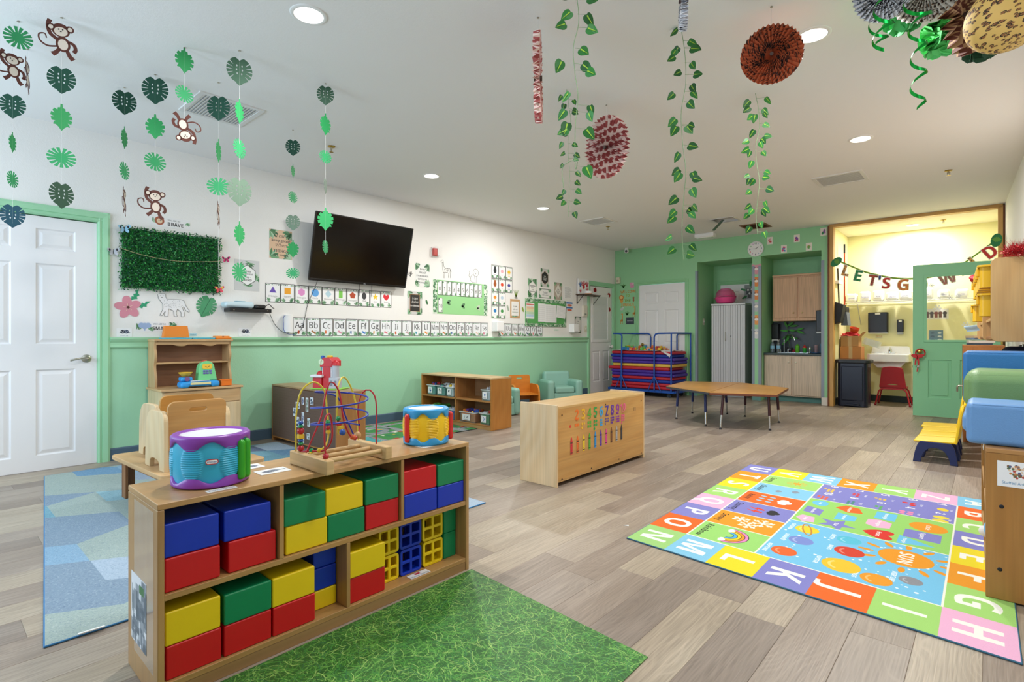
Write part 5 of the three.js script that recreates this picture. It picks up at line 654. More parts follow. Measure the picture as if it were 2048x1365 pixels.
  const tr = thing('step_bin', 'large dark blue step-on rubbish bin in the alcove', 'bin', [-1.54, 0, -9.52]), bn = mat('#10182e', 0.3); part(tr, 'body', guv(ext(rrect(0.38, 0.3, 0.05), 0.64, 0.006).rotateX(-PI / 2)), bn, [0, 0.01, 0]); part(tr, 'front_panel', soft(0.28, 0.52, 0.03, 0.014), bn, [0, 0.35, 0.15]); part(tr, 'lid', guv(ext(rrect(0.44, 0.35, 0.06), 0.03, 0.01).rotateX(-PI / 2)), mat('#1e2126', 0.4), [0, 0.665, 0]); part(tr, 'pedal', soft(0.2, 0.03, 0.07, 0.01), bn, [0, 0.03, 0.17]); const bd = part(tr, 'badge', bx(0.06, 0.004, 0.02, 0.001), mat('#b02a2a', 0.4), [0, 0.708, 0.12]);
  const tb = thing('small_bin', 'slim black bin half hidden behind the green door', 'bin', [-0.72, 0, -10.2]); part(tb, 'body', lathe([[0, 0], [0.12, 0], [0.15, 0.6], [0.14, 0.6], [0.11, 0.01], [0, 0.01]], 28), M.blackMatte); part(tb, 'rim', lathe([[0.165, 0.58], [0.165, 0.61], [0.14, 0.62], [0.14, 0.58]], 28), M.blackMatte);
  const cb = mat('#b98a58', 0.85), bxs = (l, w, h, dd, p, m) => { const t = thing('cardboard_box', l, 'box', p); part(t, 'carton', bx(w, h, dd, 0.003), m); part(t, 'tape', bx(0.05, h + 0.001, dd + 0.001, 0.001), mat('#c9a878', 0.5), [0, 0, 0]); return t; };
  const st = thing('storage_stand', 'plain wooden stand in the corner holding the boxes', 'stand', [-1.63, 0, -9.93]); part(st, 'top', bx(0.29, 0.02, 0.32, 0.003, 'x'), wood('#b8733c', 0.5), [0, 0.695, 0]); for (const a of [-1, 1]) for (const b2 of [-1, 1]) part(st, 'leg', bx(0.03, 0.685, 0.03, 0.003), wood('#b8733c', 0.5), [a * 0.125, 0.3425, b2 * 0.14]);
  bxs('orange-brown carton, lower of the two boxes above the bin', 0.28, 0.19, 0.3, [-1.63, 0.802, -9.93], mat('#c5834a', 0.8)); const ob = bxs('open cardboard box with red tissue, upper of the two boxes', 0.24, 0.16, 0.26, [-1.645, 0.979, -9.93], cb); part(ob, 'flap', bx(0.1, 0.003, 0.26, 0.001), cb, [0.15, 0.11, 0], [0, 0, 0.9]);
  const ti = thing('red_tissue', 'crumpled red tissue paper bulging out of the open box', 'tissue paper', [-1.645, 1.06, -9.93]); { const g = new THREE.IcosahedronGeometry(0.12, 3), p = g.attributes.position; for (let i = 0; i < p.count; i++) { const n = 0.75 + 0.5 * hash(Math.round(p.getX(i) * 400), Math.round(p.getY(i) * 400 + p.getZ(i) * 131)); p.setXYZ(i, p.getX(i) * n, Math.max(0.0, p.getY(i) * n * 0.55), p.getZ(i) * n); } g.computeVertexNormals(); part(ti, 'tissue', g, mat('#c4202c', 0.7)); }
  solo('orange_bowl', 'orange plastic bowl tipped in the red tissue', 'bowl', lathe([[0, 0], [0.045, 0.004], [0.065, 0.05], [0.068, 0.08], [0.062, 0.08], [0.058, 0.05], [0.04, 0.01], [0, 0.008]], 26), mat('#cf4a1e', 0.35), [-1.61, 1.115, -9.9], [0.25, 0, -0.25]);
  solo('clear_tub', 'clear plastic tub lying tilted beside the boxes', 'tub', guv(ext((() => { const q = rrect(0.24, 0.2, 0.05); q.holes.push(new THREE.Path(rrect(0.232, 0.192, 0.046).getPoints())); return q; })(), 0.1, 0.002).rotateX(-PI / 2)), mat('#f4f6f6', 0.1, { transmission: 0.8, thickness: 0 }), [-1.42, 0.905, -10.15], [0, 0.2, -0.35]);
  // broom and dustpan clipped to the left wall
  const br = thing('broom', 'broom with a bright orange handle hanging in the alcove', 'broom', [-1.7, 0, -9.72]); part(br, 'handle', rod([0, 1.5, 0], [0, 2.36, 0], 0.011, 12), mat('#d8451a', 0.4)); part(br, 'grip', rod([0, 2.36, 0], [0, 2.5, 0], 0.0125, 12), M.blackMatte); part(br, 'head', bx(0.05, 0.09, 0.24, 0.01), M.blackMatte, [0.02, 1.47, 0.0]); part(br, 'bristles', guv(ext(shapeOf([[-0.025, 0], [0.025, 0], [0.045, -0.2], [-0.045, -0.2]]), 0.24, 0.002)), mat('#6a7078', 0.9), [0.02, 1.43, -0.12]);
  const dp = thing('dustpan', 'black upright dustpan with a dark handle on the alcove wall', 'dustpan', [-1.735, 0, -9.46]); part(dp, 'handle', rod([0.01, 1.5, 0], [-0.01, 2.1, 0], 0.011, 12), mat('#2c241c', 0.5)); part(dp, 'pan', guv(ext(shapeOf([[0, 0], [0.07, 0.03], [0.11, 0.28], [0.0, 0.33]]), 0.22, 0.006)), M.blackMatte, [-0.03, 1.25, -0.11]);
  solo('wall_clip', 'white plastic wall clip holding the broom handles', 'clip', bx(0.05, 0.05, 0.34, 0.006), M.plasticW, [-1.748, 1.89, -9.59]);
  const ws = thing('wire_shelf', 'white wire shelf with bags along the alcove back wall', 'shelf', [-0.85, 1.61, zb]), wm = mat('#efeee8', 0.35); part(ws, 'front_rail', merge([rod([-0.92, 0, 0.34], [0.95, 0, 0.34], 0.004), rod([-0.92, -0.035, 0.34], [0.95, -0.035, 0.34], 0.004), rod([-0.92, 0, 0.02], [0.95, 0, 0.02], 0.004), rod([-0.92, 0, 0.18], [0.95, 0, 0.18], 0.0035)]), wm);
  for (let i = 0; i < 72; i++) part(ws, 'wire', bx(0.003, 0.003, 0.335, 0.0005), wm, [-0.91 + i * 0.0262, 0.004, 0.18]); for (const x of [-0.75, 0.02, 0.75]) part(ws, 'bracket', rod([x, -0.03, 0.33], [x, -0.36, 0.012], 0.006), mat('#bdbdb6', 0.4));
  [['Samuel', -1.7], ['Benjamin', -1.515], ['Aria', -1.335], ['Aaron', -1.155], ['Jonah', -0.975], ['Leo', -0.73], ['Mia', -0.52], ['Ella', -0.31]].forEach(([n, x], i) => { const t = thing('diaper_bag_bundle', ['leftmost clear bag of supplies on the wire shelf, by the broom', 'second clear bag from the left on the wire shelf', 'third clear bag from the left, folded over, on the wire shelf', 'fourth bag from the left on the wire shelf, below the letter S', 'fifth bag on the wire shelf, left of the green door edge', 'first bag on the wire shelf seen through the door glass', 'second bag seen through the green door glass', 'rightmost bag seen through the green door glass'][i], 'bag', [x, 1.617, zb + 0.17], rr(-0.2, 0.2), 'bags on the wire shelf'); const w = rr(0.14, 0.17), h = rr(0.13, 0.18), g = soft(w, h, 0.16, 0.035, 5), p = g.attributes.position; for (let j = 0; j < p.count; j++) { const q = [p.getX(j), p.getY(j), p.getZ(j)].map((v) => Math.round(v * 300)); p.setXYZ(j, p.getX(j) + 0.007 * (hash(q[0], q[1] * 7 + q[2]) - 0.5), p.getY(j) + 0.012 * (hash(q[1] * 3 + q[0], q[2]) - 0.5), p.getZ(j)); } g.computeVertexNormals(); part(t, 'bag', g, mat('#eeeeea', 0.3), [0, h / 2 + 0.004, 0]); const q = print(0.1, 0.04, (c2, W, H) => { fill(c2, W, H, '#e4e4e6'); T(c2, n, W / 2, H / 2, H * 0.7, '#44408a', 'sans-serif', { italic: true }); }, 500); part(t, 'name_tape', sheet(0.1, 0.04, q, 0.001), q.mat, [0, h * 0.45, 0.086]); });
  const no = print(0.11, 0.05, (g, W, H) => { fill(g, W, H, '#e8dfae'); T(g, 'NOTICE', W / 2, H * 0.3, H * 0.4, '#c07a2a', 'sans-serif', { bold: true }); g.fillStyle = '#888'; g.fillRect(W * 0.1, H * 0.6, W * 0.8, 2); g.fillRect(W * 0.1, H * 0.78, W * 0.7, 2); }); solo('notice_sticker', 'small notice sticker under the paper towel dispenser', 'notice', sheet(0.11, 0.05, no, 0.001), no.mat, [-1.35, 1.05, zb + 0.0012]);
  const fa = print(0.3, 0.16, (g, W, H) => { fill(g, W, H, '#e4e0dc'); for (let i = 0; i < 5; i++) { g.fillStyle = ['#5a2f2a', '#2c2c34', '#7a3038'][i % 3]; g.beginPath(); g.arc(W * (0.15 + i * 0.175), H * 0.42, H * 0.16, 0, 7); g.fill(); g.fillRect(W * (0.09 + i * 0.175), H * 0.55, W * 0.12, H * 0.3); } }); solo('family_poster', 'poster of small faces seen through the green door glass', 'poster', sheet(0.3, 0.16, fa, 0.001), fa.mat, [-0.62, 1.4, zb + 0.0012]);
  const bp = print(0.17, 0.36, (g, W, H) => { fill(g, W, H, '#5f86a4'); for (let i = 0; i < 12; i++) { g.fillStyle = i % 2 ? '#dfe8ee' : '#3d5f80'; g.beginPath(); g.ellipse(W * (0.25 + 0.5 * (i % 2)), H * (0.12 + 0.14 * (i >> 1)), W * 0.14, H * 0.04, 0, 0, 7); g.fill(); } }); solo('wash_hands_poster', 'blue chart on the alcove wall seen through the door glass', 'poster', sheet(0.17, 0.36, bp, 0.001), bp.mat, [-0.62, 0.97, zb + 0.0012]);
  const bow = thing('ribbon_bow', 'red ribbon bow with a bell hung on the green door knob', 'ribbon', [-0.71, 0.86, -8.78]), rb = mat('#c0161f', 0.5); part(bow, 'loop', new THREE.TorusGeometry(0.05, 0.008, 8, 24), rb, [0.03, -0.02, 0], [0, 0.3, 0]); for (const s of [-1, 1]) part(bow, 'bow_loop', ext(oval(0.035, 0.02, s * 0.03, 0), 0.01, 0.004), rb, [0, -0.07, 0], [0, 0, s * 0.3]); part(bow, 'tail', merge([ext(band([[0, -0.07], [0.01, -0.15], [-0.005, -0.27]], 0.022, 0.012), 0.003), ext(band([[0, -0.07], [-0.02, -0.13], [-0.025, -0.18]], 0.02, 0.012), 0.003)]), rb); part(bow, 'bell', new THREE.SphereGeometry(0.018, 14, 10), M.chrome, [0.008, -0.2, 0.012]);
}
// ================================================================ right-hand side
{ const t = thing('toy_shelf', 'wooden shelf at right edge with a stuffed animals sign on its side', 'shelf', [0.152, 0.0078, -3.47], -PI / 2 + 0.02), m = wood('#b98748', 0.45);
  shelfUnit(t, 1.2, 0.355, 0.597, { m: wood('#c9985a', 0.45), side: m, topM: wood('#b88a56', 0.4), shelves: [0.31], dividers: [[0, 0.055, 0.58]] });
  const p = print(0.12, 0.1, (g, W, H) => { fill(g, W, H, '#eef0f4'); const cs = ['#b5483f', '#4a5f86', '#7a5a3a', '#c9824a', '#5a6a50', '#e0c9b0']; for (let i = 0; i < 46; i++) { g.fillStyle = cs[i % 6]; g.beginPath(); g.arc(W * rr(0.25, 0.75), H * rr(0.15, 0.62), W * 0.035, 0, 7); g.fill(); } T(g, 'Stuffed Animals', W / 2, H * 0.84, H * 0.13, '#2f6aa0', 'sans-serif', { max: W * 0.86 }); }, 1200);
  part(t, 'sign', sheet(0.12, 0.1, p, 0.0008), p.mat, [0.6008, 0.502, 0.083], [0, PI / 2, 0]);
  screws(t, []); for (const [y, z] of [[0.37, 0.13], [0.12, 0.135]]) part(t, 'screw', lathe([[0, 0.003], [0.005, 0.003], [0.008, 0]], 12).rotateZ(-PI / 2), M.steelDark, [0.6, y, z]);
  const lab = print(0.08, 0.05, (g, W, H) => { fill(g, W, H, '#e6edf2'); g.fillStyle = '#7aa6c4'; g.fillRect(W * 0.1, H * 0.2, W * 0.5, H * 0.4); }); part(t, 'top_label', sheet(0.08, 0.05, lab, 0.0008), lab.mat, [0.52, 0.5978, 0.02], [-PI / 2, 0, 0]);
  const pl = (n, l, x, y, z, r, m2, bits) => { const q = thing(n, l, 'plush toy', [x, y, z]); const g = new THREE.IcosahedronGeometry(r, 4), pp = g.attributes.position; for (let i = 0; i < pp.count; i++) { const k = 1 + 0.06 * (vn(pp.getX(i) * 60 + 9, pp.getY(i) * 60 + pp.getZ(i) * 40 + 9, 99, 99) - 0.5); pp.setXYZ(i, pp.getX(i) * k, pp.getY(i) * k * 0.9, pp.getZ(i) * k * 1.1); } g.computeVertexNormals(); part(q, 'body', g, m2, [0, r * 0.9, 0]); for (const [bn, br, bp2, bm] of bits) part(q, bn, new THREE.SphereGeometry(br, 16, 12), bm, bp2); };
  const gy = mat('#9aa0aa', 0.95), wh = mat('#e9e6e2', 0.95), dk = mat('#35353a', 0.95), pk = mat('#e8b8c4', 0.95), bl = mat('#7fb4dc', 0.95);
  pl('plush_toy', 'grey plush toy poking out of the upper shelf end', 0.105, 0.3193, -3.02, 0.075, gy, [['head', 0.055, [-0.06, 0.1, 0.02], gy], ['ear', 0.024, [-0.09, 0.15, 0.03], gy], ['foot', 0.03, [-0.08, 0.03, 0.05], gy]]); pl('plush_toy', 'dark plush with white face at the back end of the shelf top', 0.09, 0.3193, -3.9, 0.08, dk, [['head', 0.05, [-0.07, 0.13, 0.02], wh], ['ear', 0.03, [-0.07, 0.19, -0.03], dk]]);
  pl('plush_toy', 'pink plush toy on the upper shelf', 0.105, 0.3193, -3.28, 0.06, pk, [['head', 0.045, [-0.05, 0.09, 0], pk]]); pl('plush_toy', 'blue plush toy on the lower shelf', 0.105, 0.0643, -3.25, 0.08, bl, [['head', 0.06, [-0.07, 0.11, 0], bl], ['snout', 0.025, [-0.12, 0.1, 0], wh]]); pl('plush_toy', 'white plush toy low in the shelf by the alphabet rug', 0.105, 0.0643, -3.02, 0.075, wh, [['head', 0.055, [-0.06, 0.11, 0.01], wh], ['ear', 0.02, [-0.07, 0.165, 0.02], pk]]);
}
{ const vin = (c) => mat(c, 0.45, { bumpMap: grainy, bumpScale: 0.0005 }), seam = (t, w, d, y, m) => part(t, 'piping', tube([[-w / 2, y, d / 2], [w / 2, y, d / 2]], 0.003, 2, 6), m);
  const cu = (l, x0, x1, y0, y1, z0, z1, c, r) => { const t = thing('foam_cushion', l, 'cushion', [(x0 + x1) / 2, y0, (z0 + z1) / 2], 0, 'vinyl foam cushions'); part(t, 'cushion', soft(x1 - x0, y1 - y0, z1 - z0, r, 6), vin(c), [0, (y1 - y0) / 2, 0]); seam(t, x1 - x0 - 2 * r, z1 - z0 - 2 * r * 0.3, y1 - y0 - r * 0.35, vin(c)); };
  cu('light blue vinyl cushion, front of the pile on the right shelf', -0.075, 0.36, 0.6062, 0.776, -3.2, -2.93, '#6796cc', 0.022); cu('light blue cushion lying under the green roll', -0.097, 0.33, 0.6062, 0.70, -4.05, -3.24, '#6c9ace', 0.03); cu('green vinyl bolster on top of the blue cushions', -0.095, 0.34, 0.701, 0.892, -3.68, -3.3, '#71955f', 0.06); cu('darker blue cushion, topmost at the back of the pile', -0.108, 0.33, 0.701, 0.972, -4.05, -3.72, '#2d72b2', 0.02); }
{ // wall-hung cubby of yellow trays, leaning with the wall
  const t = thing('cubby_shelf', 'plywood wall cubby holding yellow plastic trays at the right', 'cubby', [0.006, 1.024, -4.2], -TILT), m = wood('#d8b07a', 0.4), L = 2.4, H = 0.484, D = 0.3, th = 0.018;
  const S = rrect(D, H, 0.03, D / 2, H / 2); for (const z of [-th / 2, -L / 2, -L + th / 2]) part(t, 'upright', guv(ext(S, th - 0.006, 0.003)), m, [0, 0, z - th / 2 + 0.003]); for (const y of [0.02, 0.14, 0.31, H - 0.01]) part(t, 'board', bx(D - 0.02, th, L - 0.02, 0.002, 'z'), y < 0.1 ? M.brown : m, [D / 2 + 0.008, y, -L / 2]); part(t, 'back_panel', bx(0.006, H - 0.02, L - 0.02, 0.001, 'z'), m, [D - 0.006, H / 2, -L / 2]);
  const ym = mat('#e9b61d', 0.35), W = 0.19, mk = (i, row, l) => { const y = row ? 1.024 + 0.3195 : 1.024 + 0.1495, z = -4.2 - 0.025 - W / 2 - i * 0.212 - (i > 4 ? 0.14 : 0), hh = 0.125, g = thing('yellow_tray', l, 'tray', [0.006 - 0.0387 * (-z - 4.2) + 0.09, y, z], -TILT, 'yellow trays in the cubby'); const R = rrect(0.28, W - 0.03, 0.02); R.holes.push(new THREE.Path(rrect(0.272, W - 0.038, 0.018).getPoints()));
    part(g, 'tub', merge([guv(ext(R, hh, 0.001).rotateX(-PI / 2)), bx(0.27, 0.004, W - 0.04, 0.001).translate(0, 0.003, 0)]), ym); const Q = rrect(0.3, W, 0.02); Q.holes.push(new THREE.Path(rrect(0.272, W - 0.038, 0.018).getPoints())); part(g, 'rim', guv(ext(Q, 0.008, 0.002).rotateX(-PI / 2)), ym, [0, hh - 0.002, 0]); part(g, 'grip', soft(0.014, 0.05, 0.06, 0.005), ym, [-0.147, hh - 0.03, 0]); };
  for (let i = 0; i < 6; i++) mk(i, 1, ['nearest yellow tray in the top row of the cubby', 'second yellow tray along the top row', 'third yellow tray along the top row', 'fourth yellow tray along the top row', 'fifth yellow tray along the top row', 'farthest yellow tray in the top row, left-most in view'][i]); mk(0, 0, 'yellow tray in the lower row, nearest the camera'); mk(6, 0, 'far yellow tray in the lower row'); 
  const ti = thing('red_tinsel', 'bushy red tinsel garland lying on top of the cubby', 'tinsel', [0.16, 1.512, -4.45]), im = new THREE.InstancedMesh(new THREE.ConeGeometry(0.0022, 0.07, 4).translate(0, 0.03, 0), mat('#b50d1c', 0.25, { metalness: 0.5 }), 900), o = new THREE.Object3D(); for (let i = 0; i < 900; i++) { const a = i / 900; o.position.set(0.06 * Math.sin(a * 19) + rr(-0.04, 0.04), 0.03 + rr(0, 0.02) + 0.02 * Math.sin(a * 12), -0.25 + a * 0.55); o.rotation.set(rr(-1.5, 1.5), rr(0, 6), rr(-1.5, 1.5)); o.updateMatrix(); im.setMatrixAt(i, o.matrix); } im.name = 'tinsel_strands'; im.userData.kind = 'stuff'; ti.add(im); part(ti, 'core', tube([[0, 0.02, -0.25], [0.05, 0.03, -0.1], [-0.03, 0.02, 0.1], [0.03, 0.025, 0.3]], 0.012, 30, 8), mat('#8e0a16', 0.5));
  const wc = thing('white_candle', 'white pillar ornament in the tinsel on the cubby', 'ornament', [0.24, 1.502, -4.3]); part(wc, 'pillar', cyl(0.014, 0.016, 0.1, 16), M.paper, [0, 0.05, 0]); part(wc, 'tip', new THREE.ConeGeometry(0.012, 0.04, 14), mat('#e8d8b8', 0.5), [0, 0.12, 0]);
  solo('red_cloth', 'red cloth spilling from the yellow trays at the cubby end', 'cloth', (() => { const g = new THREE.IcosahedronGeometry(0.07, 3), p = g.attributes.position; for (let i = 0; i < p.count; i++) { const n = 0.8 + 0.4 * hash(Math.round(p.getX(i) * 300), Math.round(p.getY(i) * 300 + p.getZ(i) * 77)); p.setXYZ(i, p.getX(i) * n, p.getY(i) * n * 0.5, p.getZ(i) * n * 1.3); } g.computeVertexNormals(); return g; })(), mat('#c21f35', 0.7), [-0.04, 1.475, -5.15]);
  solo('face_mask', 'pale blue paper face mask hanging under the cubby', 'mask', (() => { const g = new THREE.PlaneGeometry(0.085, 0.05, 8, 6), p = g.attributes.position; for (let i = 0; i < p.count; i++) p.setZ(i, 0.012 * Math.sin(p.getY(i) * 90) + 0.03 * Math.cos(p.getX(i) * 20)); g.computeVertexNormals(); return g; })(), mat('#bcd6e8', 0.8, { side: THREE.DoubleSide }), [-0.1, 1.12, -5.6], [0.2, -0.4, 0.2]);
  for (const [i, l, c, y, z] of [[0, 'dark navy jacket hanging under the cubby, nearer', '#10162c', 0.84, -4.55], [1, 'black jacket with red stripe hanging behind the navy one', '#101014', 0.83, -5.05]]) { const j = thing('child_jacket', l, 'jacket', [0.15, y, z]); part(j, 'body', soft(0.2, 0.28, 0.22, 0.06), mat(c, 0.8), [0, 0, 0]); for (const s of [-1, 1]) part(j, 'sleeve', new THREE.CapsuleGeometry(0.04, 0.22, 6, 12), mat(c, 0.8), [-0.06, -0.04, s * 0.13], [0.15 * s, 0, 0.1]); part(j, 'hood', soft(0.14, 0.08, 0.16, 0.035), mat(c, 0.8), [-0.02, 0.11, 0]); part(j, 'stripe', bx(0.004, 0.12, 0.03, 0.001), mat(i ? '#a02028' : '#2a6ab0', 0.7), [-0.101, 0.04, 0.03]); part(j, 'hook', bent([[0.06, 0.15, 0], [0, 0.162, 0], [0, 0.13, 0]], 0.005, 0.01), M.nickel); }
}
{ // coat locker farther along, its edge showing past the cushions
  const t = thing('coat_locker', 'low wooden coat locker standing beyond the yellow chairs', 'locker', [-0.06, 0, -7.35], -PI / 2 + 0.038), m = wood('#b9783f', 0.45); shelfUnit(t, 0.75, 0.31, 0.966, { m, side: m, topM: m, shelves: [0.75], kick: 0.08, dividers: [[0, 0.08, 0.73]] }); part(t, 'hook', bent([[0.36, 0.56, 0.16], [0.36, 0.56, 0.2], [0.36, 0.5, 0.2]], 0.008, 0.02), M.nickel, [0, 0, 0]); 
  [['#3f4a55', 0.0], ['#d8cfc0', 0.022], ['#6f8aa8', 0.05], ['#c9b08a', 0.0715]].forEach(([c, y], i) => solo('book', ['bottom book of the small pile on the coat locker', 'second book of the pile on the coat locker', 'blue book in the pile on the coat locker', 'top book of the pile on the coat locker'][i], 'book', bx(0.2, 0.019 + (i % 2) * 0.006, 0.26, 0.002), mat(c, 0.6), [-0.08 + i * 0.006, 0.9785 + y, -7.3], [0, 0.1 * i, 0], 'books on the coat locker'));
}
function stackChair(label, pos, ry) {                         // seat faces +z
  const t = thing('stacking_chair', label, 'chair', pos, ry, 'yellow stacking chairs'), y = mat('#f0c81e', 0.35), n = mat('#1d2c5e', 0.4), S = new THREE.Shape(), sh = 0.185;
  const seat = soft(0.27, 0.018, 0.27, 0.008, 4), p = seat.attributes.position; for (let i = 0; i < p.count; i++) { const u = p.getX(i) / 0.135, v = p.getZ(i) / 0.135; p.setY(i, p.getY(i) - 0.01 * (1 - u * u) * (1 - v * v) - (v > 0.6 ? (v - 0.6) * 0.03 : 0)); } seat.computeVertexNormals(); part(t, 'seat', seat, y, [0, sh, 0.01]);
  S.moveTo(-0.135, 0); S.lineTo(0.135, 0); S.lineTo(0.12, 0.26); S.quadraticCurveTo(0.115, 0.298, 0.07, 0.3); S.lineTo(-0.07, 0.3); S.quadraticCurveTo(-0.115, 0.298, -0.12, 0.26); S.closePath(); S.holes.push(new THREE.Path(rrect(0.09, 0.03, 0.014, 0, 0.262).getPoints())); part(t, 'backrest', guv(ext(S, 0.01, 0.004)), y, [0, sh - 0.004, -0.135], [-0.14, 0, 0]);
  const A = new THREE.Shape(); A.moveTo(-0.14, 0); A.lineTo(-0.1, 0); A.quadraticCurveTo(-0.085, 0.125, 0, 0.13); A.quadraticCurveTo(0.085, 0.125, 0.1, 0); A.lineTo(0.145, 0); A.quadraticCurveTo(0.125, 0.15, 0.095, 0.168); A.lineTo(-0.095, 0.168); A.quadraticCurveTo(-0.125, 0.15, -0.14, 0); for (const s of [-1, 1]) part(t, 'leg_arch', guv(ext(A, 0.022, 0.004).rotateY(-PI / 2).translate(0.011, 0, 0)), n, [s * 0.125, 0.005, 0]); part(t, 'seat_frame', bx(0.24, 0.016, 0.2, 0.004), n, [0, 0.165, 0]);
}
stackChair('nearest yellow toddler chair with navy legs by the right shelf', [-0.335, 0, -5.76], -PI / 2 - 0.02); stackChair('yellow toddler chair directly behind the nearest one', [-0.33, 0, -6.08], -PI / 2); stackChair('third yellow toddler chair in the row along the right side', [-0.335, 0, -6.4], -PI / 2 + 0.02); stackChair('farthest yellow toddler chair in the row', [-0.36, 0, -6.72], -PI / 2);
// ================================================================ rugs and mats
const rugMat = (map) => new THREE.MeshStandardMaterial({ map, roughness: 0.95, bumpMap: rep(T_pile, 12, 12), bumpScale: 0.0015 });
function rugGeo(pts, th, uvf) { const g = ext(shapeOf(pts.map(([x, z]) => [x, -z])), th - 0.002, 0.001, 4).rotateX(-PI / 2).translate(0, 0.0012, 0), p = g.attributes.position, uv = new Float32Array(p.count * 2); for (let i = 0; i < p.count; i++) { const [u, v] = uvf(p.getX(i), p.getZ(i)); uv[i * 2] = u; uv[i * 2 + 1] = v; } g.setAttribute('uv', new THREE.BufferAttribute(uv, 2)); return g; }
const bound = (t, pts, r, c, y) => pts.forEach(([x, z], i) => { const [a, b] = pts[(i + 1) % pts.length]; part(t, 'binding', merge([rod([x, y, z], [a, y, b], r), new THREE.SphereGeometry(r, 8, 6).translate(x, y, z)]), mat(c, 0.9)); });
{ // alphabet rug: reading direction runs towards the camera (+z), top of the letters towards +x
  const x0 = -1.435, x1 = 0.072, z0 = -4.565, z1 = -2.43;
  const tex = canvasTex(2048, 1444, (g, W, H) => {
    const C = { p: '#8484c8', y: '#ecd922', b: '#86c6e4', o: '#ea6a22', a: '#eb9a20', g: '#a4d673', k: '#eeb4d4', n: '#a0cf7c' }, cw = W / 8, ch = H / 7; fill(g, W, H, '#9ad36c');
    const cellAt = (c, r, L, k) => { g.fillStyle = C[k]; g.fillRect(c * cw, r * ch, cw + 1, ch + 1); if (L === 'I') { g.fillStyle = '#f4f5ea'; g.fillRect((c + 0.46) * cw, (r + 0.18) * ch, cw * 0.09, ch * 0.66); } else T(g, L, (c + 0.5) * cw, (r + 0.52) * ch, ch * 0.92, '#f4f5ea', 'sans-serif', { bold: true }); };
    'ABCDEFGH'.split('').forEach((l, i) => cellAt(i, 0, l, 'bogpyagk'[i])); 'IJKLMN'.split('').forEach((l, i) => cellAt(7, i + 1, l, 'gopybn'[i])); 'OPQRSTU'.split('').forEach((l, i) => cellAt(6 - i, 6, l, 'opkgyap'[i])); 'VWXYZ'.split('').forEach((l, i) => cellAt(0, 5 - i, l, 'ybagk'[i]));
    const X = cw, Y = ch, w = W - 2 * cw, h = H - 2 * ch; g.save(); g.translate(X, Y);
    const wh = h * 0.33, ww = w / 6, top = h - wh;                                                              // weather strip
    [['Sunny', C.g], ['Cloudy', C.b], ['Rainy', C.o], ['Stormy', C.p], ['Snowy', C.a], ['Rainbow', '#9cd672']].forEach(([n, c], i) => { g.fillStyle = c; g.fillRect(i * ww, top, ww, wh); T(g, n, (i + 0.5) * ww, h - wh * 0.13, wh * 0.14, '#1d1d1d', 'sans-serif', { bold: true }); });
    const cx = (i) => (i + 0.5) * ww, cy = top + wh * 0.4, cloud = (x, y, s, c) => { g.fillStyle = c; for (const [dx, dy, r] of [[-0.5, 0.1, 0.4], [0, -0.15, 0.5], [0.5, 0.1, 0.4], [0, 0.2, 0.45]]) { g.beginPath(); g.arc(x + dx * s, y + dy * s, r * s, 0, 7); g.fill(); } };
    g.fillStyle = '#eda02a'; g.beginPath(); g.arc(cx(0), cy, 26, 0, 7); g.fill(); for (let i = 0; i < 12; i++) { g.save(); g.translate(cx(0), cy); g.rotate(i * PI / 6); g.fillRect(34, -3, 30, 6); g.restore(); } cloud(cx(1) - 30, cy - 40, 36, '#8a97a6'); cloud(cx(1) + 20, cy + 50, 30, '#8a97a6'); cloud(cx(2), cy - 40, 62, '#f2f4f4'); g.fillStyle = '#8fd0ee'; for (let i = 0; i < 6; i++) { g.beginPath(); g.ellipse(cx(2) - 60 + (i % 3) * 55, cy + 40 + (i > 2 ? 50 : 0), 10, 18, 0, 0, 7); g.fill(); }
    cloud(cx(3), cy - 40, 54, '#2c2c30'); g.fillStyle = '#e2482a'; for (const d of [-30, 25]) { g.beginPath(); g.moveTo(cx(3) + d, cy + 10); g.lineTo(cx(3) + d - 20, cy + 60); g.lineTo(cx(3) + d, cy + 55); g.lineTo(cx(3) + d - 14, cy + 105); g.lineTo(cx(3) + d + 28, cy + 42); g.lineTo(cx(3) + d + 8, cy + 46); g.lineTo(cx(3) + d + 22, cy + 10); g.fill(); }
    g.strokeStyle = '#f6f1dc'; g.lineWidth = 11; for (const [dx, dy, s] of [[-35, -45, 62], [45, 10, 50], [-30, 65, 48]]) for (let i = 0; i < 6; i++) { g.save(); g.translate(cx(4) + dx, cy + dy); g.rotate(i * PI / 3); g.beginPath(); g.moveTo(0, 0); g.lineTo(s, 0); g.moveTo(s * 0.55, 0); g.lineTo(s * 0.8, -s * 0.25); g.moveTo(s * 0.55, 0); g.lineTo(s * 0.8, s * 0.25); g.stroke(); g.restore(); }
    ['#e58ac0', '#e89a2a', '#e8d22a', '#54aee0'].forEach((c, i) => { g.strokeStyle = '#222'; g.lineWidth = 22; g.beginPath(); g.arc(cx(5), cy + 40, 92 - i * 18, PI, 0); g.stroke(); g.strokeStyle = c; g.lineWidth = 16; g.beginPath(); g.arc(cx(5), cy + 40, 92 - i * 18, PI, 0); g.stroke(); }); cloud(cx(5) - 72, cy + 45, 28, '#f4f4f2'); cloud(cx(5) + 72, cy + 45, 28, '#f4f4f2');
    g.fillStyle = C.p; g.fillRect(0, 0, w * 0.27, top); g.fillStyle = '#9ad36c'; g.fillRect(w * 0.27, 0, w * 0.34, top); g.fillStyle = '#78c2e6'; g.fillRect(w * 0.61, 0, w * 0.39, top);
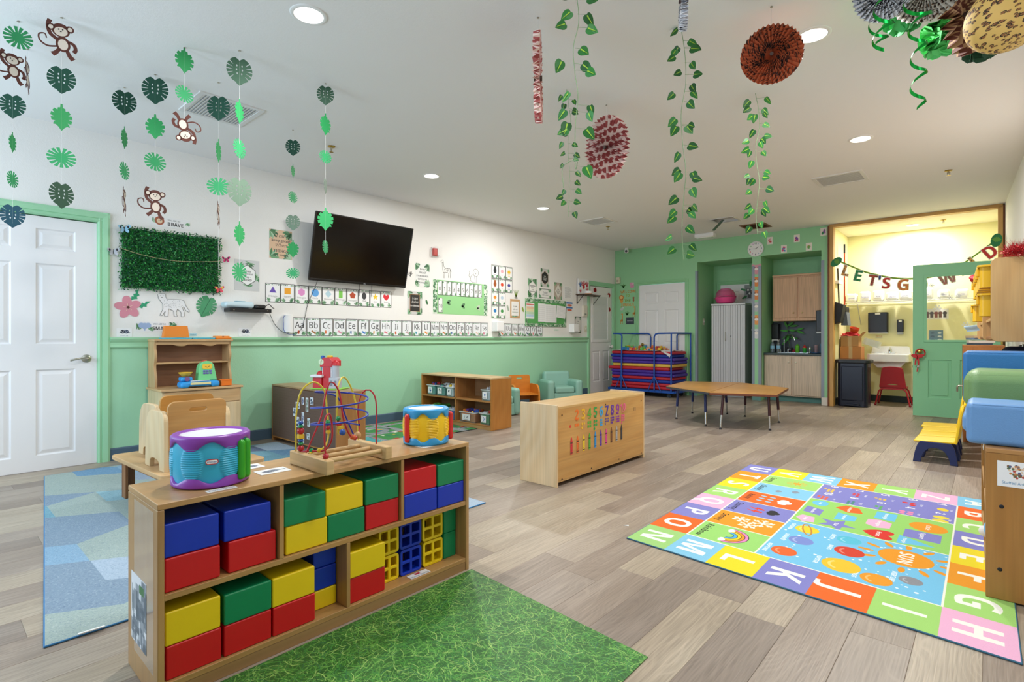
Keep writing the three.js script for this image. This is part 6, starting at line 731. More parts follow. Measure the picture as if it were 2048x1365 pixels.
    ['One', 'Two', 'Three', 'Four', 'Five', 'Six', 'Seven', 'Eight', 'Nine', 'Ten'].forEach((n, i) => { const x = (i % 2) * w * 0.135, y = Math.floor(i / 2) * top / 5; T(g, String(i + 1), x + 34, y + top * 0.1, 62, '#f4f3f0', 'sans-serif', { bold: true }); T(g, n, x + w * 0.095, y + top * 0.03, 20, '#f4f3f0'); g.fillStyle = ['#f0cf3a', '#e8d64a', '#d8302a', '#ef8ab0', '#eec22a', '#58b04a', '#d8382c', '#3f8a70', '#f0c82a', '#e8602a'][i]; for (let k = 0; k <= i; k++) { g.beginPath(); const s = i < 2 ? 34 : i < 4 ? 19 : 11; g.ellipse(x + w * 0.1 + ((k % (i > 4 ? 4 : 2)) - (i > 4 ? 1.5 : i ? 0.5 : 0)) * s * 2, y + top * 0.09 + Math.floor(k / (i > 4 ? 4 : 2)) * s * 2, s * 0.9, s * (i === 1 ? 1.1 : 0.8), 0, 0, 7); g.fill(); } });
    const sx = w * 0.27, sw = w * 0.34, lab = (s, x, y, c = '#f4f3f0', r = 30) => T(g, s, x, y, r, c, 'sans-serif', { bold: true }); const po = (c, pts) => { g.fillStyle = c; g.beginPath(); pts.forEach(([x, y], i) => (i ? g.lineTo(x, y) : g.moveTo(x, y))); g.fill(); };
    const Q = (fx, fy) => [sx + fx * sw, fy * top]; g.fillStyle = '#eb9a20'; g.beginPath(); g.arc(...Q(0.3, 0.15), 82, 0, 7); g.fill(); lab('Circle', ...Q(0.3, 0.15)); po(C.p, [[0.42, 0.06], [0.68, 0.06], [0.68, 0.28], [0.42, 0.28]].map((q) => Q(q[0] + 0.06, q[1]))); lab('Square', ...Q(0.61, 0.17)); po('#6fc3e6', [Q(0.88, 0.08), Q(0.72, 0.3), Q(0.98, 0.3)]); lab('Triangle', ...Q(0.86, 0.26), '#f4f3f0', 22);
    po('#6fc3e6', [Q(0.06, 0.36), Q(0.34, 0.36), Q(0.34, 0.5), Q(0.06, 0.5)]); lab('Rectangle', ...Q(0.2, 0.43), '#f4f3f0', 24); po('#eeb4d4', [Q(0.42, 0.37), Q(0.6, 0.37), Q(0.66, 0.45), Q(0.6, 0.53), Q(0.42, 0.53), Q(0.37, 0.45)]); lab('Hexagon', ...Q(0.51, 0.45), '#f4f3f0', 24); g.fillStyle = '#dc3228'; g.beginPath(); const [hx, hy] = Q(0.84, 0.42); g.moveTo(hx, hy + 70); g.bezierCurveTo(hx - 130, hy - 10, hx - 60, hy - 110, hx, hy - 40); g.bezierCurveTo(hx + 60, hy - 110, hx + 130, hy - 10, hx, hy + 70); g.fill(); lab('Heart', hx, hy, '#f4f3f0', 28);
    po('#ea6a22', [Q(0.1, 0.62), Q(0.28, 0.58), Q(0.34, 0.68), Q(0.22, 0.78), Q(0.06, 0.72)]); lab('Pentagon', ...Q(0.2, 0.68), '#f4f3f0', 22); po('#6fc3e6', [Q(0.45, 0.6), Q(0.62, 0.6), Q(0.68, 0.74), Q(0.4, 0.74)]); lab('Trapezoid', ...Q(0.54, 0.68), '#f4f3f0', 20); { const [ax, ay] = Q(0.84, 0.7); po(C.p, Array.from({ length: 10 }, (_, i) => { const r = i % 2 ? 42 : 96, a = -PI / 2 + i * PI / 5; return [ax + r * Math.cos(a), ay + r * Math.sin(a)]; })); lab('Star', ax, ay, '#f4f3f0', 26); }
    g.fillStyle = '#6fc3e6'; g.beginPath(); g.ellipse(...Q(0.16, 0.9), 60, 42, 0, 0, 7); g.fill(); lab('Oval', ...Q(0.16, 0.9), '#f4f3f0', 22); po(C.p, [Q(0.42, 0.84), Q(0.66, 0.84), Q(0.6, 0.97), Q(0.36, 0.97)]); lab('Rhombus', ...Q(0.51, 0.905), '#f4f3f0', 22); po('#eeb4d4', [Q(0.76, 0.86), Q(0.94, 0.84), Q(0.98, 0.92), Q(0.86, 0.98), Q(0.74, 0.95)]); lab('Shape', ...Q(0.86, 0.91), '#f4f3f0', 20);
    const px = w * 0.61, pw = w * 0.39, R = (fx, fy) => [px + fx * pw, fy * top]; g.fillStyle = '#eaf6fb'; for (let i = 0; i < 70; i++) { const [a, b] = R(rnd(), rnd()); g.beginPath(); g.arc(a, b, rr(3, 8), 0, 7); g.fill(); }
    const sun = R(0.3, 0.22); g.fillStyle = '#ec9a1e'; g.beginPath(); g.arc(...sun, 105, 0, 7); g.fill(); for (let i = 0; i < 12; i++) { g.save(); g.translate(...sun); g.rotate(i * PI / 6); g.beginPath(); g.ellipse(155, 0, 32, 13, 0, 0, 7); g.fill(); g.restore(); } T(g, 'SUN', ...sun, 78, '#f3ede0', 'sans-serif', { bold: true });
    [['MERCURY', 0.72, 0.16, 42, '#8d8f95'], ['VENUS', 0.86, 0.32, 58, '#ea9a24'], ['EARTH', 0.2, 0.56, 54, '#5cc0d8'], ['MARS', 0.46, 0.52, 62, '#d4402a'], ['JUPITER', 0.78, 0.52, 76, '#edc12e'], ['SATURN', 0.18, 0.84, 56, '#edd22e'], ['URANUS', 0.48, 0.82, 56, '#7d8fd0'], ['NEPTUNE', 0.8, 0.86, 56, '#e8662a']].forEach(([n, fx, fy, r, c]) => { const [a, b] = R(fx, fy); g.fillStyle = c; g.beginPath(); g.arc(a, b, r, 0, 7); g.fill(); g.strokeStyle = 'rgba(255,255,255,.35)'; g.lineWidth = r * 0.16; g.beginPath(); g.arc(a, b, r * 0.6, 0.3, 2.4); g.stroke(); if (n === 'SATURN') { g.strokeStyle = '#c88a3a'; g.lineWidth = 8; g.beginPath(); g.ellipse(a, b, r * 1.5, r * 0.35, -0.3, 0, 7); g.stroke(); } T(g, n, a, b + r + 18, 26, '#f2f7fa', 'sans-serif', { bold: true }); });
    g.strokeStyle = '#f1efe0'; g.lineWidth = 8; g.strokeRect(0, 0, w, h); g.beginPath(); g.moveTo(0, top); g.lineTo(w, top); g.moveTo(w * 0.27, 0); g.lineTo(w * 0.27, top); g.moveTo(w * 0.61, 0); g.lineTo(w * 0.61, top); for (let i = 1; i < 6; i++) { g.moveTo(i * ww, top); g.lineTo(i * ww, h); } g.stroke(); g.restore();
  });
  const pts = [[-1.46, -4.565], [0.06, -4.55], [0.075, -2.36], [-1.405, -2.47]], t = thing('alphabet_rug', 'bright alphabet and planets rug on the right of the floor', 'rug', [0, 0, 0]);
  part(t, 'pile', rugGeo(pts, 0.007, (x, z) => { const xa = -1.46 + (z + 4.565) * 0.026, xb = 0.06 + (z + 4.565) * 0.007, v = (x - xa) / (xb - xa), za = -4.565 + 0.015 * v, zb2 = -2.47 + 0.11 * v; return [Math.min(1, Math.max(0, (z - za) / (zb2 - za))), Math.min(1, Math.max(0, v))]; }), rugMat(tex)); bound(t, pts, 0.0037, '#3f6f8a', 0.0038);
}
{ const tex = canvasTex(1448, 1024, (g, W, H) => {                // blue rug of big hexagons; canvas x follows -x, y follows z
    fill(g, W, H, '#7fa6c4'); const cs = ['#86a8c2', '#5b6880', '#9dada8', '#6a93b4', '#8095a8', '#8fb6c2', '#a5b7c8', '#616f8c', '#74a3b4', '#94a3b6']; let k = 0;
    for (let j = -1; j < 7; j++) for (let i = -1; i < 8; i++) { const s = 150, x = i * s * 1.5, y = j * s * 1.73 + (i % 2 ? s * 0.866 : 0); g.fillStyle = cs[(k++ * 7 + (i + 8) * 3 + j * 5) % 10]; g.beginPath(); for (let a = 0; a < 6; a++) g.lineTo(x + s * Math.cos(a * PI / 3), y + s * Math.sin(a * PI / 3)); g.fill(); g.fillStyle = cs[(k * 3 + i + 9) % 10]; g.beginPath(); g.moveTo(x, y); for (let a = 0; a < 3; a++) g.lineTo(x + s * Math.cos(a * PI / 3 + 0.0), y + s * Math.sin(a * PI / 3)); g.fill(); }
    for (let i = 0; i < 90000; i++) { g.fillStyle = rnd() < 0.5 ? 'rgba(255,255,255,.16)' : 'rgba(20,40,80,.14)'; g.fillRect(rnd() * W, rnd() * H, 2, 2); }
  }), pts = [[-2.375, -0.295], [-2.37, -2.4], [-5.28, -2.4], [-5.28, -0.656]], t = thing('blue_rug', 'blue and grey hexagon-patterned rug by the left door', 'rug', [0, 0, 0]); part(t, 'pile', rugGeo(pts, 0.007, (x, z) => [(-x - 2.37) / 2.91, (z + 2.4) / 2.12]), rugMat(tex)); bound(t, pts, 0.0037, '#3f7fb4', 0.0038);
  solo('paper_strip', 'white paper strip stuck to the near edge of the blue rug', 'paper', bx(0.012, 0.004, 0.075, 0.001), M.paper, [-2.366, 0.0135, -0.42], [0, -0.05, 0.1]); solo('paper_scrap', 'small white paper scrap beside the alphabet rug corner', 'paper', ext(shapeOf([[0, 0], [0.03, 0.006], [0.02, 0.022]]), 0.002).rotateX(-PI / 2), M.paper, [-1.52, 0.001, -2.63]); }
{ const tex = canvasTex(1024, 1024, (g, W, H) => { fill(g, W, H, '#3f8a4a'); g.fillStyle = '#8a8f94'; for (const p of [0.12, 0.5, 0.86]) { g.fillRect(0, p * H - 40, W, 80); g.fillRect(p * W - 40, 0, 80, H); } g.strokeStyle = '#8a8f94'; g.lineWidth = 70; g.beginPath(); g.ellipse(W * 0.3, H * 0.3, 150, 120, 0, 0, 7); g.stroke(); g.strokeStyle = '#e8e6d8'; g.lineWidth = 4; g.setLineDash([20, 16]); for (const p of [0.12, 0.5, 0.86]) { g.beginPath(); g.moveTo(0, p * H); g.lineTo(W, p * H); g.moveTo(p * W, 0); g.lineTo(p * W, H); g.stroke(); } g.setLineDash([]); for (let i = 0; i < 70; i++) { g.fillStyle = ['#b5402f', '#2c2c2e', '#e8e4d8', '#2f7a58', '#c9a83a', '#3a6aa0'][i % 6]; g.fillRect(rnd() * W, rnd() * H, rr(18, 70), rr(18, 60)); } g.fillStyle = '#4fa3a8'; g.fillRect(0, 0, W, 120); }), pts = [[-5.44, -3.0], [-4.345, -3.0], [-4.345, -4.27], [-5.44, -4.27]], t = thing('road_rug', 'green play rug with printed roads in front of the bin shelf', 'rug', [0, 0, 0]); part(t, 'pile', rugGeo(pts, 0.006, (x, z) => [(x + 5.44) / 1.095, (z + 4.27) / 1.27]), rugMat(tex)); bound(t, pts, 0.004, '#1c2a2c', 0.0043); }
{ const tex = canvasTex(2048, 2048, (g, W, H) => {                // photographic grass print, drawn blade by blade
    fill(g, W, H, '#2a5f24'); const cs = ['#3a7d2e', '#479035', '#5aa23f', '#76b34f', '#245724', '#93c262', '#2f6b47', '#aecd72', '#3f8a44'];
    for (let i = 0; i < 26000; i++) { const x = rnd() * W, y = rnd() * H, a = rnd() * 2 * PI, l = rr(30, 95), c = rr(-0.9, 0.9), d = i / 26000; g.strokeStyle = cs[Math.floor(rnd() * (d > 0.6 ? 9 : 6))]; g.globalAlpha = 0.55 + 0.4 * d; g.lineWidth = rr(1.5, 4); g.beginPath(); g.moveTo(x, y); g.quadraticCurveTo(x + Math.cos(a) * l * 0.5, y + Math.sin(a) * l * 0.5, x + Math.cos(a + c) * l, y + Math.sin(a + c) * l); g.stroke(); } g.globalAlpha = 1;
  }), pts = [[-1.74, -1.675], [-0.835, -1.6], [-0.815, -0.25], [-1.74, -0.3]], t = solo('grass_mat', 'thin mat printed with green grass in front of the block shelf', 'mat', rugGeo(pts, 0.0035, (x, z) => [(x + 1.74) / 1.4, (z + 1.68) / 1.4]), new THREE.MeshStandardMaterial({ map: tex, roughness: 0.5 }), [0, 0, 0]); }
// leaf outlines shared by the wall cut-outs and the hanging strings; r = half height, stem at the top when hung
function monstera(r, hole = 1) {
  const N = 260, pts = []; for (let i = 0; i <= N; i++) { const a = PI / 2 + (i / N) * 2 * PI, side = i < N / 2 ? i / (N / 2) : (N - i) / (N / 2); let q = r * (0.93 - 0.04 * Math.cos(a * 2)); if (side < 0.1) q *= 0.72 + side * 2.8; if (side > 0.9) q *= 1 + (side - 0.9) * 2.2; for (const [c, d] of [[0.27, 0.62], [0.39, 0.55], [0.51, 0.52], [0.63, 0.55], [0.76, 0.62]]) if (Math.abs(side - c) < 0.011) q *= d; pts.push([q * Math.cos(a), q * Math.sin(a)]); }
  const sh = shapeOf(pts.slice(0, -1)); if (hole) for (const [x, y] of [[0.18, 0.32], [-0.18, 0.32], [0.2, 0.02], [-0.2, 0.02], [0.15, -0.28], [-0.15, -0.28]]) sh.holes.push(new THREE.Path(oval(r * 0.05, r * 0.085, x * r, y * r, 8).getPoints())); return sh;
}
function splitLeaf(r) { const P = [[0, -1], [0.2, -0.72], [0.34, -0.6], [0.5, -0.62], [0.44, -0.42], [0.36, -0.34], [0.58, -0.36], [0.64, -0.12], [0.42, -0.06], [0.66, 0.02], [0.62, 0.26], [0.4, 0.22], [0.54, 0.38], [0.42, 0.58], [0.24, 0.5], [0.22, 0.68], [0.08, 0.72], [0.06, 1.0]], q = [...P, ...P.slice(1).reverse().map(([x, y]) => [-x, y])]; return shapeOf(q.map(([x, y]) => [x * r, y * r])); }
function palmLeaf(r) { const pts = [], n = 15; for (let i = 0; i < n; i++) { const a = PI / 2 + 0.25 + (i / (n - 1)) * (2 * PI - 0.5), h = 0.14; pts.push([0.42 * Math.cos(a - h * 1.3), 0.42 * Math.sin(a - h * 1.3)], [Math.cos(a - h * 0.9), Math.sin(a - h * 0.9) * 0.85], [Math.cos(a + h * 0.9), Math.sin(a + h * 0.9) * 0.85], [0.42 * Math.cos(a + h * 1.3), 0.42 * Math.sin(a + h * 1.3)]); } return shapeOf(pts.map(([x, y]) => [x * r, y * r])); }
// ================================================================ left wall: cards, posters, television
const onWall = (z0, z1, y0, y1, t = 0.002) => ({ w: Math.abs(z1 - z0), h: y1 - y0, pos: [XL + t / 2 + 0.0004, (y0 + y1) / 2, (z0 + z1) / 2] });
function poster(name, label, cat, z0, z1, y0, y1, draw, group, o = {}) {
  const q = onWall(z0, z1, y0, y1), p = print(q.w, q.h, draw, o.ppm ?? 620), m = solo(name, label, cat, sheet(q.w, q.h, p, 0.002), o.rough ? p.rough : p.mat, q.pos, [0, PI / 2, 0], group);
  if (o.rz) m.rotation.z = o.rz; return m;
}
const frameCard = (g, W, H, bg = '#f2f1f0') => { fill(g, W, H, '#2a2c2c'); g.fillStyle = bg; g.fillRect(W * 0.045, H * 0.035, W * 0.91, H * 0.93); for (let i = 0; i < 16; i++) sprig(g, W * rr(0.08, 0.92), H * 0.06, W * 0.07, PI / 2 + rr(-0.6, 0.6), 3); leafy(g, W, H, [[0.86, 0.9], [0.14, 0.92]], 0.2); };
{ // shape cards
  const zs = [2.406, 2.563, 2.717, 2.872, 3.03, 3.185, 3.338, 3.491, 3.646, 3.801, 3.957], y0 = 1.408, y1 = 1.606;
  const S = [['Triangle', '#6a4fb0', 3], ['Square', '#eda323', 4], ['Hexagon', '#dd8fc6', 6], ['Circle', '#5fa4e2', 40], ['Diamond', '#b5d3df', -4], ['Rectangle', '#7cc653', -2], ['Pentagon', '#b54a2a', 5], ['Oval', '#3c3c3e', -1], ['Star', '#ecc62e', -5], ['Heart', '#dd2a36', -6]];
  S.forEach(([n, c, k], i) => poster('shape_card', 'framed shape card of a ' + ['purple triangle', 'orange square', 'pink hexagon', 'blue circle', 'pale blue diamond', 'green rectangle', 'brown pentagon', 'black oval', 'yellow star', 'red heart'][i] + ' under the television', 'shape card', -zs[i] - 0.002, -zs[i + 1] + 0.002, y0 + (i % 2) * 0.003, y1 + (i % 2) * 0.003, (g, W, H) => {
    frameCard(g, W, H); const x = W / 2, y = H * 0.38, r = W * 0.26; g.fillStyle = c; g.beginPath();
    if (k > 2) { const o = k === 4 ? PI / 4 : -PI / 2; for (let j = 0; j < k; j++) g.lineTo(x + r * (k === 4 ? 1.2 : 1.05) * Math.cos(o + j * 2 * PI / k), y + r * (k === 4 ? 1.2 : 1.05) * Math.sin(o + j * 2 * PI / k)); } else if (k === -4) { g.moveTo(x, y - r * 1.1); g.lineTo(x + r, y); g.lineTo(x, y + r * 1.1); g.lineTo(x - r, y); } else if (k === -2) g.rect(x - r * 0.6, y - r * 1.1, r * 1.2, r * 2.2); else if (k === -1) g.ellipse(x, y, r * 0.75, r * 1.05, 0, 0, 7); else if (k === -5) { for (let j = 0; j < 10; j++) { const q = j % 2 ? r * 0.45 : r * 1.1, a = -PI / 2 + j * PI / 5; g.lineTo(x + q * Math.cos(a), y + q * Math.sin(a)); } } else { g.moveTo(x, y + r); g.bezierCurveTo(x - r * 2, y - r * 0.2, x - r * 0.7, y - r * 1.5, x, y - r * 0.5); g.bezierCurveTo(x + r * 0.7, y - r * 1.5, x + r * 2, y - r * 0.2, x, y + r); } g.fill();
    T(g, n, x, H * 0.67, H * 0.12, i === 7 ? '#333' : '#888', 'serif', { max: W * 0.8 }); }, 'shape cards in a row'));
}
{ // alphabet cards
  const z = [2.696, 2.85, 3.009, 3.166, 3.326, 3.483, 3.637, 3.795, 3.952, 4.115, 4.276, 4.428, 4.579, 4.737, 4.89, 5.045, 5.202, 5.362, 5.522, 5.671], z2 = [5.9, 6.046, 6.2, 6.346, 6.497, 6.652, 6.809, 6.965], L = 'ABCDEFGHIJKLMNOPQRSTUVWXYZ'.split(''), obj = ['apple', 'banana', 'cat', 'dog', 'elephant', 'fish', 'guitar', 'heart', 'ice', 'jam', 'kite', 'lion', 'mouse', 'nest', 'orca', 'pig', 'queen', 'rabbit', 'socks', 'tomato', 'unicorn', 'violin', 'worm', 'xray', 'yoyo', 'zebra'];
  const col = ['#d8502a', '#a06a3a', '#e0703a', '#d890a8', '#7d94b8', '#3a78c8', '#e09a3a', '#e07a8a', '#d0603a', '#c8a0a8', '#3a9ab0', '#e88a2a', '#a8b4c4', '#c8742a', '#2a5fa8', '#e8b0b0', '#d88aa8', '#e8c8b8', '#d05a7a', '#e0662a', '#c0b8c8', '#d8682a', '#4a9a4a', '#384a68', '#d0303a', '#8a8a8e'];
  L.forEach((l, i) => { const a = i < 19 ? z[i] : z2[i - 19], b = i < 19 ? z[i + 1] : z2[i - 18]; poster('letter_card', 'alphabet card showing ' + l + l.toLowerCase() + ' above the chair rail', 'letter card', -a - 0.003, -b + 0.003, 1.056 + rr(0, 0.005), 1.252 + rr(0, 0.006), (g, W, H) => { frameCard(g, W, H, '#eef0f4'); T(g, l + l.toLowerCase(), W / 2, H * 0.4, H * 0.47, '#17191b', 'sans-serif', { max: W * 0.86 }); g.fillStyle = col[i]; for (let k = 0; k < 3; k++) { g.beginPath(); g.ellipse(W * (0.42 + 0.1 * k * (i % 2)), H * (0.74 + 0.04 * k), W * rr(0.06, 0.1), H * rr(0.04, 0.06), rr(0, 3), 0, 7); g.fill(); } T(g, obj[i], W * 0.7, H * 0.7, H * 0.05, '#777'); }, 'alphabet cards along the wall'); });
}
{ // number board and its cards
  const b = onWall(-4.624, -5.657, 1.36, 1.82), t = thing('number_board', 'green paper number board with leaf borders', 'display board', [XL + 0.001, 1.59, -5.14], PI / 2); part(t, 'backing_paper', bx(b.w, 0.46, 0.0015, 0.0004), mat('#9ad592', 0.7));
  for (const s of [-1, 1]) { const p = print(0.07, 0.46, (g, W, H) => { fill(g, W, H, '#dfe8da'); for (let i = 0; i < 60; i++) sprig(g, rnd() * W, rnd() * H, W * 0.5, rr(0, 7), 3); }, 400); part(t, 'leaf_border', sheet(0.07, 0.46, p, 0.001), p.rough, [s * (b.w / 2 - 0.035), 0, 0.0014]); }
  for (const [x, y, l] of [[0.24, -0.06, 0], [-0.03, -0.095, 1], [-0.33, -0.11, 2]]) part(t, 'leaf_sticker', merge([ext(oval(0.04, 0.022), 0.001).rotateZ(0.6), ext(oval(0.032, 0.016, 0.015, -0.02), 0.001).rotateZ(-0.5)]), mat(l === 2 ? '#c2cdb8' : '#5f8560', 0.7), [-x, y, 0.001]);
  const z = [4.698, 4.783, 4.868, 4.953, 5.038, 5.123, 5.208, 5.293, 5.379, 5.463, 5.545], mk = (n, a, c, y0, y1) => { const w = c - a - 0.004, h = y1 - y0, p = print(w, h, (g, W, H) => { fill(g, W, H, '#3d443d'); g.fillStyle = '#f1f1ef'; g.fillRect(W * 0.07, H * 0.03, W * 0.86, H * 0.94); leafy(g, W, H, [[0.8, 0.92], [0.2, 0.06]], 0.22); T(g, String(n), W / 2, H * 0.55, H * 0.36, '#222', 'sans-serif', { max: W * 0.78 }); T(g, '- - -', W / 2, H * 0.2, H * 0.07, '#888'); }); solo('number_card', 'number card ' + ['zero', 'one', 'two', 'three', 'four', 'five', 'six', 'seven', 'eight', 'nine', 'ten'][n] + ' pinned on the green number board', 'number card', sheet(w, h, p, 0.0015), p.mat, [XL + 0.0036, (y0 + y1) / 2, -(a + c) / 2], [0, PI / 2, 0], 'number cards'); };
  for (let i = 0; i < 10; i++) mk(i, z[i], z[i + 1], 1.616, 1.81); mk(10, 4.708, 4.792, 1.38, 1.577);
}
{ // colour cards
  const zs = [5.744, 5.901, 6.056, 6.213], ys = [2.131, 1.927, 1.726, 1.527, 1.322], D = [['black', '#2b2f33'], ['pink', '#e8a0b4'], ['yellow', '#eec22e'], ['brown', '#a4582c'], ['red', '#de4a2a'], ['purple', '#54509a'], ['orange', '#ea8f2a'], null, ['white', '#b4cade'], null, null, null], list = [[0, 0, 'black cat', '#2b2f33'], [1, 0, 'pink pig', '#eab0bc'], [2, 0, 'yellow sun', '#eec22e'], [0, 1, 'brown bear', '#a4582c'], [1, 1, 'red apple', '#de4a2a'], [2, 1, 'purple grapes', '#54509a'], [0, 2, 'orange fruit', '#ea8f2a'], [1, 2, 'white flakes', '#bcd0e0'], [0, 3, 'blue dolphin', '#2f7fc0'], [1, 3, 'green clover', '#4a9a50']];
  for (const [c, r, n, k] of list) poster('colour_card', 'colour card with a ' + n + ' in the block right of the number board', 'colour card', -zs[c] - 0.002, -zs[c + 1] + 0.002, ys[r + 1] + 0.003, ys[r] - 0.002, (g, W, H) => { frameCard(g, W, H); g.fillStyle = k; g.beginPath(); g.ellipse(W * 0.5, H * 0.42, W * 0.2, H * (n.includes('cat') || n.includes('bear') ? 0.2 : 0.13), 0, 0, 7); g.fill(); if (n.includes('sun')) for (let i = 0; i < 12; i++) { g.save(); g.translate(W / 2, H * 0.42); g.rotate(i * PI / 6); g.fillRect(W * 0.22, -2, W * 0.08, 4); g.restore(); } if (n.includes('cat') || n.includes('bear')) { g.beginPath(); g.arc(W * 0.5, H * 0.2, W * 0.13, 0, 7); g.fill(); } T(g, n.split(' ')[0], W / 2, H * 0.72, H * 0.09, k); }, 'colour cards');
}
const quote = (bg, lines, o = {}) => (g, W, H) => { fill(g, W, H, bg); if (o.grain) for (let i = 0; i < 7; i++) { g.fillStyle = 'rgba(120,120,120,.14)'; g.fillRect(i * W / 7, 0, 2, H); } leafy(g, W, H, o.corners ?? [[0.06, 0.06], [0.94, 0.06], [0.06, 0.94], [0.94, 0.94]], o.k ?? 0.3); if (o.panel) o.panel(g, W, H); lines.forEach(([s, y, k, f, c, it]) => T(g, s, W / 2, H * y, H * k, c ?? '#222', f ?? 'serif', { bold: !it, italic: it, max: W * 0.82 })); };
const hex = (fillC, line, rx = 0.34, ry = 0.32) => (g, W, H) => { g.beginPath(); for (let i = 0; i < 6; i++) g.lineTo(W / 2 + W * rx * 1.1 * Math.cos(PI / 2 + i * PI / 3), H * 0.5 + H * ry * 1.05 * Math.sin(PI / 2 + i * PI / 3)); g.closePath(); g.fillStyle = fillC; g.fill(); g.strokeStyle = line; g.lineWidth = 3; g.stroke(); };
poster('quote_poster', 'pale poster with a hexagon reading I can exercise my mind', 'poster', -2.108, -2.347, 1.512, 1.818, quote('#cfd0cf', [['I can', 0.37, 0.09], ['exercise', 0.46, 0.09, 'serif', '#222', true], ['- my -', 0.56, 0.08], ['MIND', 0.655, 0.1]], { panel: hex('#f2f2f0', '#222'), corners: [[0.6, 0.12], [0.55, 0.86], [0.95, 0.55], [0.2, 0.2]], k: 0.22 }));
poster('quote_poster', 'tan poster reading I can keep going when things are tough', 'poster', -2.448, -2.686, 1.868, 2.167, quote('#d9b796', [['I can', 0.2, 0.15, 'serif', '#221a14', true], ['keep going', 0.37, 0.12], ['When', 0.53, 0.15, 'serif', '#221a14', true], ['THINGS', 0.73, 0.13], ['are tough', 0.87, 0.11]], { k: 0.34 }));
poster('quote_poster', 'white leafy poster reading I can reach ever-higher levels of achievement', 'poster', -4.326, -4.563, 1.704, 2.007, quote('#e8e9e7', [['I can', 0.24, 0.11], ['Reach', 0.38, 0.13, 'serif', '#222', true], ['EVER-HIGHER', 0.53, 0.09], ['LEVELS OF', 0.67, 0.09], ['Achievement', 0.81, 0.12, 'serif', '#222', true]], { k: 0.3 }));
poster('quote_poster', 'grey poster with a black panel reading I can solve problems', 'poster', -4.203, -4.439, 1.338, 1.637, quote('#cfcecb', [['I can', 0.3, 0.13, 'serif', '#f2f0ea', true], ['Solve', 0.46, 0.14, 'serif', '#f2f0ea', true], ['Problems', 0.62, 0.1, 'serif', '#f2f0ea']], { grain: true, panel: (g, W, H) => { g.fillStyle = '#9a6a3c'; g.fillRect(W * 0.16, H * 0.13, W * 0.68, H * 0.74); g.fillStyle = '#2a2826'; g.fillRect(W * 0.19, H * 0.15, W * 0.62, H * 0.7); } }));
poster('quote_poster', 'wood-framed poster reading I can face challenges below the grass sticker', 'poster', -6.163, -6.392, 1.337, 1.637, quote('#c9a173', [['I CAN', 0.38, 0.1, 'sans-serif'], ['take on', 0.52, 0.1, 'serif', '#222', true], ['Challenges', 0.67, 0.09, 'serif', '#3a5a3a', true]], { corners: [[0.5, 0.9]], panel: (g, W, H) => { g.fillStyle = '#efeeea'; g.fillRect(W * 0.13, H * 0.12, W * 0.74, H * 0.74); } }));
poster('quote_poster', 'leaf-bordered poster with a white hexagon above the bulletin board, leftmost', 'poster', -6.59, -6.822, 1.689, 1.995, quote('#dfe2dc', [['Happiness', 0.38, 0.09], ['When', 0.48, 0.09, 'serif', '#222', true], ['I AM', 0.58, 0.07], ['important', 0.68, 0.09]], { panel: hex('#f0efea', '#444', 0.38, 0.36), k: 0.4 }));
poster('quote_poster', 'grey poster with a black hexagon, highest above the bulletin board', 'poster', -6.915, -7.144, 1.881, 2.187, quote('#cdccca', [['I am', 0.42, 0.08, 'sans-serif', '#f0efe8'], ['brave', 0.51, 0.1, 'serif', '#f0efe8', true], ['enough', 0.6, 0.07, 'sans-serif', '#f0efe8']], { grain: true, panel: hex('#26282a', '#b08a5a', 0.38, 0.34), k: 0.2 }));
poster('quote_poster', 'wide framed poster in pink script just above the bulletin board', 'poster', -6.879, -7.197, 1.696, 1.85, quote('#e9e8e4', [['Today', 0.4, 0.28, 'serif', '#555', true], ['will be great', 0.66, 0.18, 'serif', '#777', true]], { panel: (g, W, H) => { g.strokeStyle = '#3d4a3d'; g.lineWidth = 5; g.strokeRect(3, 3, W - 6, H - 6); }, k: 0.3 }));
poster('quote_poster', 'brown-grey poster with a pale diamond, right of the group', 'poster', -7.287, -7.508, 1.687, 1.984, quote('#b9ab9c', [['I am', 0.4, 0.08, 'serif', '#333'], ['loved by', 0.5, 0.09, 'serif', '#333', true], ['many', 0.6, 0.08, 'serif', '#333']], { grain: true, panel: (g, W, H) => { g.fillStyle = '#e4dfd6'; g.beginPath(); g.moveTo(W / 2, H * 0.1); g.lineTo(W * 0.92, H / 2); g.lineTo(W / 2, H * 0.9); g.lineTo(W * 0.08, H / 2); g.fill(); }, k: 0.2 }));
poster('quote_poster', 'narrow dark-framed poster beside the white box near the far door', 'poster', -7.895, -8.091, 1.122, 1.414, quote('#dedcd6', [['I can', 0.3, 0.07], ['do hard', 0.45, 0.07], ['things', 0.6, 0.07]], { panel: (g, W, H) => { g.strokeStyle = '#4a4640'; g.lineWidth = 9; g.strokeRect(4, 4, W - 8, H - 8); }, k: 0.22 }));
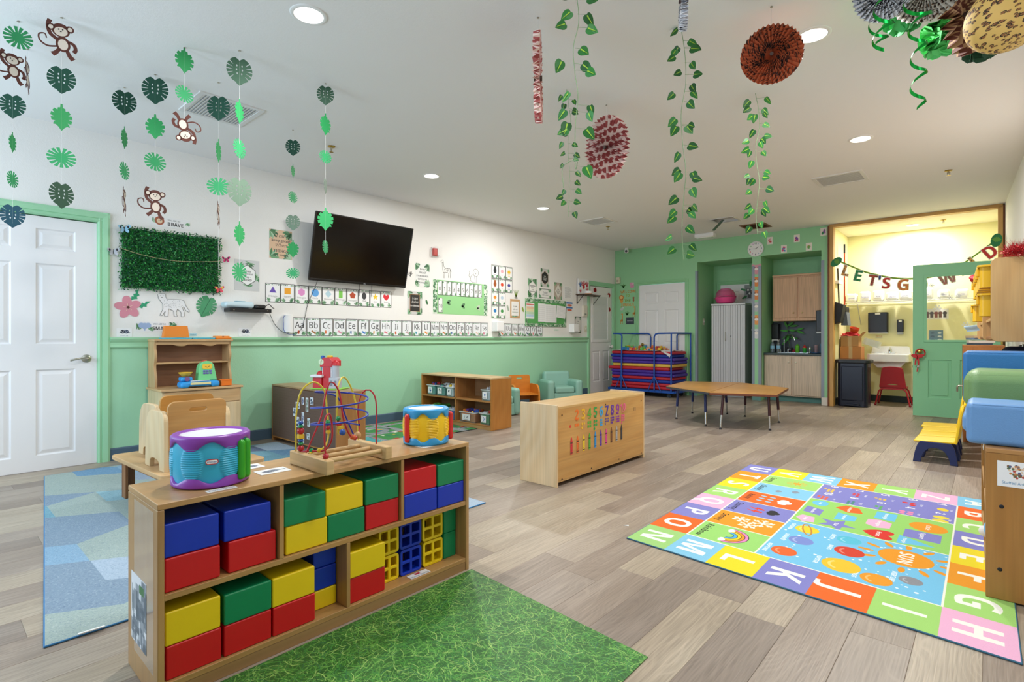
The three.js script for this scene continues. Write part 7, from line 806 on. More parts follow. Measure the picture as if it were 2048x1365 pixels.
poster('word_sign', 'narrow sign with a lion reading you are so brave', 'sign', -1.401, -1.715, 2.037, 2.129, (g, W, H) => { fill(g, W, H, '#ecebea'); sprig(g, W * 0.06, H * 0.6, W * 0.14, -0.8, 4); sprig(g, W * 0.92, H * 0.3, W * 0.1, 1.2, 5); g.fillStyle = '#a4583a'; g.beginPath(); g.arc(W * 0.22, H * 0.42, H * 0.4, 0, 7); g.fill(); g.fillStyle = '#e4c9a8'; g.beginPath(); g.arc(W * 0.22, H * 0.45, H * 0.24, 0, 7); g.fill(); g.fillStyle = '#333'; g.fillRect(W * 0.2, H * 0.36, 3, 5); g.fillRect(W * 0.235, H * 0.36, 3, 5); T(g, 'YOU ARE SO', W * 0.58, H * 0.26, H * 0.2, '#333'); T(g, 'BRAVE', W * 0.62, H * 0.64, H * 0.46, '#222', 'sans-serif', { bold: true }); });
poster('word_sign', 'narrow sign with a blue elephant reading you are so smart', 'sign', -1.295, -1.607, 1.095, 1.186, (g, W, H) => { fill(g, W, H, '#ebeaea'); leafy(g, W, H, [[0.05, 0.6], [0.35, 0.8], [0.95, 0.2]], 0.4); g.fillStyle = '#9db2d6'; for (const [x, y, r] of [[0.2, 0.45, 0.3], [0.12, 0.4, 0.26], [0.28, 0.4, 0.26]]) { g.beginPath(); g.arc(W * x, H * y, H * r, 0, 7); g.fill(); } g.fillRect(W * 0.185, H * 0.5, W * 0.03, H * 0.4); T(g, 'YOU ARE SO', W * 0.56, H * 0.26, H * 0.2, '#345'); T(g, 'SMART', W * 0.6, H * 0.66, H * 0.46, '#222', 'sans-serif', { bold: true }); });
for (const [l, a, b, y0, y1] of [['small sheet with theatre masks left of the play hutch', -1.153, -1.263, 1.05, 1.122], ['small sheet with theatre masks right of the play hutch', -2.145, -2.27, 1.055, 1.139]]) poster('mask_sheet', l, 'paper', a, b, y0, y1, (g, W, H) => { fill(g, W, H, '#f4f3f4'); for (const [x, r, c] of [[0.4, -0.2, '#1d2438'], [0.64, 0.25, '#2d3a5a']]) { g.save(); g.translate(W * x, H * 0.4); g.rotate(r); g.fillStyle = c; g.beginPath(); g.ellipse(0, 0, W * 0.14, H * 0.22, 0, 0, 7); g.fill(); g.fillStyle = '#f4f3f4'; g.fillRect(-W * 0.09, -H * 0.1, W * 0.06, H * 0.05); g.fillRect(W * 0.03, -H * 0.1, W * 0.06, H * 0.05); g.fillRect(-W * 0.06, H * 0.06, W * 0.12, H * 0.04); g.restore(); } g.fillStyle = '#1d2438'; g.fillRect(W * 0.2, H * 0.45, W * 0.12, 3); g.fillRect(W * 0.75, H * 0.5, W * 0.12, 3); T(g, 'Dramatic Play', W / 2, H * 0.85, H * 0.12, '#567'); });
poster('kitchen_label', 'tiny blue label reading Kitchen above the play hutch', 'label', -1.711, -1.771, 1.057, 1.081, (g, W, H) => { fill(g, W, H, '#b9dbe8'); T(g, 'Kitchen', W / 2, H / 2, H * 0.6, '#2a5a78'); }, null, { ppm: 1200 });
poster('rail_label', 'tiny pale label above the rail below the bulletin board', 'label', -7.287, -7.409, 1.155, 1.177, (g, W, H) => { fill(g, W, H, '#cfe6d4'); T(g, 'Calendar', W / 2, H / 2, H * 0.6, '#4a7a60'); });
poster('schedule_sheet', 'white printed sheet left of the handprint canvas', 'paper', -7.574, -7.822, 1.715, 1.94, (g, W, H) => { fill(g, W, H, '#efefee'); g.fillStyle = '#999'; for (let i = 0; i < 16; i++) g.fillRect(W * 0.08, H * (0.08 + i * 0.055), W * rr(0.5, 0.84), 2); });
poster('colour_sheet', 'sheet with blue and red fan diagrams under the printed sheet', 'paper', -7.638, -7.822, 1.492, 1.681, (g, W, H) => { fill(g, W, H, '#e8e8ea'); for (const y of [0.12, 0.55]) { g.fillStyle = '#4a7ab8'; g.fillRect(0, H * y, W, H * 0.14); g.fillStyle = '#d86a4a'; g.beginPath(); g.ellipse(W / 2, H * (y + 0.28), W * 0.4, H * 0.1, 0, 0, 7); g.fill(); } });
{ const t = thing('bulletin_board', 'green bulletin board edged with leaves and hung with papers', 'notice board', [XL + 0.006, 1.445, -7.068], PI / 2), w = 1.1; part(t, 'board', bx(w, 0.45, 0.01, 0.002), mat('#59a65a', 0.8)); for (const [bw, bh, x, y] of [[w, 0.055, 0, 0.2], [w, 0.05, 0, -0.2], [0.05, 0.35, -w / 2 + 0.025, 0], [0.05, 0.35, w / 2 - 0.025, 0]]) { const p = print(bw, bh, (g, W, H) => { fill(g, W, H, '#cdd8c6'); for (let i = 0; i < bw * bh * 1600; i++) sprig(g, rnd() * W, rnd() * H, 16, rr(0, 7), 3); }, 300); part(t, 'leaf_border', sheet(bw, bh, p, 0.002), p.rough, [x, y, 0.006]); }
  [[-6.635, 0.2, 1.34, 1.6, 'colour-banded sheet at the left of the bulletin board', 1], [-6.93, 0.19, 1.3, 1.6, 'first white timetable sheet on the bulletin board'], [-7.1, 0.16, 1.29, 1.595, 'second white timetable sheet on the bulletin board'], [-7.25, 0.16, 1.29, 1.59, 'third white timetable sheet on the bulletin board'], [-7.46, 0.25, 1.37, 1.58, 'tilted calendar sheet at the right of the bulletin board']].forEach(([z, ww, y0, y1, l, c], i) => { const p = print(ww, y1 - y0, (g, W, H) => { fill(g, W, H, '#f0f0f0'); if (c) { ['#d8503a', '#e8963a', '#e8d25a', '#8ac87a', '#7ab8d8'].forEach((k, j) => { g.fillStyle = k; g.globalAlpha = j ? 0.45 : 1; g.fillRect(W * 0.03, H * (0.08 + j * 0.16), W * 0.94, H * (j ? 0.15 : 0.06)); }); g.globalAlpha = 1; } g.strokeStyle = '#b5b8ba'; g.lineWidth = 1; for (let j = 1; j < 9; j++) { g.beginPath(); g.moveTo(W * 0.06, H * j / 9); g.lineTo(W * 0.94, H * j / 9); g.stroke(); } for (let j = 1; j < 5; j++) { g.beginPath(); g.moveTo(W * j / 5, H * 0.1); g.lineTo(W * j / 5, H * 0.92); g.stroke(); } }); solo('pinned_sheet', l, 'paper', sheet(ww, y1 - y0, p, 0.0012), p.mat, [XL + 0.0135 + i * 0.0016, (y0 + y1) / 2, z], [0, PI / 2, i === 4 ? -0.08 : 0.01 * (i % 3 - 1)], 'sheets pinned on the bulletin board'); }); }
{ // television, its top tipped forward
  const t = thing('television', 'large black flat television tilted on the wall', 'television', [-5.375, 2.02, -3.465], PI / 2); t.rotation.order = 'YXZ'; t.rotation.x = 0.225; const w = 1.275, h = 0.735;
  part(t, 'back_case', bx(w - 0.02, h - 0.02, 0.04, 0.01), M.blackMatte, [0, 0, -0.028]); const S = rrect(w, h, 0.006); S.holes.push(new THREE.Path(rrect(w - 0.018, h - 0.03, 0.002, 0, 0.006).getPoints())); part(t, 'bezel', ext(S, 0.012, 0.002), M.black, [0, 0, -0.01]); part(t, 'screen', bx(w - 0.016, h - 0.028, 0.006, 0.001), mat('#030304', 0.16), [0, 0.006, -0.002]); part(t, 'maker_mark', bx(0.03, 0.006, 0.002, 0.0005), mat('#8a8c90', 0.4), [0.05, -h / 2 + 0.008, 0.004]); part(t, 'wall_bracket', bx(0.4, 0.3, 0.06, 0.004), M.steelDark, [0, -0.03, -0.075]); for (const x of [0.13, 0.3]) part(t, 'pull_strap', bx(0.006, 0.15, 0.003, 0.001), M.black, [x - 0.1, -h / 2 - 0.07, -0.06], [-0.2, 0, 0]);
  solo('power_cable', 'thin black cable trailing from television to the wall shelf and router', 'cable', merge([tube([[XL + 0.09, 1.66, -2.93], [XL + 0.02, 1.55, -2.92], [XL + 0.01, 1.4, -2.86], [XL + 0.01, 1.27, -2.83], [XL + 0.008, 1.12, -2.78], [XL + 0.01, 1.085, -2.7], [XL + 0.02, 1.09, -2.63]], 0.0028, 40, 6), tube([[XL + 0.06, 1.335, -2.4], [XL + 0.02, 1.3, -2.44], [XL + 0.01, 1.18, -2.5], [XL + 0.02, 1.1, -2.58], [XL + 0.02, 1.085, -2.66]], 0.0025, 30, 6)]), M.black); }
{ const t = thing('wall_shelf', 'short black floating shelf on the white wall', 'shelf', [XL + 0.07, 1.31, -2.21], PI / 2); part(t, 'board', bx(0.4, 0.036, 0.14, 0.003), M.black); for (const x of [-0.16, 0.16]) part(t, 'screw_cap', cyl(0.004, 0.004, 0.003, 10).rotateX(PI / 2), M.nickel, [x, 0, 0.071]);
  const w = thing('wipes_pack', 'pale blue soft pack of wipes lying on the black shelf', 'pack', [XL + 0.07, 1.3285, -2.11], PI / 2 + 0.05), g = soft(0.28, 0.055, 0.12, 0.026, 5), p = g.attributes.position; for (let i = 0; i < p.count; i++) p.setY(i, p.getY(i) * (1 + 0.25 * Math.sin(p.getX(i) * 40) * Math.cos(p.getZ(i) * 50))); g.computeVertexNormals(); part(w, 'pouch', g, mat('#cfe4ec', 0.25), [0, 0.034, 0]); part(w, 'seal', soft(0.09, 0.006, 0.05, 0.003), mat('#7fb4c8', 0.4), [0.02, 0.067, 0]);
  const b = thing('media_box', 'small black media box with cables on the floating shelf', 'device', [XL + 0.075, 1.3285, -2.31], PI / 2); part(b, 'case', soft(0.1, 0.042, 0.1, 0.012), M.black, [0, 0.021, 0]); part(b, 'plug_lead', tube([[0.05, 0.02, 0.02], [0.09, 0.05, 0.03], [0.12, 0.02, 0.03], [0.15, 0.01, 0.01]], 0.004, 16, 6), M.black); part(b, 'led', cyl(0.002, 0.002, 0.002, 8).rotateX(PI / 2), mat('#c9ccd0', 0.3), [-0.03, 0.02, 0.051]);
  const r = thing('router', 'white upright router with a blue cable by the letter A card', 'router', [XL + 0.04, 1.104, -2.63], PI / 2); part(r, 'case', guv(ext(oval(0.045, 0.035, 0, 0, 32), 0.17, 0.004).rotateX(-PI / 2)), M.plasticW, [0, 0.004, 0]); part(r, 'base', cyl(0.05, 0.05, 0.01, 28), M.plasticW, [0, -0.002, 0]); part(r, 'blue_lead', tube([[-0.03, 0.17, 0.02], [-0.055, 0.16, 0.02], [-0.06, 0.08, 0.02], [-0.05, 0, 0.02], [0, -0.03, 0.03], [0.06, -0.03, 0.02]], 0.0025, 30, 6), mat('#2a3a9a', 0.4));
  for (const [l, z, y, h] of [['white box mounted on the wall between S and T cards', -5.83, 1.13, 0.15], ['white box mounted on the wall near the far door', -7.79, 1.125, 0.15]]) { const q = thing('wall_box', l, 'wall box', [XL + 0.055, y + h / 2, z], PI / 2); part(q, 'case', soft(0.15, h, 0.11, 0.01), M.plasticW); part(q, 'slot', bx(0.1, 0.008, 0.002, 0.0005), mat('#b5b5b5', 0.5), [0, -h / 2 + 0.02, 0.055]); }
  const a = thing('fire_alarm', 'red and white fire alarm in a clear cover', 'fire alarm', [XL, 2.18, -4.655], PI / 2); part(a, 'plate', bx(0.13, 0.135, 0.012, 0.003), mat('#dedad8', 0.4), [0, 0, 0.006]); part(a, 'horn', soft(0.06, 0.1, 0.04, 0.006), mat('#b8281e', 0.35), [-0.025, 0, 0.03]); part(a, 'strobe', bx(0.04, 0.1, 0.035, 0.004), mat('#eceae8', 0.2), [0.035, 0.005, 0.028]); part(a, 'cover', soft(0.14, 0.145, 0.06, 0.008), M.clear, [0, 0, 0.045]);
  const th = thing('thermostat', 'beige thermostat plate left of the far door', 'thermostat', [XL, 1.52, -8.18], PI / 2); part(th, 'case', soft(0.13, 0.2, 0.04, 0.006), mat('#dcd6c4', 0.45), [0, 0, 0.02]); part(th, 'display', bx(0.06, 0.03, 0.002, 0.0005), mat('#8a8f84', 0.3), [0, -0.06, 0.041]); const ls = thing('light_switch', 'beige light switch near the far door', 'switch', [XL, 1.197, -8.235], PI / 2); part(ls, 'plate', bx(0.075, 0.118, 0.006, 0.002), mat('#ded9c8', 0.4), [0, 0, 0.003]); part(ls, 'toggle', bx(0.01, 0.024, 0.014, 0.002), M.plasticW, [0, 0, 0.01]);
  const hs = thing('bracket_shelf', 'small dark shelf on two black brackets beside the far door', 'shelf', [XL, 1.81, -8.22], PI / 2); part(hs, 'board', bx(0.6, 0.018, 0.16, 0.003, 'x'), wood('#6a5648', 0.6), [0, 0, 0.08]); for (const x of [-0.26, 0.26]) part(hs, 'bracket', merge([bx(0.02, 0.16, 0.006, 0.001).translate(0, -0.09, 0.004), bx(0.02, 0.006, 0.14, 0.001).translate(0, -0.013, 0.075), rod([0, -0.16, 0.008], [0, -0.015, 0.14], 0.006)]), M.black, [x, 0, 0]);
  const hp = print(0.34, 0.28, (g, W, H) => { fill(g, W, H, '#f1f0f0'); const hand = (x, y, s, c) => { g.fillStyle = c; g.beginPath(); g.ellipse(x, y, s * 0.4, s * 0.45, 0, 0, 7); g.fill(); for (let i = 0; i < 5; i++) { g.save(); g.translate(x, y); g.rotate(-1.1 + i * 0.45); g.beginPath(); g.ellipse(0, -s * 0.78, s * 0.12, s * 0.4, 0, 0, 7); g.fill(); g.restore(); } }; hand(W * 0.5, H * 0.5, H * 0.34, '#c2182e'); hand(W * 0.2, H * 0.45, H * 0.22, '#2a5fa8'); hand(W * 0.82, H * 0.42, H * 0.24, '#b81e3a'); hand(W * 0.85, H * 0.75, H * 0.18, '#c2182e'); hand(W * 0.22, H * 0.85, H * 0.16, '#c2182e'); }); solo('handprint_canvas', 'white canvas of red and blue handprints on the bracket shelf', 'picture', sheet(0.34, 0.28, hp, 0.016), hp.mat, [XL + 0.03, 1.96, -8.12], [0, PI / 2, 0]);
  const sp = thing('round_speaker', 'round white speaker on the bracket shelf', 'speaker', [XL + 0.1, 1.8205, -8.18]); part(sp, 'body', lathe([[0, 0], [0.06, 0], [0.07, 0.015], [0.07, 0.05], [0.06, 0.065], [0, 0.068]], 28), M.plasticW); part(sp, 'foot_ring', lathe([[0.066, 0.004], [0.0705, 0.012], [0.0705, 0.018], [0.066, 0.018]], 28), mat('#c98a5a', 0.5)); part(sp, 'lead', tube([[0, 0.01, 0.06], [-0.05, -0.05, 0.1], [-0.07, -0.15, 0.1], [-0.075, -0.22, 0.06]], 0.0025, 24, 6), M.plasticW); }
{ // apples on the glazed door
  for (const [z, y, l] of [[-8.55, 1.93, 'red paper apple at the top left of the glazed door'], [-9.04, 1.86, 'red paper apple high at the right of the glazed door'], [-9.05, 1.58, 'red paper apple lower at the right of the glazed door']]) { const t = thing('paper_apple', l, 'decoration', [XL + 0.0025, y, z], PI / 2, 'paper apples on the door'); part(t, 'apple', merge([ext(oval(0.035, 0.04, -0.016, 0), 0.001), ext(oval(0.035, 0.04, 0.016, 0), 0.001)]), mat('#c4202a', 0.6)); part(t, 'stalk', ext(band([[0, 0.03], [0.008, 0.055]], 0.008), 0.0012), mat('#4a7a35', 0.6)); } }
// ---------------------------------------------------------------- hedge panel and cut-outs round it
{ const t = thing('hedge_panel', 'artificial green boxwood hedge panel on the white wall', 'hedge panel', [XL, 1.73, -1.57], PI / 2), w = 0.8, h = 0.54; part(t, 'backing', bx(w - 0.04, h - 0.03, 0.02, 0.004), mat('#2f7a3f', 0.8), [0, 0, 0.01]);
  const lf = new THREE.BufferGeometry(); lf.setAttribute('position', new THREE.Float32BufferAttribute([0, 0, 0, 0.005, 0.006, 0.0015, 0, 0.014, 0, -0.005, 0.006, 0.0015], 3)); lf.setIndex([0, 1, 2, 0, 2, 3]); lf.computeVertexNormals();
  const N = 9000, im = new THREE.InstancedMesh(lf, mat('#ffffff', 0.4, { side: THREE.DoubleSide }), N), o = new THREE.Object3D(), c = new THREE.Color(), cs = ['#0f5a2a', '#1a7436', '#0c4a2a', '#2c8f3e', '#114f38', '#3fa345', '#0d3f26'];
  for (let i = 0; i < N; i++) { const e = rr(-0.012, 0.012); o.position.set((rnd() - 0.5) * (w + e), (rnd() - 0.5) * (h + e) + 0.008 * Math.sin(i), 0.018 + rr(0, 0.035)); o.rotation.set(rr(-1.3, 1.3), rr(-1.2, 1.2), rr(0, 6.28)); o.scale.setScalar(rr(0.8, 1.5)); o.updateMatrix(); im.setMatrixAt(i, o.matrix); im.setColorAt(i, c.set(cs[Math.floor(rnd() * 7)])); } im.name = 'leaves'; im.userData.kind = 'stuff'; t.add(im);
  solo('twine', 'thin twine sagging across the hedge panel', 'string', tube([[XL + 0.06, 1.8, -1.17], [XL + 0.062, 1.76, -1.33], [XL + 0.064, 1.735, -1.57], [XL + 0.062, 1.75, -1.8], [XL + 0.06, 1.775, -1.97]], 0.0018, 40, 6), mat('#c9b48a', 0.8));
  const wing = () => { const s = new THREE.Shape(); s.moveTo(0, 0); s.bezierCurveTo(0.01, 0.03, 0.045, 0.045, 0.05, 0.03); s.bezierCurveTo(0.052, 0.01, 0.03, 0.0, 0.02, -0.002); s.bezierCurveTo(0.04, -0.008, 0.036, -0.034, 0.022, -0.032); s.bezierCurveTo(0.01, -0.03, 0.002, -0.012, 0, 0); return s; };
  for (const [l, y, z, c1, x, k] of [['pale blue butterfly at the top left corner of the hedge', 1.965, -1.195, '#8fc0dc', 0.062, 0.95], ['silver butterfly at the left edge of the hedge', 1.768, -1.125, '#b9bcc4', 0.03, 0.9], ['magenta butterfly right of the hedge', 1.797, -2.015, '#c81f6a', 0.03, 0.8], ['pink and yellow butterfly at the hedge bottom right corner', 1.5, -1.945, '#e0485a', 0.062, 0.9]]) { const b = thing('paper_butterfly', l, 'butterfly', [XL + x, y, z], PI / 2, 'paper butterflies'); b.rotation.z = 0; for (const s of [-1, 1]) { const g = ext(wing(), 0.0008).scale(k, k, 1); if (s < 0) g.rotateY(PI); part(b, 'wing', g, mat(c1, 0.5), [0, 0, 0.002], [0, s * -0.35, 0.1]); const e = ext(oval(0.008, 0.012, 0.03, 0.018), 0.0012).scale(k, k, 1); if (s < 0) e.rotateY(PI); part(b, 'wing_spot', e, mat(l.includes('yellow') ? '#e8cf3a' : '#1c1a22', 0.5), [0, 0, 0.0026], [0, s * -0.35, 0.1]); } part(b, 'body', new THREE.CapsuleGeometry(0.002, 0.035, 4, 8), M.blackMatte, [0, 0, 0.004]); }
  const fl = thing('flower_cutout', 'pink five-petal paper flower with green leaves below the hedge', 'decoration', [XL + 0.0015, 1.305, -1.235], PI / 2); for (let i = 0; i < 5; i++) { const a = PI / 2 + 0.15 + i * 2 * PI / 5; part(fl, 'petal', ext(oval(0.048, 0.034), 0.0015), mat('#d88d9c', 0.7), [0.052 * Math.cos(a), 0.052 * Math.sin(a), 0.0004 * i], [0, 0, a]); part(fl, 'stamen', ext(band([[0.01, 0], [0.035, 0.002]], 0.003), 0.0006), mat('#f2d9c0', 0.7), [0, 0, 0.0042], [0, 0, a]); } part(fl, 'centre', ext(oval(0.011, 0.011), 0.002), mat('#5a2a2a', 0.7), [0, 0, 0.003]);
  const holly = shapeOf([[0, 0], [0.02, 0.03], [0.035, 0.022], [0.04, 0.045], [0.06, 0.04], [0.065, 0.06], [0.1, 0.07], [0.075, 0.035], [0.08, 0.015], [0.055, 0.012], [0.05, -0.008], [0.025, 0.0]]); part(fl, 'leaf', ext(holly, 0.001), mat('#35a074', 0.7), [0.055, 0.01, -0.0008], [0, 0, -0.2]); part(fl, 'leaf', ext(holly, 0.001), mat('#35a074', 0.7), [0.02, 0.06, -0.0008], [0, 0, 0.45]);
  const ln = (pts, w) => ext(band(pts, w), 0.0008), bk = mat('#26272a', 0.7), whp = mat('#efeeee', 0.75);
  const ch = thing('cheetah_cutout', 'white paper cheetah outlined in black below the hedge', 'decoration', [XL + 0.0015, 1.335, -1.58], PI / 2); const body = shapeOf([[-0.1, 0.03], [-0.12, 0.06], [-0.125, 0.095], [-0.105, 0.103], [-0.085, 0.1], [-0.065, 0.103], [-0.062, 0.075], [-0.055, 0.055], [0, 0.055], [0.06, 0.055], [0.085, 0.045], [0.1, 0.0], [0.13, -0.045], [0.128, -0.058], [0.1, -0.045], [0.08, -0.005], [0.07, -0.02], [0.085, -0.06], [0.085, -0.1], [0.06, -0.1], [0.06, -0.06], [0.03, -0.03], [0.02, -0.07], [0.03, -0.1], [0.005, -0.1], [0.0, -0.05], [-0.04, -0.03], [-0.045, -0.1], [-0.075, -0.1], [-0.065, -0.05], [-0.09, -0.095], [-0.11, -0.095], [-0.085, -0.04], [-0.085, 0.01]]); part(ch, 'paper', ext(body, 0.0012), whp); { const q = body.getPoints().map((p) => [p.x, p.y]); q.push(q[0]); const pth = new THREE.CurvePath(); for (let i = 0; i + 1 < q.length; i++) pth.add(new THREE.LineCurve3(V3(...q[i], 0.0014), V3(...q[i + 1], 0.0014))); part(ch, 'outline', new THREE.TubeGeometry(pth, 140, 0.0013, 5), bk); const sp = []; for (let i = 0; i < 60; i++) sp.push(ext(oval(rr(0.0015, 0.003), rr(0.001, 0.002), 0, 0, 6), 0.0006).translate(rr(-0.08, 0.08), rr(-0.02, 0.048), 0.0012)); part(ch, 'spots', merge(sp), bk); part(ch, 'face', merge([ln([[-0.105, 0.083], [-0.1, 0.083]], 0.004), ln([[-0.085, 0.083], [-0.08, 0.083]], 0.004), ln([[-0.097, 0.068], [-0.088, 0.068]], 0.005)]), bk, [0, 0, 0.0014]); }
  const outline = (n, l, y, z, lines, w = 0.004) => { const t2 = thing(n, l, 'decoration', [XL + 0.0008, y, z], PI / 2); part(t2, 'line_drawing', merge(lines.map((q) => ln(q, w))), bk); return t2; };
  const gi = outline('giraffe_drawing', 'line-drawn giraffe on the wall above the number board', 1.97, -4.85, [[[-0.09, 0.105], [-0.06, 0.125], [-0.045, 0.1], [-0.055, 0.09], [-0.09, 0.098]], [[-0.045, 0.1], [-0.03, 0.03], [0.02, 0.015], [0.07, 0.02], [0.08, -0.02]], [[-0.065, 0.085], [-0.055, 0.0], [-0.045, -0.05], [-0.04, -0.12]], [[-0.02, -0.045], [-0.025, -0.12]], [[-0.045, -0.045], [0.0, -0.04], [0.05, -0.045]], [[0.05, -0.045], [0.045, -0.11]], [[0.075, -0.01], [0.08, -0.11]], [[0.08, 0.01], [0.095, -0.03]]]); const dots = []; for (let i = 0; i < 16; i++) dots.push(ext(oval(0.005, 0.005, 0, 0, 6), 0.0008).translate(rr(-0.03, 0.06), rr(-0.03, 0.01), 0)); part(gi, 'patches', merge(dots), mat('#9a9c9c', 0.7));
  const li = outline('lion_drawing', 'line-drawn lion on the wall above the number board', 1.93, -5.38, [Array.from({ length: 19 }, (_, i) => { const a = i / 18 * 2 * PI, r = i % 2 ? 0.056 : 0.047; return [0.04 + r * Math.cos(a), 0.045 + r * 1.1 * Math.sin(a)]; }), [[-0.01, 0.02], [-0.06, -0.02], [-0.065, -0.07], [-0.03, -0.095], [0.02, -0.1]], [[0.02, -0.005], [0.03, -0.1]], [[0.06, -0.005], [0.055, -0.1], [0.03, -0.1]], [[-0.065, -0.05], [-0.095, -0.01], [-0.085, 0.05], [-0.1, 0.06]]]); part(li, 'face', merge([ln([[0.02, 0.055], [0.026, 0.055]], 0.006), ln([[0.052, 0.055], [0.058, 0.055]], 0.006), ln([[0.03, 0.032], [0.048, 0.032]], 0.006)]), bk);
  outline('fern_drawing', 'small line-drawn fern right of the television', 1.85, -4.25, [[[0, -0.03], [0, 0.035]], [[0, -0.02], [-0.03, 0.005]], [[0, -0.01], [0.03, 0.015]], [[0, 0.005], [-0.025, 0.028]], [[0, 0.01], [0.022, 0.035]]], 0.008);
  const ml = thing('leaf_cutout', 'large green paper monstera leaf below the hedge', 'decoration', [XL + 0.0015, 1.345, -1.855], PI / 2); part(ml, 'leaf', ext(monstera(0.1, 0.0), 0.0015), mat('#4f9c6c', 0.7), [0, 0.0, 0], [0, 0, -0.35]); part(ml, 'midrib', ln([[0.04, 0.08], [0, 0.0], [-0.05, -0.105]], 0.004), mat('#2f6a48', 0.7), [0, 0, 0.0016]);
  const sm = (n, l, y, z, k, c) => { const q = thing(n, l, 'decoration', [XL + 0.0012, y, z], PI / 2); part(q, 'leaf', ext(oval(k * 0.45, k), 0.001), mat(c, 0.7), null, [0, 0, 0.4]); part(q, 'vein', ln([[0, -k], [0, k]], 0.003), mat('#2f5a38', 0.7), [0, 0, 0.001], [0, 0, 0.4]); }; sm('leaf_sticker', 'tiny dark green leaf sticker left of the number board', 1.508, -4.517, 0.034, '#3f7a4a'); sm('leaf_sticker', 'pale feathery leaf sticker left of the wood-framed poster', 1.495, -6.11, 0.05, '#b9c4b4'); sm('leaf_sticker', 'yellow-green leaf sticker right of the wood-framed poster', 1.485, -6.465, 0.045, '#9ab04a');
  const gr = thing('grass_sticker', 'green grass tuft sticker above the wood-framed poster', 'decoration', [XL + 0.0012, 1.72, -6.3], PI / 2); for (const a of [-0.7, -0.4, -0.1, 0.15, 0.4, 0.7]) part(gr, 'blade', ext(band([[0, -0.06], [Math.sin(a) * 0.04, 0], [Math.sin(a) * 0.09, 0.065]], 0.016, 0.003), 0.001), mat('#7d9a3e', 0.7)); part(gr, 'stone', ext(oval(0.04, 0.014, 0, -0.06), 0.0014), mat('#9a9a90', 0.7)); }
// ================================================================ things hanging from the ceiling
const paperM = (c) => mat(c, 0.65), LEAF = { m: ['monstera_leaf', monstera, '#0f4a38'], s: ['split_leaf', splitLeaf, '#2ba35c'], p: ['palm_leaf', palmLeaf, '#35a96a'], g: ['monstera_leaf', monstera, '#6f8a76'], d: ['monstera_leaf', monstera, '#27503a'], b: ['monstera_leaf', monstera, '#1f5468'] };
const leafGeo = new Map();
function leafPiece(t, k, r, y, spin, tilt = 0) { const [n, f, c] = LEAF[k], key = f.name + r; if (!leafGeo.has(key)) leafGeo.set(key, ext(f(r), 0.0012).translate(0, 0, -0.0006)); part(t, n, leafGeo.get(key), paperM(c), [0, y - CH, 0], [0, spin, tilt]); }
function monkey(t, y, spin, tilt = 0, s = 1) {
  const br = mat('#5d2c20', 0.6), cr = mat('#e6d8c8', 0.65), e = (q, d = 0.0012) => ext(q, d);
  const m = part(t, 'paper_monkey', merge([e(oval(0.042, 0.04, 0, 0.045)), e(oval(0.02, 0.02, 0.043, 0.058)), e(oval(0.02, 0.02, -0.043, 0.058)), e(oval(0.034, 0.045, 0.004, -0.035)), e(band([[-0.02, -0.01], [-0.05, 0.02], [-0.055, 0.07], [-0.045, 0.1]], 0.018, 0.022)), e(band([[0.03, -0.015], [0.055, -0.03], [0.06, -0.06], [0.05, -0.075]], 0.016, 0.02)), e(band([[-0.015, -0.065], [-0.035, -0.09], [-0.05, -0.1]], 0.018, 0.026)), e(band([[0.02, -0.07], [0.03, -0.1], [0.045, -0.12]], 0.018, 0.026)), e(band([[-0.02, -0.05], [-0.07, -0.055], [-0.1, -0.03], [-0.1, 0.005], [-0.075, 0.012], [-0.068, -0.012]], 0.01, 0.006, 40))]).scale(s, s, 1), br, [0, y - CH, 0], [0, spin, tilt]);
  const f = (q, d = 0.0022) => ext(q, d).translate(0, 0, -0.0005).scale(s, s, 1); part(m, 'face', f(oval(0.031, 0.026, 0, 0.038)), cr); part(m, 'belly', f(oval(0.023, 0.031, 0.004, -0.037)), cr); for (const k of [-1, 1]) { part(m, 'ear_inner', f(oval(0.011, 0.012, k * 0.044, 0.058)), cr); part(m, 'eye', f(oval(0.0032, 0.004, k * 0.009, 0.05), 0.0034), M.black); } part(m, 'nose', f(oval(0.004, 0.003, 0, 0.038), 0.0034), M.black);
}
const garland = (label, x, z, bottom, items, face) => { const t = thing('leaf_garland', label, 'garland', [x, CH, z], 0, 'paper leaf strings'); part(t, 'thread', rod([0, 0, 0], [0, bottom - CH, 0], 0.0007, 5), M.thread); part(t, 'pin', cyl(0.005, 0.007, 0.004, 10), M.nickel, [0, -0.002, 0]); for (const [k, y, spin, r, tilt] of items) k === 'k' ? monkey(t, y, face + spin, tilt ?? 0, r ?? 1) : leafPiece(t, k, r ?? 0.07, y, face + spin, tilt ?? 0); };
garland('leaf string at the far left edge with a monkey and a bluish leaf', -4.183, -0.38, 1.7, [['k', 2.605, 0.25, 0.82, 0.05], ['m', 2.381, -0.2, 0.066], ['s', 2.166, 1.15, 0.06], ['p', 1.954, 1.1, 0.055], ['b', 1.75, 0.1, 0.063]], 1.48);
garland('single monkey turned edge-on beside the leftmost leaf string', -4.238, -0.449, 2.45, [['k', 2.6, 1.4, 0.86]], 1.46);
garland('lone bright palm leaf at the top left corner', -3.9, -0.377, 2.6, [['p', 2.66, 0.4, 0.068, 0.5]], 1.47);
garland('second leaf string from the left, with a large monkey on top', -3.684, -0.526, 1.76, [['k', 2.639, -0.1, 0.90, 0.08], ['m', 2.424, -0.1, 0.068], ['s', 2.218, 0.3, 0.072], ['p', 2.003, 0.05, 0.062], ['d', 1.81, 0.5, 0.066]], 1.43);
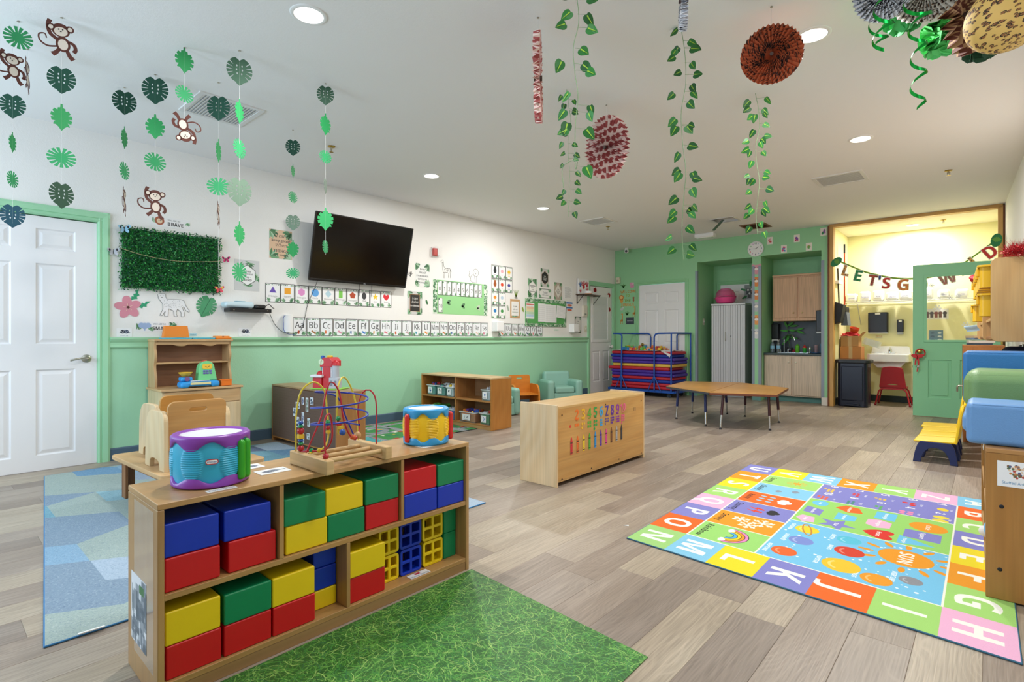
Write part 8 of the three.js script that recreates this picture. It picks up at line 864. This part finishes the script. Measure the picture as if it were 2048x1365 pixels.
garland('leaf string with mostly edge-on leaves over the hedge left corner', -4.398, -0.959, 1.85, [['m', 2.655, 0.1, 0.078], ['s', 2.406, 1.2, 0.078], ['p', 2.181, 1.15, 0.07], ['k', 1.98, 1.42, 0.86]], 1.36);
garland('leaf string ending in a brown monkey just above the hedge', -4.031, -1.044, 1.85, [['m', 2.654, -0.15, 0.083], ['s', 2.41, 0.1, 0.082], ['p', 2.183, 0.5, 0.068], ['k', 1.924, 0.15, 0.90]], 1.32);
garland('short string with an upside-down monkey in front of the grille', -3.527, -1.061, 2.2, [['s', 2.674, 0.35, 0.078], ['p', 2.475, 0.6, 0.056], ['k', 2.266, 0.0, 0.82, PI + 0.15]], 1.28);
garland('leaf string in front of the grille with a curled tail at its end', -3.843, -1.359, 1.5, [['m', 2.586, -0.3, 0.079], ['s', 2.292, 1.25, 0.08], ['p', 2.055, 0, 0.07], ['k', 1.87, 1.45, 0.77]], 1.23);
garland('long leaf string right of the grille reaching down past the hedge', -3.321, -1.29, 1.38, [['d', 2.633, 0.1, 0.078], ['s', 2.388, 1.1, 0.076], ['p', 2.166, 1.05, 0.066], ['g', 1.918, 0.4, 0.08], ['s', 1.661, 0.95, 0.074], ['p', 1.433, 0.95, 0.066]], 1.2);
garland('leaf string left of the television', -4.269, -2.078, 1.5, [['m', 2.611, 0.05, 0.064], ['s', 2.413, 1.2, 0.06], ['p', 2.196, 0.9, 0.055], ['g', 1.995, 0.05, 0.062], ['s', 1.773, 0.35, 0.075], ['p', 1.572, 0, 0.053]], 1.12);
garland('leaf string hanging in front of the television', -3.323, -1.842, 1.6, [['d', 2.676, 0.0, 0.062], ['s', 2.475, 0.8, 0.074], ['p', 2.257, 0.7, 0.05], ['g', 2.066, 1.35, 0.05], ['s', 1.838, 0.1, 0.078], ['p', 1.654, 1.2, 0.052]], 1.06);
{ // ivy vines
  const S = new THREE.Shape(); S.moveTo(0, 0); S.bezierCurveTo(0.018, 0.012, 0.03, -0.008, 0.022, -0.026); S.quadraticCurveTo(0.012, -0.046, 0, -0.058); S.quadraticCurveTo(-0.012, -0.046, -0.022, -0.026); S.bezierCurveTo(-0.03, -0.008, -0.018, 0.012, 0, 0);
  const g = ext(S, 0.0008, 0, 5), p = g.attributes.position; for (let i = 0; i < p.count; i++) p.setZ(i, p.getZ(i) - 6 * p.getX(i) ** 2 - 1.5 * p.getY(i) ** 2); g.computeVertexNormals(); const vein = ext(band([[0, -0.004], [0, -0.05]], 0.007, 0.001), 0.0006);
  const gs = ['#22692a', '#2b7a33', '#1b5826'].map((c) => mat(c, 0.4)), vm = mat('#9ac23a', 0.45), stemM = mat('#7d9a70', 0.6);
  const vine = (label, x, z, y1, n, face, s, curl) => { const t = thing('ivy_vine', label, 'ivy', [x, CH, z], 0, 'artificial ivy vines'), H = CH - y1, pts = Array.from({ length: 9 }, (_, i) => [0.012 * Math.sin(i * 1.7 + x), -H * i / 8, 0.012 * Math.cos(i * 2.1)]); if (curl) { pts.push([0.02, -H + 0.03, 0.02], [-0.06, -H + 0.02, 0.02], [-0.065, -H - 0.08, 0.01]); } part(t, 'stem', tube(pts, 0.0018, 60, 5), stemM);
    for (let i = 0; i < n; i++) { const f = Math.min(0.99, 0.02 + 0.97 * (i + rr(-0.9, 0.9)) / n + 0.02 * Math.sin(i * 0.8)); if (f < 0 || hash(i, Math.round(x * 900)) < 0.12) continue; const k = Math.min(8, f * 8), a = Math.floor(Math.min(7.99, k)), q = pts[a], w = pts[a + 1], u = k - a, side = i % 2 ? 1 : -1, L = rr(0.022, 0.062) * s, y = q[1] + (w[1] - q[1]) * u, bx0 = q[0] + (w[0] - q[0]) * u, dx = Math.cos(face) * side * L, dz = -Math.sin(face) * side * L, l = part(t, 'leaf', g, gs[i % 3], [bx0 + dx, y, dz], [rr(-0.3, 0.35), face + rr(-0.7, 0.7), side * rr(0.3, 1.3)]); l.scale.setScalar(s * rr(0.8, 1.1)); part(l, 'leaf_vein', vein, vm, [0, 0, 0.0007]); if (i % 2) part(t, 'leaf_stalk', rod([bx0, y + 0.006, 0], [bx0 + dx, y, dz], 0.0009, 4), stemM); } };
  vine('long ivy vine in the centre with the densest leaves', -1.245, -2.796, 1.47, 44, 0.42, 0.95); vine('ivy vine at the right, below the tiger-stripe fan', -1.21, -3.927, 1.77, 34, 0.3, 0.95); vine('thin darker ivy vine behind, left of the giraffe fan', -2.161, -3.007, 1.88, 24, 0.62, 0.8); vine('large ivy vine reaching above the picture, in front of the giraffe fan', -1.451, -2.075, 1.84, 26, 0.6, 1.05, true);
}
// pleated paper fans
const ink = (w, bg, fn) => canvasTex(w, w, (g, W, H) => { fill(g, W, H, bg); fn(g, W, H); });
const stripes = (c) => (g, W, H) => { g.strokeStyle = c; for (let i = 0; i < 520; i++) { const a = rnd() * 2 * PI, r = rr(0.08, 0.5) * W, x = W / 2 + Math.cos(a) * r, y = H / 2 + Math.sin(a) * r; g.lineWidth = rr(2, 6); g.beginPath(); const b = a + 0.6 + rr(-0.35, 0.35); g.moveTo(x, y); g.quadraticCurveTo(x + 14 * Math.cos(b), y + 14 * Math.sin(b), x + 34 * Math.cos(b + 0.4), y + 34 * Math.sin(b + 0.4)); g.stroke(); } };
const spots = (c1, c2) => (g, W, H) => { for (let i = 0; i < 800; i++) { const x = rnd() * W, y = rnd() * H, r = rr(4, 8); g.fillStyle = c2; g.beginPath(); g.ellipse(x, y, r * 0.7, r * 0.55, rr(0, 3), 0, 7); g.fill(); g.strokeStyle = c1; g.lineWidth = r * 0.4; g.beginPath(); g.ellipse(x, y, r, r * 0.8, rr(0, 3), rr(0, 2), rr(4, 5.6)); g.stroke(); } };
const cells = (c) => (g, W, H) => { const n = 9; for (let j = 0; j < n; j++) for (let i = 0; i < n; i++) { const x = (i + 0.5 + rr(-0.15, 0.15) + (j % 2) * 0.5) * W / n, y = (j + 0.5 + rr(-0.15, 0.15)) * H / n; g.fillStyle = c; g.beginPath(); for (let k = 0; k < 6; k++) g.lineTo(x + W / n * 0.5 * rr(0.86, 1.02) * Math.cos(k * PI / 3 + 0.4), y + W / n * 0.5 * rr(0.8, 1) * Math.sin(k * PI / 3 + 0.4)); g.fill(); } };
const FANM = { tiger: ink(512, '#c0603a', stripes('#23191a')), giraffe: ink(512, '#efd8d0', cells('#a8504f')), zebra: ink(512, '#e4e5ec', stripes('#20202a')), leopard: ink(512, '#e9e6e0', spots('#1e1a18', '#7a5a46')), brown: ink(512, '#c8a078', cells('#6a3424')), lantern: ink(512, '#e4bb6a', spots('#2a1a12', '#94603a')) }; for (const k in FANM) FANM[k] = new THREE.MeshStandardMaterial({ map: FANM[k], roughness: 0.7, side: THREE.DoubleSide });
function fanGeo(r, n, depth) { const P = [], U = [], I = [], K = 4; for (let i = 0; i <= n * 2; i++) { const a = i / (n * 2) * 2 * PI; for (let k = 0; k <= K; k++) { const q = 0.04 * r + (r * (i % 2 ? 1 : 0.985) - 0.04 * r) * k / K, z = (i % 2 ? 1 : -1) * depth * (0.5 + 0.5 * k / K); P.push(q * Math.cos(a), q * Math.sin(a), z); U.push(0.5 + q / r * 0.48 * Math.cos(a), 0.5 + q / r * 0.48 * Math.sin(a)); } } for (let i = 0; i < n * 2; i++) for (let k = 0; k < K; k++) { const a = i * (K + 1) + k, b = a + K + 1; I.push(a, a + 1, b + 1, a, b + 1, b); } const g = new THREE.BufferGeometry(); g.setAttribute('position', new THREE.Float32BufferAttribute(P, 3)); g.setAttribute('uv', new THREE.Float32BufferAttribute(U, 2)); g.setIndex(I); const q = g.toNonIndexed(); q.computeVertexNormals(); return q; }
function fan(label, x, y, z, r, m, ry, n = 44, depth = 0.012, rx = 0) { const t = thing('paper_fan', label, 'paper fan', [x, y, z], 0, 'round paper fans'); part(t, 'pleated_disc', fanGeo(r, n, depth), FANM[m], [0, 0, 0], [rx, ry, 0]); part(t, 'hub', cyl(r * 0.06, r * 0.06, depth * 2.4, 14).rotateX(PI / 2), mat('#4a3430', 0.6), [0, 0, 0], [rx, ry, 0]); part(t, 'thread', rod([0, r * 0.1, 0], [0, CH - y, 0], 0.0008, 5), M.thread); part(t, 'pin', cyl(0.005, 0.007, 0.004, 10), M.nickel, [0, CH - y - 0.002, 0]); }
fan('tiger-stripe orange paper fan facing the camera by the bright lamp', -0.838, 2.503, -2.941, 0.149, 'tiger', 0.32, 40, 0.011, 0.1); fan('maroon giraffe-print paper fan behind the ivy', -2.096, 2.439, -3.385, 0.222, 'giraffe', -0.25, 46, 0.02, 0.12); fan('pinkish animal-print paper fan hanging edge-on', -1.793, 2.425, -2.215, 0.226, 'giraffe', 2.2, 44, 0.018); fan('zebra-stripe paper fan hanging edge-on at the top edge', -1.059, 2.605, -2.377, 0.125, 'zebra', 2.05, 40, 0.018);
fan('zebra-stripe paper fan at the top right cluster', -0.349, 2.56, -2.828, 0.12, 'zebra', 0.5, 36, 0.016, 0.4); fan('white leopard-spot paper fan in the top right cluster', -0.21, 2.585, -2.962, 0.14, 'leopard', 0.0, 40, 0.018, 0.55); fan('brown giraffe-print paper fan edge-on in the top right cluster', -0.1, 2.52, -3.2, 0.175, 'brown', 1.25, 22, 0.026);
{ const t = thing('paper_lantern', 'round leopard-print paper lantern at the top right corner', 'lantern', [0.05, 2.315, -2.88]), g = new THREE.SphereGeometry(0.135, 48, 60), p = g.attributes.position; for (let i = 0; i < p.count; i++) { const y = p.getY(i), k = 1 + 0.006 * Math.sin(y / 0.135 * 60); p.setXYZ(i, p.getX(i) * k, y * 0.95, p.getZ(i) * k); } g.computeVertexNormals(); part(t, 'shade', g, FANM.lantern, null, [0.3, 0, 0.35]); part(t, 'ring', new THREE.TorusGeometry(0.025, 0.002, 6, 20).rotateX(PI / 2), M.steelDark, [0, 0.132, 0]); part(t, 'thread', rod([0, 0.13, 0], [0, CH - 2.32, 0], 0.0008, 5), M.thread); }
const pom = (label, x, y, z, r, c, n) => { const t = thing('tissue_pompom', label, 'pompom', [x, y, z], 0, 'tissue pompoms'), g = []; for (let i = 0; i < n; i++) { const q = new THREE.CircleGeometry(r * 0.55, 8), a = q.attributes.position; for (let k = 0; k < a.count; k++) a.setZ(k, 0.25 * r * Math.sin(a.getX(k) * 30 / r * 0.1 + i) + 0.2 * r * (a.getX(k) ** 2 + a.getY(k) ** 2) / (r * r)); q.rotateX(rr(0, 6)); q.rotateY(rr(0, 6)); const d = V3(rr(-1, 1), rr(-1, 1), rr(-1, 1)).setLength(r * 0.6); q.translate(d.x, d.y, d.z); q.computeVertexNormals(); g.push(q); } part(t, 'tissue', merge(g), mat(c, 0.8, { side: THREE.DoubleSide })); part(t, 'thread', rod([0, 0, 0], [0, CH - y, 0], 0.0008, 5), M.thread); };
pom('light green tissue pompom between the leopard and giraffe fans', -0.182, 2.57, -3.47, 0.092, '#5ed172', 70); pom('yellow-green tissue pompom above the leopard lantern', -0.022, 2.615, -3.5, 0.125, '#7cc63e', 90); pom('dark green and brown tissue pompom behind the lantern', -0.03, 2.635, -3.8, 0.1, '#1f4a30', 60); pom('green tissue pompom beside the zebra fan', -0.31, 2.6, -3.17, 0.085, '#4fc06a', 60);
function swirl(label, x, z, y0, y1, r0, r1, turns, w) { const t = thing('foil_swirl', label, 'foil swirl', [x, 0, z], 0, 'green foil swirls'), P = [], I = [], N = 160; for (let i = 0; i <= N; i++) { const f = i / N, a = f * turns * 2 * PI + x * 9, r = (r0 + (r1 - r0) * f) * (0.85 + 0.15 * Math.sin(f * 9)), y = y0 + (y1 - y0) * f; P.push(r * Math.cos(a), y + w / 2, r * Math.sin(a), (r + w * 0.35) * Math.cos(a), y - w / 2, (r + w * 0.35) * Math.sin(a)); } for (let i = 0; i < N; i++) { const a = i * 2; I.push(a, a + 1, a + 3, a, a + 3, a + 2); } const g = new THREE.BufferGeometry(); g.setAttribute('position', new THREE.Float32BufferAttribute(P, 3)); g.setAttribute('uv', new THREE.Float32BufferAttribute(new Float32Array(P.length / 3 * 2), 2)); g.setIndex(I); g.computeVertexNormals(); part(t, 'ribbon', g, mat('#0fa03a', 0.2, { metalness: 0.75, side: THREE.DoubleSide })); part(t, 'thread', rod([0, y0, 0], [0, CH, 0], 0.0008, 5), M.thread); }
swirl('green foil swirl at the left of the top right cluster', -0.324, -2.647, 2.5, 2.24, 0.05, 0.035, 2.2, 0.014); swirl('longest green foil swirl hanging below the leopard fan', -0.218, -2.744, 2.52, 1.98, 0.055, 0.02, 4.6, 0.014); swirl('short green foil swirl near the zebra fan', -0.38, -2.9, 2.6, 2.36, 0.045, 0.04, 1.8, 0.013);
{ // banner across the alcove opening
  const Z = -9.12, C = new THREE.CatmullRomCurve3([[-1.72, 2.2], [-1.52, 2.085], [-1.343, 1.985], [-1.179, 1.921], [-0.992, 1.868], [-0.79, 1.845], [-0.55, 1.865], [-0.3, 1.98], [-0.12, 2.12], [0.03, 2.25]].map(([x, y]) => V3(x, y, Z))), t = thing('letter_banner', 'green ribbon banner of animal-print letters across the alcove', 'banner', [0, 0, 0]), gm = mat('#7da43a', 0.6);
  const P = [], I = []; for (let i = 0; i <= 80; i++) { const p = C.getPoint(i / 80); P.push(p.x, p.y + 0.013, Z, p.x, p.y - 0.013, Z); if (i < 80) { const a = i * 2; I.push(a, a + 1, a + 3, a, a + 3, a + 2); } } const rg = new THREE.BufferGeometry(); rg.setAttribute('position', new THREE.Float32BufferAttribute(P, 3)); rg.setAttribute('uv', new THREE.Float32BufferAttribute(new Float32Array(P.length / 3 * 2), 2)); rg.setIndex(I); rg.computeVertexNormals(); part(t, 'ribbon', rg, mat('#7da43a', 0.6, { side: THREE.DoubleSide }));
  const print2 = (bg, k, c) => new THREE.MeshStandardMaterial({ map: (() => { const q = ink(128, bg, k === 's' ? (g, W) => { for (let i = 0; i < 40; i++) { g.strokeStyle = c; g.lineWidth = 4; g.beginPath(); const x = rnd() * W, y = rnd() * W; g.moveTo(x, y); g.lineTo(x + 16, y + rr(-8, 8)); g.stroke(); } } : (g, W) => { for (let i = 0; i < 60; i++) { g.fillStyle = c; g.beginPath(); g.arc(rnd() * W, rnd() * W, rr(3, 7), 0, 7); g.fill(); } }); q.wrapS = q.wrapT = THREE.RepeatWrapping; q.repeat.set(7, 7); return q; })(), roughness: 0.6 }), leo = print2('#d99a4a', 'd', '#3a2418'), tig = print2('#b5482a', 's', '#4a2018'), gir = print2('#d8702a', 's', '#f0b45a'), red = mat('#c8281e', 0.6), grn = mat('#1f8a4a', 0.6), white = mat('#f2f0ea', 0.7);
  for (const [ch, x, y, a, m] of [['L', -1.572, 2.02, -0.3, leo], ['E', -1.424, 1.935, -0.25, grn], ['T', -1.25, 1.855, -0.2, tig], ["'", -1.165, 1.885, -0.1, mat('#2a3f8a', 0.6)], ['S', -1.088, 1.805, -0.1, red], ['G', -0.897, 1.77, -0.05, gir], ['O', -0.7, 1.76, 0.05, grn], ['W', -0.42, 1.83, 0.3, tig], ['I', -0.27, 1.93, 0.5, leo], ['L', -0.14, 2.03, 0.6, leo], ['D', 0.0, 2.13, 0.6, red]]) {
    const sh = font.generateShapes(ch, 0.15), g = new THREE.ExtrudeGeometry(sh, { depth: 0.0012, bevelEnabled: false, curveSegments: 6 }); g.computeBoundingBox(); const b = g.boundingBox, cx = (b.min.x + b.max.x) / 2, cy = (b.min.y + b.max.y) / 2; const l = part(t, 'letter', g.translate(-cx, -cy, 0), m, [x, y, Z + 0.002], [0, 0, a]); l.userData.label = 'letter ' + ch; part(l, 'letter_border', new THREE.ExtrudeGeometry(sh, { depth: 0.0004, bevelEnabled: true, bevelSize: 0.008, bevelThickness: 0.0002, bevelSegments: 1, curveSegments: 6 }).translate(-cx, -cy, -0.0012), white);
  }
  for (const [x, y, a] of [[-1.7, 2.16, -0.5], [0.06, 2.27, 0.2]]) { const l = part(t, 'end_leaf', ext(oval(0.085, 0.055), 0.001), mat('#1d7a45', 0.6), [x, y, Z + 0.004], [0, 0, a + 1.2]); part(l, 'leaf_inner', ext(splitLeaf(0.05), 0.0014), mat('#5f9a3a', 0.6), [0.01, 0, 0.0003]); }
}
renderer.render(scene, camera);
